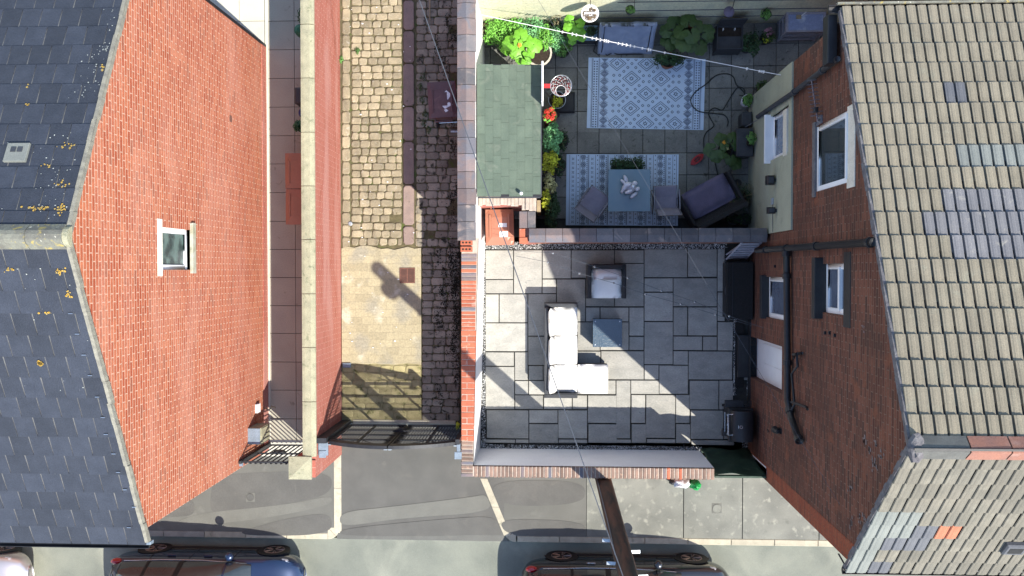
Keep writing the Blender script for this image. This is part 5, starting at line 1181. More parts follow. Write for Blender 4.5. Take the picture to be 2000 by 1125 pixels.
a = P3(1419, 497, .25); b = P3(1449, 476, 1.1); bar3(a, b, .022).build('spare_batten', 'wood_grey', T)
# green sheeted side gate + pier
T = thing('side_gate', 'dark green sheeted gate between the street wall and the brown brick house', 'gate', (3.65, -3.95, 0))
xg0, xg1 = 3.20, P(1497, 930, 1.6)[0]
mb = MB(); nx_, nz_ = 14, 12; vs = []; fs = []
for j in range(nz_+1):
    for i in range(nx_+1):
        u, v = i/nx_, j/nz_; vs.append((xg0+(xg1-xg0)*u, -3.80-.20*v*.9+.035*noise.noise(Vector((u*4, v*5, 2)))+.02*math.sin(u*7+v*6), .03+1.55*v))
for j in range(nz_):
    for i in range(nx_): k = j*(nx_+1)+i; fs.append((k, k+1, k+nx_+2, k+nx_+1))
mb.add(vs, fs); o = mb.build('green_sheet', 'gate_green', T, smooth=True); sm = o.modifiers.new('thickness', 'SOLIDIFY'); sm.thickness = .006
MB().box(xg0, xg1, -4.04, -4.0, 1.50, 1.60, ch=.006).build('top_rail', 'gate_green', T); MB().box(xg0, xg1, -3.86, -3.82, .08, .18).build('bottom_rail', 'gate_green', T)
for xx in (xg0+.02, xg1-.05): MB().box(xx, xx+.05, -4.03, -3.99, .05, 1.55).build('stile', 'gate_green', T)
T = thing('gate_pier', 'narrow white-faced brick pier between the green gate and the brown brick house', 'pier', (4.0, -3.95, 0))
xp = xg1+.02
MB().box(xp, XR-.004, -4.08, -3.86, -.1, 1.50).build('brickwork', 'lane_wall_red', T); MB().box(xp+.0, XR-.01, -3.858, -3.835, -.1, 1.53).build('render_face', 'white_render', T)
MB().box(xp-.01, xp+.10, -4.09, -4.0, 1.50, 1.58, ch=.006).build('brick', 'red_brick', T); MB().box(xp+.12, XR-.004, -4.10, -3.98, 1.50, 1.56, ch=.006).build('brick', 'red_brick', T); MB().box(xp+.08, XR-.004, -3.975, -3.86, 1.50, 1.59, ch=.006).build('brick', 'blue_brick', T)
# bags on the pavement by the street wall
def bag(name, label, px, py, rx, ry, rzz, m):
    x, y = P(px, py, rzz); mb = MB(); n, m_ = 16, 10; vs = []; fs = []
    for i in range(1, m_):
        a_ = math.pi*i/m_
        for k in range(n):
            b_ = 2*math.pi*k/n; d = Vector((math.sin(a_)*math.cos(b_), math.sin(a_)*math.sin(b_), math.cos(a_))); j = 1+.45*noise.noise(d*2.4+Vector((px, py, 0)))+.2*noise.noise(d*6)
            vs.append((x+rx*j*d.x, y+ry*j*d.y, max(.004, rzz*.8+rzz*j*d.z)))
    for i in range(m_-2):
        for k in range(n): fs.append((i*n+k, (i+1)*n+k, (i+1)*n+(k+1) % n, i*n+(k+1) % n))
    fs += [tuple(range(n)), tuple(reversed(range((m_-2)*n, (m_-1)*n)))]; mb.add(vs, fs)
    prop(mb.build(name, m, smooth=True), label, 'bag')
bag('rubbish_bag', 'white rubbish bag lying on the pavement against the brick-topped street wall', 1332, 944, .19, .09, .20, 'bag_white')
bag('rubbish_bag', 'green plastic bag on the pavement beside the white rubbish bag', 1358, 947, .12, .10, .20, 'bag_green')
bag('rubbish_bag', 'small dark bag on the pavement left of the white rubbish bag', 1312, 941, .06, .06, .16, 'dark_grey')
# ---------- rugs with flat printed patterns
def rug(name, label, pxa, pya, pxb, pyb, w_, h_, rot, base, ink, draw):
    c = P((pxa+pxb)/2, (pya+pyb)/2, .03); t = thing(name, label, 'rug', (c[0], c[1], .027), rot)
    mb = MB(); n = 14; vs = []; fs = []
    for j in range(2):
        for k in range(4*n):
            q = k % n/n; s_ = k//n; p = [(-.5+q, -.5), (.5, -.5+q), (.5-q, .5), (-.5, .5-q)][s_]; jj = rng.uniform(-.003, .003) if j else 0
            vs.append((p[0]*w_*(1 if 1 else 1)+0, p[1]*h_, .006*j))
    K = 4*n; mb.add(vs, [tuple(range(K))[::-1], tuple(range(K, 2*K))]+[(k, (k+1) % K, K+(k+1) % K, K+k) for k in range(K)])
    mb.build('mat', base, t, local=True)
    pm = MB(); Zp = .0078; hw, hh = w_/2-.02, h_/2-.015
    def line(x0, y0, x1, y1, th=.012):
        # clip to the rug
        d = Vector((x1-x0, y1-y0)); L_ = d.length
        if L_ < 1e-5: return
        d /= L_; k0, k1 = 0, L_
        for p_, dv, lim in ((x0, d.x, hw), (y0, d.y, hh)):
            if abs(dv) > 1e-6:
                a_, b_ = sorted(((-lim-p_)/dv, (lim-p_)/dv)); k0 = max(k0, a_); k1 = min(k1, b_)
            elif abs(p_) > lim: return
        if k1-k0 < .004: return
        nx, ny = -d.y*th/2, d.x*th/2; ax, ay, bx_, by_ = x0+d.x*k0, y0+d.y*k0, x0+d.x*k1, y0+d.y*k1
        pm.quad((ax-nx, ay-ny, Zp), (bx_-nx, by_-ny, Zp), (bx_+nx, by_+ny, Zp), (ax+nx, ay+ny, Zp), t=0)
    def poly(pts):
        if all(abs(x) <= hw and abs(y) <= hh for x, y in pts): pm.quad(*[(x, y, Zp) for x, y in pts], t=0)
    draw(line, poly, w_, h_); pm.build('printed_pattern', ink, t, local=True); return t
def draw1(line, poly, w_, h_):
    hx, hy = w_/2, h_/2; xi = hx-.445; sx, sy = .3125, .3145
    def dia(cx, cy, a_, b_, th, cl=True):
        P4 = [(cx+a_, cy), (cx, cy+b_), (cx-a_, cy), (cx, cy-b_)]
        for i in range(4):
            (x0, y0), (x1, y1) = P4[i], P4[(i+1) % 4]
            # clip to the centre field
            if x0 > x1: x0, y0, x1, y1 = x1, y1, x0, y0
            if x1 < -xi or x0 > xi: continue
            if x0 < -xi: y0 += (y1-y0)*(-xi-x0)/(x1-x0); x0 = -xi
            if x1 > xi: y1 = y0+(y1-y0)*(xi-x0)/(x1-x0); x1 = xi
            line(x0, y0, x1, y1, th)
    for i in range(-3, 4):
        for j in range(-3, 4):
            if (i+j) % 2 == 0:
                cx, cy = i*sx, j*sy
                if abs(cx) > xi+.1: continue
                dia(cx, cy, .19, .155, .013); dia(cx, cy, .135, .11, .013)
                if abs(cx) < xi-.02:
                    for k in range(6): q = k*math.pi/3+.3; line(cx+.018*math.cos(q), cy+.018*math.sin(q), cx+.052*math.cos(q), cy+.05*math.sin(q), .014)
                    dia(cx, cy, .034, .034, .012)
            elif j % 2 == 0 or True:
                cx, cy = i*sx, j*sy
                if j % 2 == 0 and abs(cx) < xi: dia(cx, cy, .028, .028, .013)
                if j % 2 == 0:
                    for a_ in (-1, 1):
                        for b_ in (-1, 1):
                            for q in (.27, .53, .8):
                                X_, Y_ = cx+a_*sx*q, cy+b_*sy*q
                                if abs(X_) < xi-.02: dia(X_, Y_, .028, .028, .013)
    for s_ in (-1, 1):
        for o_, th in ((.075, .006), (.095, .014), (.225, .012), (.245, .006)): line(s_*(hx-o_), -hy, s_*(hx-o_), hy, th)
        y = -hy+.03
        while y < hy-.02:
            for o_ in (.13, .185): poly([(s_*(hx-o_)-.014, y-.014), (s_*(hx-o_)+.014, y-.014), (s_*(hx-o_)+.014, y+.014), (s_*(hx-o_)-.014, y+.014)])
            y += .053
        y = -hy; c_ = s_*(hx-.345); wq = .085
        while y < hy+.1:
            for k in range(5):
                q = k*.018; line(c_-wq+q, y, c_, y+.08-q*.8, .008); line(c_+wq-q, y, c_, y+.08-q*.8, .008); line(c_-wq+q, y, c_, y-.08+q*.8, .008); line(c_+wq-q, y, c_, y-.08+q*.8, .008)
            line(c_-wq, y+.04, c_-.02, y+.08+.005, .008); line(c_+wq, y+.04, c_+.02, y+.085, .008)
            y += .165
rug('outdoor_rug', 'large pale blue rug with concentric diamonds and patterned borders, beneath the drooping dark plant', 1147, 113, 1376, 253, 2.46, 1.49, R(-1.4), 'rug_white', 'rug_blue', draw1)
def draw2(line, poly, w_, h_):
    hx, hy = w_/2, h_/2; s_ = w_/1560; per = 268*s_
    def X(q): return -hx+(q-95)*s_
    def dots(x, pitch, sz, tri=False):
        y = hy-.03
        while y > -hy+.02:
            if tri: poly([(x-sz, y), (x+sz*.8, y-sz*1.3), (x+sz*.8, y+sz*1.3)])
            else: poly([(x-sz, y), (x, y-sz), (x+sz, y), (x, y+sz)])
            y -= pitch
    k = 0
    dots(X(112), .047, .012)
    while True:
        o_ = 268*k
        if 140+o_ > 1640: break
        line(X(140+o_), -hy, X(140+o_), hy, .007)
        y = hy-.10; x = X(187+o_); a_ = .022
        if 187+o_ < 1640:
            while y > -hy+.03:
                for u, v in ((1, 1), (1, -1), (-1, 1), (-1, -1)): line(x+u*.006, y+v*.006, x+u*a_, y+v*a_, .011)
                y -= .0955
        for q in (233, 285):
            if q+o_ < 1640: line(X(q+o_), -hy, X(q+o_), hy, .007)
        if 262+o_ < 1640: dots(X(260+o_), .095, .014)
        if 330+o_ < 1600:
            y = hy-.06; x = X(330+o_)
            while y > -hy-.05:
                poly([(x-.018, y), (x, y-.018), (x+.018, y), (x, y+.018)])
                for d_ in (.035, .055): 
                    for u in (-1, 1):
                        for v in (-1, 1): line(x+u*d_, y, x, y+v*d_, .009)
                for u in (-1, 1):
                    for v in (-1, 1): line(x+u*.048, y+v*.03, x+u*.008, y+v*.078, .009)
                y -= .161
            dots(X(380+o_), .0415, .012, True); line(X(392+o_), -hy, X(392+o_), hy, .004); line(X(405+o_), -hy, X(405+o_), hy, .007)
        k += 1
rug('outdoor_rug', 'white rug with navy striped motifs lying beneath the glass table and two folding chairs', 1105, 301, 1325, 441, 2.37, 1.51, R(-.5), 'rug_white', 'rug_navy', draw2)

# ---------- garden table, ornament, chairs
c0 = P(1188, 331, .72); c1 = P(1270, 413, .72); X0, X1, Y0, Y1 = c0[0], c1[0], c1[1], c0[1]
T = thing('garden_table', 'square table with blue-grey glass top standing on the navy patterned rug', 'table', ((X0+X1)/2, (Y0+Y1)/2, .03))
MB().box(X0, X1, Y0, Y1, .712, .722, ch=.003).build('glass_top', 'table_glass', T)
mb = MB(); q = .02
for z0_ in (.69,): mb.box(X0, X1, Y0, Y0+q, z0_, .711); mb.box(X0, X1, Y1-q, Y1, z0_, .711); mb.box(X0, X0+q, Y0+q, Y1-q, z0_, .711); mb.box(X1-q, X1, Y0+q, Y1-q, z0_, .711)
mb.build('frame', 'alu', T)
for xx, sx in ((X0, 1), (X1, -1)):
    for yy, sy in ((Y0, 1), (Y1, -1)): MB().tube([(xx+sx*.02, yy+sy*.02, .70), (xx+sx*.14, yy+sy*.14, .035)], .015, 8).build('leg', 'alu', T)
x, y = P(1230, 366, .9)
T = thing('ornament', 'white lobed plaster ornament with small glass ball standing on the glass table', 'ornament', (x, y, .725))
mb = MB()
def lobe(px, py, z, l, w_, hgt, ang, tip=0):
    X_, Y_ = P(px, py, z); mb.blob((X_, Y_, z), (l, w_, hgt), 12, 8, M=Matrix.Rotation(R(ang), 4, 'Z') @ Matrix.Rotation(R(tip), 4, 'Y'))
for a_ in ((1222, 349, .90, .085, .038, .06, -65, 10), (1217, 355, .92, .07, .03, .05, -45, 0), (1220, 366, .86, .10, .05, .10, 60, 25), (1226, 361, .92, .09, .055, .07, 20, 0), (1229, 374, .93, .10, .04, .055, 25, 0), (1240, 358, .93, .055, .05, .05, 0, 0), (1245, 369, .92, .055, .045, .05, 30, 0), (1238, 381, .86, .10, .04, .07, 40, 15), (1233, 367, .82, .11, .09, .09, 10, 0), (1215, 374, .82, .04, .03, .09, 70, 0)): lobe(*a_)
o = mb.build('figure', 'plaster_white', T, smooth=True)
rm = o.modifiers.new('fuse', 'REMESH'); rm.mode = 'VOXEL'; rm.voxel_size = .008; rm.use_smooth_shade = True
sm = o.modifiers.new('soften', 'SMOOTH'); sm.factor = .6; sm.iterations = 5
X_, Y_ = P(1237, 364, .98); MB().blob((X_, Y_, .985), (.045, .045, .035), 14, 9).build('ball', 'lamp_clear', T, smooth=True)
MB().lathe([(.10, .722), (.12, .735), (.09, .76), (.02, .77)], x, y, 18).build('base', 'plaster_white', T)
def folding_chair(label, px, py, rz):
    """seat faces local +y; sling chair with reclined back, arms and crossed legs"""
    x, y = P(px, py, .42); t = thing('folding_chair', label, 'chair', (x, y, .036), rz, 'grey folding chairs at the glass table')
    W_ = .24
    MB().add([(-W_+.02, -.20, .40), (W_-.02, -.20, .40), (W_-.02, .04, .385), (-W_+.02, .04, .385), (W_-.02, .24, .415), (-W_+.02, .24, .415), (W_-.02, .27, .39), (-W_+.02, .27, .39)], [(0, 1, 2, 3), (3, 2, 4, 5), (5, 4, 6, 7)]).build('seat', 'sling', t, local=True)
    MB().add([(-W_+.02, -.20, .45), (W_-.02, -.20, .45), (W_-.02, -.27, .70), (-W_+.02, -.27, .70), (W_-.02, -.37, .93), (-W_+.02, -.37, .93)], [(0, 1, 2, 3), (3, 2, 4, 5)]).build('backrest', 'sling', t, local=True)
    for i in range(7):
        MB().box(-.19+i*.055, -.16+i*.055, -.235, -.205, .40, .46).build('lacing', 'black_plastic', t, local=True) if i < 7 else None
    for s_ in (-1, 1):
        MB().tube([(s_*W_, .27, .40), (s_*W_, -.20, .40), (s_*W_, -.27, .70), (s_*W_, -.38, .95)], .012, 8).build('side_rail', 'alu', t, local=True)
        MB().tube([(s_*(W_+.015), -.24, .62), (s_*(W_+.015), .16, .63)], .016, 8).build('armrest', 'alu', t, local=True)
        MB().tube([(s_*(W_+.015), .16, .62), (s_*(W_-.0), -.28, .0)], .011, 8).build('leg', 'alu', t, local=True); MB().tube([(s_*W_, -.20, .45), (s_*W_, .22, .0)], .011, 8).build('leg', 'alu', t, local=True)
    MB().tube([(-W_, -.38, .95), (W_, -.38, .95)], .012, 8).build('top_rail', 'alu', t, local=True); MB().tube([(-W_, .22, .01), (W_, .22, .01)], .010, 8).build('floor_bar', 'alu', t, local=True)
    return t
folding_chair('grey sling folding chair set askew at the left corner of the glass table', 1160, 395, R(-36))
folding_chair('grey sling folding chair standing square at the right side of the glass table', 1300, 388, R(2))
# two-seat bench
T = thing('garden_sofa', 'dark rattan two-seat sofa with grey-purple cushion, turned askew by the potted plants', 'sofa', (*P(1386, 388, .42), .03), R(28))
Lh, Dh = .55, .33
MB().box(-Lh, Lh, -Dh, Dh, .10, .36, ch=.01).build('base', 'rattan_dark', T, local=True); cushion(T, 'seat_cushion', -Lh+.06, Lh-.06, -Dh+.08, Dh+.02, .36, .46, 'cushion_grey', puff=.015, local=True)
MB().add([(-Lh, -Dh+.09, .30), (Lh, -Dh+.09, .30), (Lh, -Dh-.06, .80), (-Lh, -Dh-.06, .80), (-Lh, -Dh, .10), (Lh, -Dh, .10), (Lh, -Dh-.14, .80), (-Lh, -Dh-.14, .80)], [(0, 1, 2, 3), (7, 6, 5, 4), (3, 2, 6, 7), (0, 3, 7, 4), (1, 5, 6, 2), (0, 4, 5, 1)]).build('backrest', 'rattan_dark', T, local=True)
for s_ in (-1, 1): MB().box(s_*Lh-.035, s_*Lh+.035, -Dh-.04, Dh, .1, .60, ch=.015).build('arm', 'rattan_dark', T, local=True)
for sx in (-1, 1):
    for sy in (-1, 1): MB().box(sx*.5-.02, sx*.5+.02, sy*.28-.02, sy*.28+.02, 0, .1).build('foot', 'black_plastic', T, local=True)

# ---------- basketball hoop on its stand
hx_, hy_ = P(1096, 167, 2.0); R_ = .20
bxp, byp = P(1095, 200, .1)
T = thing('basketball_hoop', 'small portable basketball hoop with red and white net beside the green shed', 'hoop', (bxp, byp, .02))
MB().box(bxp-.22, bxp+.30, byp-.22, byp+.22, .02, .14, ch=.04).build('base_tank', 'black_paint', T, bevel=.02)
px_ = hx_-R_-.15
MB().tube([(bxp-.12, byp, .1), (px_-.03, hy_+.02, 1.85)], .022, 8).build('pole', 'black_plastic', T)
bb0, bb1 = P(1066, 203, 2.1)[1], P(1066, 125, 2.1)[1]
MB().box(px_-.02, px_+.015, bb0, bb1, 1.88, 2.35, ch=.015).build('backboard', 'white_upvc', T)
MB().box(px_+.015, px_+.15, hy_-.04, hy_+.04, 1.96, 1.985).build('rim_bracket', 'red_plastic', T)
MB().tube([(hx_+R_*math.cos(k*math.pi/14), hy_+R_*math.sin(k*math.pi/14), 1.98) for k in range(29)], .009, 8, caps=False).build('rim', 'steel', T, smooth=True)
for nm, m_, sgn in (('net', 'red_plastic', 1), ('net', 'white_line', -1)):
    mb = MB()
    for k in range(12):
        q = 2*math.pi*k/12; pts = []
        for i in range(5): a_ = q+(.5+sgn*(.5 if i % 2 else -.5))*math.pi/6; rr = R_*(1-.14*i) if i < 4 else R_*.52; pts.append((hx_+rr*math.cos(a_), hy_+rr*math.sin(a_), 1.975-.11*i))
        mb.tube(pts, .003, 4)
    mb.build(nm, m_, T)
mb = MB(); mb.tube([(hx_+R_*.5*math.cos(k*math.pi/8), hy_+R_*.5*math.sin(k*math.pi/8), 1.55) for k in range(17)], .006, 5, caps=False); mb.build('net_ring', 'white_line', T)

# ---------- hanging things on the boundary wall
x, y = P(1152, 26, 1.75); T = thing('hanging_basket', 'white hanging basket of dry bark and a pale stick on the boundary wall', 'basket', (x, y, 1.6))
MB().lathe([(.05, 1.60), (.13, 1.66), (.165, 1.75), (.175, 1.755), (.155, 1.75), (.13, 1.71), (.01, 1.71)], x, y, 22).build('bowl', 'label_white', T, smooth=True)
mb = MB()
for i in range(90): q = rng.uniform(0, 6.28); r_ = .13*math.sqrt(rng.random()); s_ = rng.uniform(.006, .016); mb.box(x+r_*math.cos(q)-s_, x+r_*math.cos(q)+s_, y+r_*math.sin(q)-s_*.6, y+r_*math.sin(q)+s_*.6, 1.71, 1.735+rng.uniform(0, .01))
mb.build('bark_chips', 'bark', T, kind='stuff')
MB().box(x-.11, x+.13, y-.015, y+.02, 1.745, 1.765).build('stick', 'label_white', T); MB().tube([(x, y+.1, 1.75), (x, y+.1, 1.98), (x, YB0, 2.0)], .007, 6).build('bracket', 'black_plastic', T)
x, y = P(1231, 18, 1.8); T = thing('wall_planter', 'small round wall pot with a green plant on the shaded boundary wall', 'plant', (x, y, 1.65)); cone_pot('pot', T, x, y, 1.62, .06, .085, .16, 'pot_dark')
mb = MB(); foliage(mb, (x, y, 1.76), (.09, .09, .1), 110, (.05, .03)); mb.build('foliage', 'leaf_mid', T); MB().tube([(x+.08, y, 1.76), (x+.08, YB0, 1.8)], .006, 5).build('bracket', 'black_plastic', T)
x, y = P(1424, 23, 1.5); T = thing('hanging_lantern', 'pale round mesh lantern hanging from a bracket over the grey planter box', 'lantern', (x, y, 1.4))
MB().blob((x, y, 1.5), (.105, .105, .10), 16, 10).build('globe', 'cushion_grey', T, smooth=True); MB().tube([(x, y, 1.6), (x+.02, y+.02, 1.75), (x+.04, YB0, 1.9)], .008, 6).build('bracket', 'black_plastic', T)
x, y = P(1498, 27, 1.1); T = thing('wall_planter', 'yellow-green trailing plant in a dark wall pot left of the glass-topped hutch', 'plant', (x, y, .95)); cone_pot('pot', T, x, y, .92, .06, .09, .16, 'pot_dark')
mb = MB(); foliage(mb, (x, y, 1.04), (.12, .12, .13), 120, (.055, .035)); mb.build('foliage', 'leaf_mid', T); MB().tube([(x, y+.08, 1.05), (x, YB0, 1.12)], .006, 5).build('bracket', 'black_plastic', T)
# ---------- plastic covered storage frame
c0 = P(1172, 43, .95); c1 = P(1284, 60, .95); f0 = P(1168, 108, .04); f1 = P(1286, 112, .04)
T = thing('covered_frame', 'grey-blue plastic sheeted lean-to frame against the boundary wall above the diamond rug', 'cold frame', ((c0[0]+c1[0])/2, (c0[1]+f0[1])/2, .03))
X0, X1 = c0[0], c1[0]; YB = c0[1]; YM = P(1, 64, .9)[1]; YF = f0[1]+.02
mb = MB(); nx_ = 20; prof = [(YB, .02), (YB, .55), (YB-.0, .93), (YB-.10, .97), (YM+.02, .93), (YM-.03, .88), (YM-.10, .60), (YF+.09, .3), (YF+.03, .12), (YF, .03)]
vs = []
for i in range(nx_+1):
    for j, (yy, zz) in enumerate(prof): vs.append((X0+(X1-X0)*i/nx_, yy+.022*noise.noise(Vector((i*.35, j*.6, 3))), zz+.02*noise.noise(Vector((i*.3, j*.8, 9)))))
K = len(prof); mb.add(vs, [(i*K+j, (i+1)*K+j, (i+1)*K+j+1, i*K+j+1) for i in range(nx_) for j in range(K-1)]+[tuple(range(K)), tuple(range(nx_*K, nx_*K+K))[::-1]]); mb.build('cover', 'cover_plastic', T, smooth=True)
for xx in (X0+.10, X1-.10): MB().tube([(xx, YM-.045, .885), (xx+.0, YM-.11, .61), (xx-.01, YF+.08, .31), (xx-.02, YF+.02, .13)], .010, 6).build('strap', 'black_plastic', T)
MB().tube([(X0+.01, YM-.0, .935), (X1-.01, YM-.0, .935)], .009, 6).build('seam', 'dark_grey', T)
mb = MB(); mb.tube([(X0-.02, YM-.1, .3), (X0-.08, YF+.06, .05), (X0+.02, YF-.02, .05), (X0+.12, YF+.08, .06), (X0+.2, YF-.03, .05), (X0+.32, YF+.03, .06), (X0+.42, YF-.01, .06), (X1-.2, YF-.01, .06)], .012, 6); mb.build('frame_tube', 'black_plastic', T)
a = P(1128, 60, .35); b = P(1166, 78, .35); T = thing('storage_tub', 'pale blue-lidded tub beside the plastic-covered frame', 'tub', ((a[0]+b[0])/2, (a[1]+b[1])/2, .03)); MB().box(a[0], b[0], b[1], a[1]+.1, .03, .33, ch=.01).build('body', 'dark_grey', T, bevel=.01); MB().box(a[0]-.01, b[0]+.01, b[1]-.01, a[1]+.11, .33, .36, ch=.01).build('lid', 'blue_lid', T)
x, y = P(1155, 60, .5); t = thing('potted_plant', 'small dark plant in a black pot on the pale blue tub lid', 'plant', (x, y, .36)); cone_pot('pot', t, x, y, .36, .07, .09, .12, 'pot_dark'); mb = MB(); foliage(mb, (x, y, .47), (.13, .12, .12), 140, (.05, .03)); mb.build('foliage', 'leaf_dark', t)
# grey timber planter with back panel
c0 = P(1402, 48, .6); c1 = P(1450, 97, .45)
T = thing('planter_box', 'square dark grey planter box half filled with soil below the round lantern', 'planter', ((c0[0]+c1[0])/2, (c0[1]+c1[1])/2, .03)); X0, X1, Y0, Y1 = c0[0], c1[0], c1[1], c0[1]
for a_ in ((X0, X0+.02, Y0, Y1), (X1-.02, X1, Y0, Y1), (X0+.02, X1-.02, Y0, Y0+.02), (X0+.02, X1-.02, Y1-.02, Y1)): MB().box(*a_, .05, .52, ch=.004).build('side_panel', 'dark_grey', T)
MB().box(X0+.02, X1-.02, Y1-.2, Y1-.02, .1, .42).build('soil', 'soil', T); MB().box(X0+.02, X1-.02, Y0+.02, Y1-.2, .1, .44).build('shelf', 'dark_grey', T); MB().box(X0, X1, Y1+.0, Y1+.02, .05, .95).build('back_panel', 'dark_grey', T)
for q in (.25, .7): MB().box(X0+(X1-X0)*q-.008, X0+(X1-X0)*q+.008, Y1-.08, Y1-.04, .42, .5).build('plant_label', 'white_upvc', T)
for xx in (X0+.02, X1-.02): MB().box(xx-.02, xx+.02, Y0-.01, Y0+.03, .03, .08).build('foot', 'dark_grey', T)
# hutch with glazed lid
c0 = P(1536, 24, .75); c1 = P(1613, 62, .75)
T = thing('hutch', 'white-framed hutch with a reflective glazed lid in the corner of the yard', 'hutch', ((c0[0]+c1[0])/2, (c0[1]+c1[1])/2, .03)); X0, X1, Y0, Y1 = c0[0], c1[0], c1[1], c0[1]
lidm = MB(); lidm.box(X0, X1, Y0, Y0+.035, .70, .76, ch=.005); lidm.box(X0, X1, Y1-.045, Y1, .70, .76, ch=.005); lidm.box(X0, X0+.04, Y0+.035, Y1-.045, .70, .76, ch=.005); lidm.box(X1-.05, X1, Y0+.035, Y1-.045, .70, .76, ch=.005)
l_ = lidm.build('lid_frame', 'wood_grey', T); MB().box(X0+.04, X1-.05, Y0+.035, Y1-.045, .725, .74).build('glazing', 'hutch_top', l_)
for xx in (X0+.0, X1-.045):
    for yy in (Y0, Y1-.045): MB().box(xx, xx+.045, yy, yy+.045, .03, .70).build('leg', 'wood_grey', T)
for zz in (.12, .40, .62): MB().box(X0+.045, X1-.045, Y0+.004, Y0+.025, zz, zz+.07).build('rail', 'wood_grey', T); MB().box(X0+.004, X0+.025, Y0+.045, Y1-.045, zz, zz+.07).build('rail', 'wood_grey', T)
MB().box(X0+.03, X1-.03, Y0+.03, Y1-.03, .10, .12).build('floor', 'wood_grey', T)
x, y = P(1567, 26, 1.0); T = thing('trowel', 'small hand trowel lying on the glazed hutch lid', 'trowel', (x, y, .76)); MB().box(x-.05, x+.05, y-.04, y+.04, .762, .772, ch=.004).build('blade', 'wood_pale', T); MB().tube([(x+.05, y+.02, .775), (x+.14, y+.09, .79)], .012, 6).build('handle', 'label_white', T)

# ---------- big-leaved plants, each leaf its own part
def leafy(label, leaves, m, pot=None, name='large_leaved_plant', z=.03, scale=1.0, petals=()):
    cx_ = sum(a_[0] for a_ in leaves)/len(leaves); cy_ = sum(a_[1] for a_ in leaves)/len(leaves); x, y = P(cx_, cy_, .3)
    t = thing(name, label, 'plant', (x, y, z))
    if pot: cone_pot('pot', t, x if pot[3] is None else P(*pot[3], pot[1])[0], y if pot[3] is None else P(*pot[3], pot[1])[1], z, pot[0]*.75, pot[0], pot[1], pot[2], sq=pot[4] if len(pot) > 4 else 0)
    st = MB(); meshes = [round_leaf(1.0, lobes=rng.choice([5, 7]), cup=rng.uniform(.1, .3)).mesh('leaf', m, smooth=True, keep=True)[0] for _ in range(3)]
    for (px, py, r_, zz) in leaves:
        lx, ly = P(px, py, zz); ang = math.atan2(ly-y, lx-x)+rng.uniform(-.4, .4); rr = r_/ (FPX/(HC-zz))*scale
        o = link('leaf', rng.choice(meshes), t, Vector((lx, ly, zz))-Vector((x, y, z)), (rng.uniform(-.25, .25), rng.uniform(-.1, .3), ang)); o.scale = (rr, rr, rr)
        st.tube([(x, y, z+(pot[1] if pot else 0)*.8), ((x+lx)/2, (y+ly)/2, zz*.75+z), (lx-rr*.1*math.cos(ang), ly-rr*.1*math.sin(ang), zz-.01)], [.012, .009, .006], 5)
    st.build('stem', m, t)
    for (px, py, r_, m_, zz) in petals:
        lx, ly = P(px, py, zz); mb = MB(); foliage(mb, (lx, ly, zz), (r_, r_, r_), 14, (.07, .05), up=.7); mb.build('flower', m_, t)
    return t
leafy('sunlit plant with huge bright green leaves spilling over a cream pot above the shed roof', [(996, 83, 17, .85), (1016, 68, 15, .95), (1031, 80, 13, .9), (1012, 98, 15, .8), (1046, 88, 15, .85), (1022, 115, 15, .7), (1005, 106, 10, .75), (1033, 104, 12, .85), (990, 96, 12, .6), (1028, 120, 10, .8), (1012, 83, 9, 1.0)], 'leaf_big', (.26, .50, 'pot_cream', (1052, 104)), petals=((1014, 88, .03, 'petal_orange', 1.0),))
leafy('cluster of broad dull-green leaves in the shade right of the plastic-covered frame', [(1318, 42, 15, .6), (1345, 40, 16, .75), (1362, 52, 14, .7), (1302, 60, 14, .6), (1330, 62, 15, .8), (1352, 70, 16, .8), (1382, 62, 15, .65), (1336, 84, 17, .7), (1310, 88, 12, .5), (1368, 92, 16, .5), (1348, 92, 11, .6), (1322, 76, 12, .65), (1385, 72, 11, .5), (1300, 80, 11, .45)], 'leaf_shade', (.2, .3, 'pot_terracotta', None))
leafy('shaded plant with broad leaves and orange flowers beside the red hose guide', [(1388, 293, 14, .5), (1408, 272, 13, .55), (1432, 270, 13, .5), (1400, 306, 13, .55), (1412, 300, 10, .6), (1438, 285, 10, .5), (1428, 312, 12, .4), (1436, 318, 14, .3), (1415, 285, 9, .65)], 'leaf_shade', (.15, .25, 'pot_dark', None), petals=((1414, 278, .02, 'petal_orange', .7), (1420, 289, .015, 'leaf_cream', .6)))
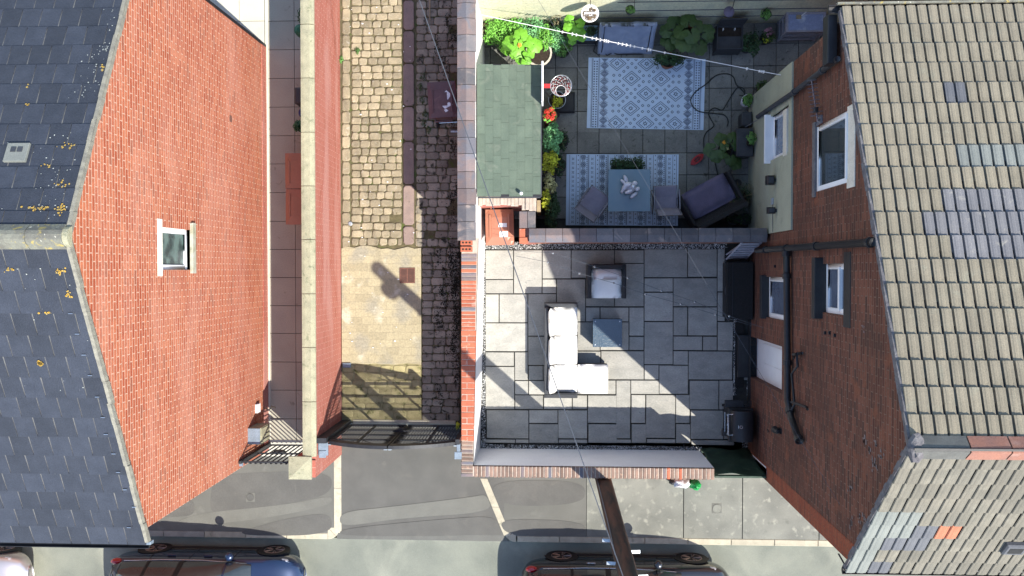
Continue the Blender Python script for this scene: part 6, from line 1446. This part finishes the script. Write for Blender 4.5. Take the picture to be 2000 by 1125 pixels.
# leafy shrubs along the boundary
def shrub(label, px, py, z, rad, n, m, leaf=(.05, .03), pot=(.14, .25, 'pot_dark'), name='shrub', extra=(), up=.5):
    x, y = P(px, py, z); t = thing(name, label, 'plant', (x, y, .03))
    if pot: cone_pot('pot', t, x, y, .03, pot[0]*.78, pot[0], pot[1], pot[2], sq=pot[3] if len(pot) > 3 else 0)
    h = (pot[1] if pot else .05); mb = MB(); cz_ = h+.03+(z-h)*.35
    foliage(mb, (x, y, cz_), (rad[0]*.75, rad[1]*.75, rad[2]*.85), int(n*.45), leaf, up)
    for q_ in range(5): a_ = q_*1.26+rng.uniform(-.3, .3); f_ = rng.uniform(.32, .55); foliage(mb, (x+rad[0]*.62*math.cos(a_), y+rad[1]*.62*math.sin(a_), cz_-rad[2]*rng.uniform(0, .3)), (rad[0]*f_, rad[1]*f_, rad[2]*rng.uniform(.5, .95)), int(n*.15), leaf, up, shell=.3)
    mb.build('foliage', m, t)
    st = MB()
    for i in range(6): q = rng.uniform(0, 6.28); st.tube([(x, y, h), (x+rad[0]*.35*math.cos(q), y+rad[1]*.35*math.sin(q), h+rad[2]*.5), (x+rad[0]*.7*math.cos(q), y+rad[1]*.7*math.sin(q), h+rad[2]*.9)], [.009, .007, .003], 5)
    st.build('stem', 'leaf_dry', t)
    for (dx, dy, dz, r_, n_, m_, lf) in extra: mb = MB(); foliage(mb, (x+dx, y+dy, dz), (r_, r_, r_*.7), n_, lf, .6); mb.build('flower' if 'petal' in m_ else 'foliage', m_, t)
    return t
shrub('feathery bright green herb nearest the tall wall at the sunlit yard corner', 968, 52, .9, (.30, .34, .40), 900, 'leaf_bright', (.055, .028))
shrub('bushy blue-green plant in full sun in the middle of the boundary wall planting', 1036, 46, .9, (.36, .32, .40), 950, 'leaf_blue', (.055, .028))
shrub('blue-green leafy plant spilling in front of the cream pot, by the clothes line pegs', 1083, 72, .7, (.30, .30, .3), 700, 'leaf_blue', (.055, .028))
shrub('dark dry-looking shrub between the sunlit plants and the boundary wall', 1078, 40, .7, (.25, .2, .25), 330, 'leaf_dark', (.05, .03), extra=((.1, .02, .75, .14, 60, 'leaf_dry', (.05, .02)),))
shrub('fine-leaved bright green plant between the corner herb and the middle blue-green bush', 1003, 42, 1.0, (.26, .22, .4), 700, 'leaf_bright', (.05, .028))
shrub('bright green leafy plant just right of the middle bush near the clothes line', 1064, 66, .9, (.24, .28, .35), 560, 'leaf_bright', (.055, .03))
shrub('low mixed green plant at the foot of the planting above the basketball hoop', 1100, 92, .5, (.2, .17, .25), 330, 'leaf_mid', (.055, .03))
leafy('lime green broad-lobed plant in sun just left of the hanging basket', [(1112, 40, 11, .8), (1124, 52, 13, .75), (1120, 68, 12, .7), (1133, 44, 10, .8), (1134, 62, 11, .65), (1108, 52, 9, .85), (1118, 80, 8, .6), (1137, 74, 8, .6)], 'leaf_big', (.14, .3, 'pot_dark', None))
shrub('low brown and cream dried plant in the sunlit corner beside the tall wall', 946, 52, .5, (.14, .18, .18), 150, 'leaf_dry', (.06, .03), (.12, .25, 'pot_cream'))
shrub('dark round shrub with drooping stems overhanging the top edge of the diamond rug', 1308, 113, .5, (.36, .15, .3), 700, 'leaf_dark', (.05, .035), (.16, .28, 'pot_terracotta'))
shrub('dark shrub growing to the right of the grey planter box', 1470, 80, .6, (.21, .24, .35), 420, 'leaf_dark', (.07, .04))
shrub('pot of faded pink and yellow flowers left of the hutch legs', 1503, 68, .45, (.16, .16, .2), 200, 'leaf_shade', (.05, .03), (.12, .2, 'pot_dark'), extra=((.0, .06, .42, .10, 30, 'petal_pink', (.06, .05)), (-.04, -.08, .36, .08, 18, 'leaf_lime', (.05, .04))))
# planting along the shed
x, y = P(1088, 195, .4); t = thing('potted_plant', 'round dark pot with a thin ring rim and yellow-green stems beneath the basketball hoop', 'plant', (x, y, .03)); cone_pot('pot', t, x, y, .03, .15, .175, .36, 'pot_dark')
MB().tube([(x+.178*math.cos(k*math.pi/14), y+.178*math.sin(k*math.pi/14), .40) for k in range(29)], .007, 6, caps=False).build('rim', 'galvanised', t); mb = MB(); foliage(mb, (x+.0, y-.05, .42), (.13, .13, .2), 90, (.06, .03)); mb.build('foliage', 'leaf_lime', t)
x, y = P(1074, 222, 1.25); t = thing('geranium', 'bright red geranium in flower against the shed wall', 'plant', (x, y, .03)); cone_pot('pot', t, x, y, .03, .11, .14, .95, 'pot_terracotta')
mb = MB(); foliage(mb, (x, y, 1.05), (.15, .15, .15), 120, (.05, .045)); mb.build('foliage', 'leaf_bright', t)
for i in range(5): q = i*1.3; mb = MB(); foliage(mb, (x+.075*math.cos(q), y+.09*math.sin(q), 1.23+.03*(i % 2)), (.055, .055, .045), 42, (.035, .03), up=.6); mb.build('flower_head', 'petal_red', t)
x, y = P(1087, 224, .2); prop(MB().lathe([(.05, .03), (.065, .2), (.07, .2), (.06, .18), (.01, .17)], x, y, 14).build('small_pot', 'pot_dark'), 'little empty black pot beside the red geranium', 'pot')
def bed(label, px, py, z, rad, n, m, leaf, name='shrub', **k): return shrub(label, px, py, z, rad, n, m, leaf, (.13, .45, 'pot_dark', .6), name, **k)
bed('large light green leafy plant against the shed just below the red geranium', 1080, 262, 1.45, (.22, .36, .62), 800, 'leaf_blue', (.07, .045))
bed('dark green plant with dull red flowers on the yard side of the light green plant', 1097, 276, .35, (.17, .26, .2), 260, 'leaf_dark', (.05, .03), extra=((.08, .1, .4, .06, 16, 'petal_pink', (.04, .03)),))
bed('lime yellow leafy plant against the shed wall', 1074, 310, 1.4, (.18, .26, .60), 560, 'leaf_lime', (.06, .04))
bed('dark trailing plant between the lime plant and the navy patterned rug', 1092, 325, .35, (.16, .26, .2), 260, 'leaf_dark', (.06, .03))
bed('variegated cream-edged plant against the southern half of the shed', 1073, 352, 1.35, (.15, .24, .55), 170, 'leaf_cream', (.09, .035))
bed('narrow yellow-green plant in sun at the southern corner of the shed', 1066, 385, 1.4, (.11, .26, .6), 300, 'leaf_lime', (.06, .03))
bed('dense dark evergreen bush at the end of the dividing wall beside the navy rug', 1077, 408, 1.0, (.20, .42, .5), 1000, 'leaf_dark', (.05, .035))
a = P(1047, 392, 1.2); prop(MB().box(a[0]+.02, a[0]+.09, a[1]-.22, a[1], 0, 1.3).build('timber_post', 'wood_pale'), 'pale timber post beside the bin store and the evergreen bush', 'post')
# planter behind the table
x0, y0 = P(1198, 334, .62); x1, y1 = P(1256, 312, .6)
T = thing('trough_planter', 'dark bushy plant in a trough tucked against the top edge of the glass table', 'planter', ((x0+x1)/2, (y0+y1)/2, .03)); MB().box(x0, x1, y0+.02, y1, .03, .40, ch=.01).build('trough', 'pot_dark', T); mb = MB()
for i in range(5): foliage(mb, (x0+(x1-x0)*(i+.5)/5, (y0+y1)/2+.03, .48), (.13, .15, .22), 170, (.045, .03))
mb.build('foliage', 'leaf_dark', T)
MB().box(x0+.01, x1-.01, y0+.03, y1-.01, .38, .41).build('soil', 'soil', T)
# plants by the green rendered wall
shrub('small green plant in a pale-rimmed pot by the corner of the green rendered wall', 1464, 193, .45, (.14, .13, .18), 170, 'leaf_mid', (.055, .035), (.12, .26, 'plaster_white'))
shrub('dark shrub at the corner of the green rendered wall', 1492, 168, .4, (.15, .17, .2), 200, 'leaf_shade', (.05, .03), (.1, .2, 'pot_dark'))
def dbox(label, pa, pb, h, m='dark_grey'):
    a = P(*pa, h); b = P(*pb, h); X0, X1, Y0, Y1 = a[0], min(b[0], XR-.06), b[1], a[1]; t = thing('storage_cube', label, 'box', ((X0+X1)/2, (Y0+Y1)/2, .03))
    MB().box(X0+.02, X1-.02, Y0+.02, Y1-.02, .03, h-.05, ch=.01).build('body', m, t); MB().box(X0, X1, Y0, Y1, h-.05, h, ch=.015).build('lid', m, t); return t
dbox('square dark grey box beneath the downpipe by the green rendered wall', (1449, 218), (1478, 246), .45); dbox('larger dark grey box carrying the small black potted plant', (1439, 250), (1484, 305), .60)
x, y = P(1467, 278, .8); t = thing('potted_plant', 'small black pot with upright green leaves standing on the dark grey box', 'plant', (x, y, .6)); cone_pot('pot', t, x, y, .60, .06, .075, .12, 'pot_dark'); mb = MB(); foliage(mb, (x+.02, y+.1, .74), (.10, .14, .15), 120, (.055, .03)); mb.build('foliage', 'leaf_mid', t)
MB().tube([onw(1456, 248, .3), onw(1500, 222, .08)], .008, 6).build('waste_spout', 'alu', H2)
shrub('tangle of bare dry stems and dark pots between the askew sofa and the rendered wall', 1450, 385, .5, (.28, .34, .3), 180, 'leaf_dark', (.06, .02), (.16, .3, 'pot_dark'), extra=((-.1, -.1, .4, .25, 40, 'leaf_dry', (.22, .006)), (.1, .1, .45, .25, 40, 'leaf_dry', (.22, .006))))
x, y = P(1441, 357, .25); prop(MB().lathe([(.06, .03), (.075, .25), (.08, .25), (.07, .22), (.01, .2)], x, y, 14).build('small_pot', 'pot_dark'), 'small empty black pot between the sofa back and the rendered wall', 'pot')
x, y = P(1455, 428, .25); t = thing('potted_plant', 'dark pots of low plants pushed against the dividing wall behind the askew sofa', 'plant', (x, y, .03))
for dx in (-.25, -.02, .2): MB().lathe([(.09, .03), (.12, .3), (.13, .3), (.11, .27), (.01, .26)], x+dx, y, 16).build('pot', 'pot_dark', t)
mb = MB(); foliage(mb, (x-.1, y, .3), (.3, .12, .12), 150, (.06, .03)); mb.build('foliage', 'leaf_dark', t)
# ---------- hose and reel guide
def spline(pts, n=10):
    out = []; p = [Vector(q) for q in pts]; p = [p[0]]+p+[p[-1]]
    for i in range(1, len(p)-2):
        for k in range(n):
            t_ = k/n; out.append(.5*((2*p[i])+(-p[i-1]+p[i+1])*t_+(2*p[i-1]-5*p[i]+4*p[i+1]-p[i+2])*t_**2+(-p[i-1]+3*p[i]-3*p[i+1]+p[i+2])*t_**3))
    out.append(p[-2]); return out
pts = [P3(x_, y_, .042) for x_, y_ in ((1455, 180), (1451, 172), (1440, 172), (1430, 185), (1418, 205), (1410, 215), (1395, 211), (1384, 220), (1388, 232), (1394, 246), (1380, 258), (1374, 275), (1378, 300), (1392, 306), (1398, 325), (1402, 342))]
prop(MB().tube(spline(pts), .011, 6).build('garden_hose', 'hose', smooth=True), 'dark garden hose running from the sofa past the red hose guide', 'hose')
pts = [P3(x_, y_, .044+.012*(x_ < 1378)) for x_, y_ in ((1420, 247), (1422, 236), (1415, 225), (1400, 222), (1378, 220), (1362, 216), (1351, 204), (1350, 192), (1360, 178), (1378, 165), (1398, 148), (1418, 144), (1432, 150), (1438, 165), (1448, 175), (1454, 182), (1452, 187), (1444, 186))]
prop(MB().tube(spline(pts), .011, 6).build('garden_hose', 'hose', smooth=True), 'dark garden hose curling over the right edge of the diamond rug', 'hose')
x, y = P(1362, 311, .1); T = thing('hose_guide', 'pointed red plastic hose holder lying on the slabs near the askew sofa', 'hose holder', (x, y, .03), R(40))
mb = MB(); n = 14; prof = []
for s_ in (1, .52):
    for k in range(n): a_ = 2*math.pi*k/n; prof.append((s_*.17*math.cos(a_), s_*.075*math.sin(a_)*(1 if abs(math.cos(a_)) < .8 else .7)))
vs = [(x_, y_, 0) for x_, y_ in prof]+[(x_, y_, .06) for x_, y_ in prof]; K = 2*n
mb.add(vs, [(K+k, K+(k+1) % n, K+n+(k+1) % n, K+n+k) for k in range(n)]+[(k, (k+1) % n, K+(k+1) % n, K+k) for k in range(n)]+[(n+(k+1) % n, n+k, K+n+k, K+n+(k+1) % n) for k in range(n)]); mb.build('body', 'red_plastic', T, local=True)
MB().box(-.12, .12, -.008, .008, .05, .075).build('handle', 'red_plastic', T, local=True)
# ---------- clothes line with pegs
a = P3(940, 29, 2.25); b = P3(1533, 148, 2.5); 
T = thing('washing_line', 'white washing line with pegs strung from the tall wall to the rendered house wall', 'washing line', a)
def sag(a, b, s_, n=30): return [a.lerp(b, i/n)-Vector((0, 0, s_*4*(i/n)*(1-i/n))) for i in range(n+1)]
ln = sag(a, b, .06); MB().tube(ln, .0055, 5).build('line', 'white_line', T)
def at_px(ln, px):
    return min((ln[i].lerp(ln[i+1], k/5) for i in range(len(ln)-1) for k in range(5)), key=lambda p: abs(1000+FPX*((RW.transposed() @ Vector((p.x, p.y, p.z-HC))).x)/-((RW.transposed() @ Vector((p.x, p.y, p.z-HC))).z)-px))
for px in (1099, 1118, 1125, 1141, 1156, 1165, 1172, 1174, 1181, 1184, 1190, 1206, 1217, 1224, 1231, 1238, 1256, 1267, 1272, 1299, 1461, 1482, 1487, 1490):
    p = at_px(ln, px); s_ = rng.uniform(.7, 1.1); MB().box(p.x-.012, p.x+.012, p.y-.022*s_, p.y+.022*s_, p.z-.045, p.z+.02, ch=.005).build('peg', 'label_white', T)
# ---------- overhead wires and festoon strings
def wire(name, label, pts, r, m, cat='cable'):
    o = MB().tube(pts, r, 5).build(name, m); return prop(o, label, cat)
PT = Vector((1.07, -4.30, 0))
wire('overhead_cable', 'thin dark cable crossing from the pole over the patio and cobbled lane', sag(Vector((1.07, -4.30, 7.4)), P3(812, -20, 5.2), .12), .007, 'cable')
e_ = PW(1640, 985, XR-.02)
wire('overhead_cable', 'pale cable crossing above the yard and patio to the brown brick gable', sag(P3(1040, -20, 5.0), Vector((XR-.02, e_[0], e_[1])), .15), .0022, 'cable')
for k, (pts, lb) in enumerate((([(1005, 490), (1080, 494), (1162, 521), (1227, 543), (1293, 568), (1359, 590), (1426, 618), (1490, 640)], 'upper string of tiny bulbs hanging over the patio armchair'), ([(1008, 500), (1070, 512), (1132, 534), (1199, 553), (1262, 575), (1331, 594), (1399, 615), (1468, 636)], 'lower string of tiny bulbs hanging over the patio armchair'))):
    V = [P3(x_, y_, 1.9) for x_, y_ in pts]; T = thing('festoon_lights', lb, 'string lights', V[0]); MB().tube(V, .0035, 4).build('wire', 'cable', T)
    for v in V[1:-1]: MB().tube([v-Vector((0, 0, .01)), v-Vector((0, 0, .05))], .014, 6).build('bulb_holder', 'cable', T); MB().blob(v-Vector((0, 0, .075)), (.022, .022, .03), 8, 6).build('bulb', 'lamp_clear', T, smooth=True)

# ---------- telegraph pole
T = thing('telegraph_pole', 'tall dark wooden utility pole with climbing steps rising behind the street wall', 'pole', (1.07, -4.24, 0))
def polec(z): return Vector((1.07+.004*z, -4.24-.010*z, z))
pts = [polec(z) for z in (0, 1.5, 3, 4.5, 6.0, 7.65)]; MB().tube(pts, [.165, .16, .155, .15, .145, .14], 16).build('shaft', 'pole_wood', T, smooth=True)
for i in range(4):
    z = 4.8+i*.5; c = polec(z); s_ = 1 if i % 2 else -1
    MB().add([c+Vector((s_*.11, 0, -.03)), c+Vector((s_*.11, .0, .02)), c+Vector((s_*.27, .0, .0)), c+Vector((s_*.27, .05, .0)), c+Vector((s_*.11, .05, .02))], [(0, 1, 2), (1, 4, 3, 2), (0, 2, 3, 4), (0, 4, 1)]).build('step_iron', 'galvanised', T)
MB().blob(polec(7.0)+Vector((-.14, -.14, 0)), (.14, .14, .22), 14, 10).build('drop_wire_box', 'dark_grey', T, smooth=True)
MB().tube([polec(5.6)+Vector((-.13, .08, 0)), polec(4.2)+Vector((-.13, .1, 0)), polec(1)+Vector((-.15, .1, 0))], .010, 6).build('down_cable', 'cable_pale', T)
MB().tube([polec(7.4)+Vector((-.16, 0, 0)), polec(7.4)+Vector((.16, 0, 0))], .02, 8).build('cross_bolt', 'galvanised', T)

# ---------- television aerial on the gable
T = thing('television_aerial', 'grey television aerial with short cross bars on the brown brick gable', 'aerial', (XR-.3, 2.6, 4.6))
za = 4.75; p0 = P3(1585, 157, za); p1 = P3(1597, 237, za); MB().tube([p0, p1], .011, 6).build('boom', 'alu', T)
for i in range(10):
    c = p0.lerp(p1, .0+i/10.5); L_ = .075 if i < 8 else .10; MB().tube([c-Vector((L_, .01, 0)), c+Vector((L_, .01, 0))], .006, 5).build('element', 'alu', T)
c = p0.lerp(p1, .72); MB().box(c.x-.03, c.x+.03, c.y-.04, c.y+.04, za-.04, za+.04, ch=.01).build('junction', 'black_plastic', T)
c = p0.lerp(p1, .95); MB().tube([c, (XR, c.y, za-.1)], .014, 6).build('mast_arm', 'alu', T); MB().box(XR-.02, XR, c.y-.06, c.y+.06, za-.22, za+.02).build('wall_plate', 'alu', T)

# ---------- cars
def car(label, x_tail, y_near, L_, m, rz=0, H_=1.46, name='parked_car'):
    """local frame: x forward from the tail, y=0 at the kerb side, body towards -y"""
    t = thing(name, label, 'car', (x_tail, y_near, -.11), rz, 'cars parked along the kerb'); W_ = 1.76; yc = -W_/2
    wb0, wb1 = .19*L_, .825*L_
    st = [(0, .50, .62, .86, .62), (.02, .36, .74, .98, .80), (.06, .28, .84, 1.0, .85), (.14, .22, .93, 1.0, .875), (.25, .19, .95, 1.0, .88), (.5, .18, .94, 1.0, .88), (.68, .18, .92, .99, .88), (.76, .19, .90, .93, .875), (.86, .21, .84, .88, .865), (.93, .25, .76, .80, .83), (.975, .31, .66, .70, .74), (1.0, .40, .55, .58, .55)]
    mb = MB(); vs = []; K = 13
    for (u, zb, zs, zt, hw) in st:
        pr = [(0, zb), (.7, zb), (.93, zb+.03), (.985, zb+.12), (1.0, (zb+zs)/2), (.985, zs-.04), (.94, zs), (.80, (zs+zt)/2+.02), (.6, zt+.01), (.3, zt+.03), (0, zt+.035)]
        full = [(-a_, b_) for a_, b_ in pr[::-1][:-1]]+pr; K = len(full)
        for a_, b_ in full: vs.append((u*L_, yc+a_*hw, b_))
    n = len(st); mb.add(vs, [(i*K+j, (i+1)*K+j, (i+1)*K+(j+1) % K, i*K+(j+1) % K) for i in range(n-1) for j in range(K)]+[tuple(range(K))[::-1], tuple(range((n-1)*K, n*K))])
    body = mb.build('body', m, t, smooth=True, local=True); ss = body.modifiers.new('smooth', 'SUBSURF'); ss.levels = 1; ss.render_levels = 2
    # cabin: glasshouse with painted roof
    cs = [(.035, .95, .97, .70, .72), (.10, .95, 1.28, .80, .60), (.17, .94, 1.40, .82, .60), (.30, .93, H_-.01, .83, .61), (.45, .93, H_, .83, .61), (.56, .93, H_-.04, .83, .60), (.66, .93, 1.20, .82, .62), (.755, .93, .95, .76, .70)]
    def shell(stn, f0, f1, m_, nm, off=0, par=t):
        mb = MB(); vs = []; 
        for (u, zb, zt, hb, ht) in stn:
            pr = [(hb, zb), (hb*.985, zb+(zt-zb)*.3), (hb+(ht-hb)*.72, zb+(zt-zb)*.85), (ht, zt-.0), (ht*.6, zt+.022), (0, zt+.03)]
            full = pr+[(-a_, b_) for a_, b_ in pr[::-1][1:]]
            for a_, b_ in full: vs.append((u*L_, yc+a_*(1+off), b_+off))
        K = 11; n = len(stn); fs = [(i*K+j, (i+1)*K+j, (i+1)*K+j+1, i*K+j+1) for i in range(n-1) for j in range(f0, f1)]
        mb.add(vs, fs); return mb.build(nm, m_, par, smooth=True, local=True)
    gh = shell(cs, 0, 10, 'glass', 'windows')
    ro = shell(cs[1:6], 3, 7, m, 'roof_panel', .006)
    def seg(u, wd, f0=0, f1=3):
        lo_ = max([c for c in cs if c[0] <= u], key=lambda c: c[0]); hi_ = min([c for c in cs if c[0] > u], key=lambda c: c[0]); q = (u-lo_[0])/(hi_[0]-lo_[0]); return tuple(lo_[k]+(hi_[k]-lo_[k])*q for k in range(5))
    for u0, u1 in ((.04, .09), (.395, .42), (.23, .245), (.62, .64)):
        for (f0, f1) in ((0, 3), (7, 10)):
            u2 = u0+.012 if u0 > .6 else u0; pl = shell([seg(u2, 0), seg(u1, 0)], f0, f1, 'car_trim' if .1 < u0 < .6 else m, 'pillar', .008)
    for s_, yy in ((1, yc+.875), (-1, yc-.875)):
        bl = MB(); bl.tube([(.10*L_, yy-s_*.06, .965), (.3*L_, yy-s_*.03, .962), (.5*L_, yy-s_*.03, .955), (.73*L_, yy-s_*.09, .945)], .012, 6); bl.build('window_trim', 'steel', t, smooth=True, local=True)
        for ux, nm in ((wb0, 'wheel'), (wb1, 'wheel')):
            y_o = yy-s_*.02; y_i = yy-s_*.22
            wl = MB().tube([(ux, y_i, .315), (ux, y_o+s_*.005, .315), (ux, y_o+s_*.012, .315)], [.315, .315, .29], 28).build(nm, 'tyre', t, local=True)
            rm_ = MB(); rm_.tube([(ux, y_o-s_*.02, .315), (ux, y_o+s_*.014, .315)], .055, 12)
            for k in range(5):
                q = 2*math.pi*k/5
                for dq in (-.16, .16): rm_.tube([(ux+.04*math.cos(q), y_o+s_*.012, .315+.04*math.sin(q)), (ux+.205*math.cos(q+dq), y_o+s_*.016, .315+.205*math.sin(q+dq))], .016, 5)
            rm_.tube([(ux+.212*math.cos(k*math.pi/12), y_o+s_*.014, .315+.212*math.sin(k*math.pi/12)) for k in range(25)], .014, 6, caps=False)
            rm_.build('rim', 'rim', wl, local=True)
            ar = MB(); nn = 14
            pts = [(ux+.37*math.cos(math.pi*k/nn), yy+s_*.004, .315+.37*math.sin(math.pi*k/nn)) for k in range(nn+1)]; pin = [(ux+.33*math.cos(math.pi*k/nn), yy+s_*.002, .315+.33*math.sin(math.pi*k/nn)) for k in range(nn+1)]
            ar.add(pts+pin, [(k, k+1, nn+2+k, nn+1+k) for k in range(nn)]); ar.tube([(ux, y_i+s_*.0, .32), (ux, yy-s_*.001, .32)], .335, 24); ar.build('wheel_arch', 'car_trim', t, local=True)
        mx = .645*L_; MB().blob((mx, yy+s_*.06, .97), (.09, .10, .075), 12, 8).build('door_mirror', m, t, smooth=True, local=True); MB().tube([(mx+.02, yy-s_*.03, .95), (mx+.01, yy+s_*.05, .97)], .025, 6).build('mirror_stalk', 'car_trim', t, local=True)
        for ux in (.33, .52): MB().box(ux*L_-.09, ux*L_+.09, min(yy, yy+s_*.035), max(yy, yy+s_*.035), .80, .825, ch=.008).build('door_handle', m if m != 'car_black' else 'steel', t, local=True)
        for ux in (.225, .43, .655): MB().box(ux*L_-.004, ux*L_+.004, min(yy-s_*.004, yy+s_*.0025), max(yy-s_*.004, yy+s_*.0025), .32, .90).build('door_gap', 'car_trim', t, local=True)
        MB().box(.24*L_, .75*L_, min(yy-s_*.02, yy+s_*.006), max(yy-s_*.02, yy+s_*.006), .19, .26, ch=.01).build('side_skirt', 'car_trim', t, local=True)
        MB().blob((.045*L_, yy-s_*.115, .84), (.13, .07, .085), 12, 8).build('tail_lamp', 'lamp_red', t, smooth=True, local=True)
        MB().blob((.915*L_, yy-s_*.16, .70), (.20, .10, .075), 12, 8, M=Matrix.Rotation(-s_*.35, 4, 'Z') @ Matrix.Rotation(.25, 4, 'Y')).build('headlight', 'lamp_clear', t, smooth=True, local=True)
    MB().box(.985*L_, .998*L_, yc-.3, yc+.3, .42, .52).build('grille', 'car_trim', t, local=True)
    MB().box(-.005, .01, yc-.26, yc+.26, .6, .7).build('number_plate', 'label_white', t, local=True)
    for s_ in (-1, 1): MB().tube([(.72*L_, yc+s_*.15, .975), (.69*L_, yc+s_*.55, 1.06)], .008, 5).build('wiper', 'car_trim', t, local=True)
    return t
xt = P(213, 1100, .7)[0]; car('dark blue hatchback with red tail lamp and blue mirror, parked below the red gable', xt, -6.05, 4.12, 'car_blue')
xt = P(1020, 1100, .7)[0]; car('glossy black car with steel door handle parked behind the telegraph pole', xt, -6.08, 4.32, 'car_black')
xt = P(66, 1100, .6)[0]-4.30; car('silver car showing only its front corner beyond the slate roof eave', xt, -6.10, 4.1, 'car_silver')
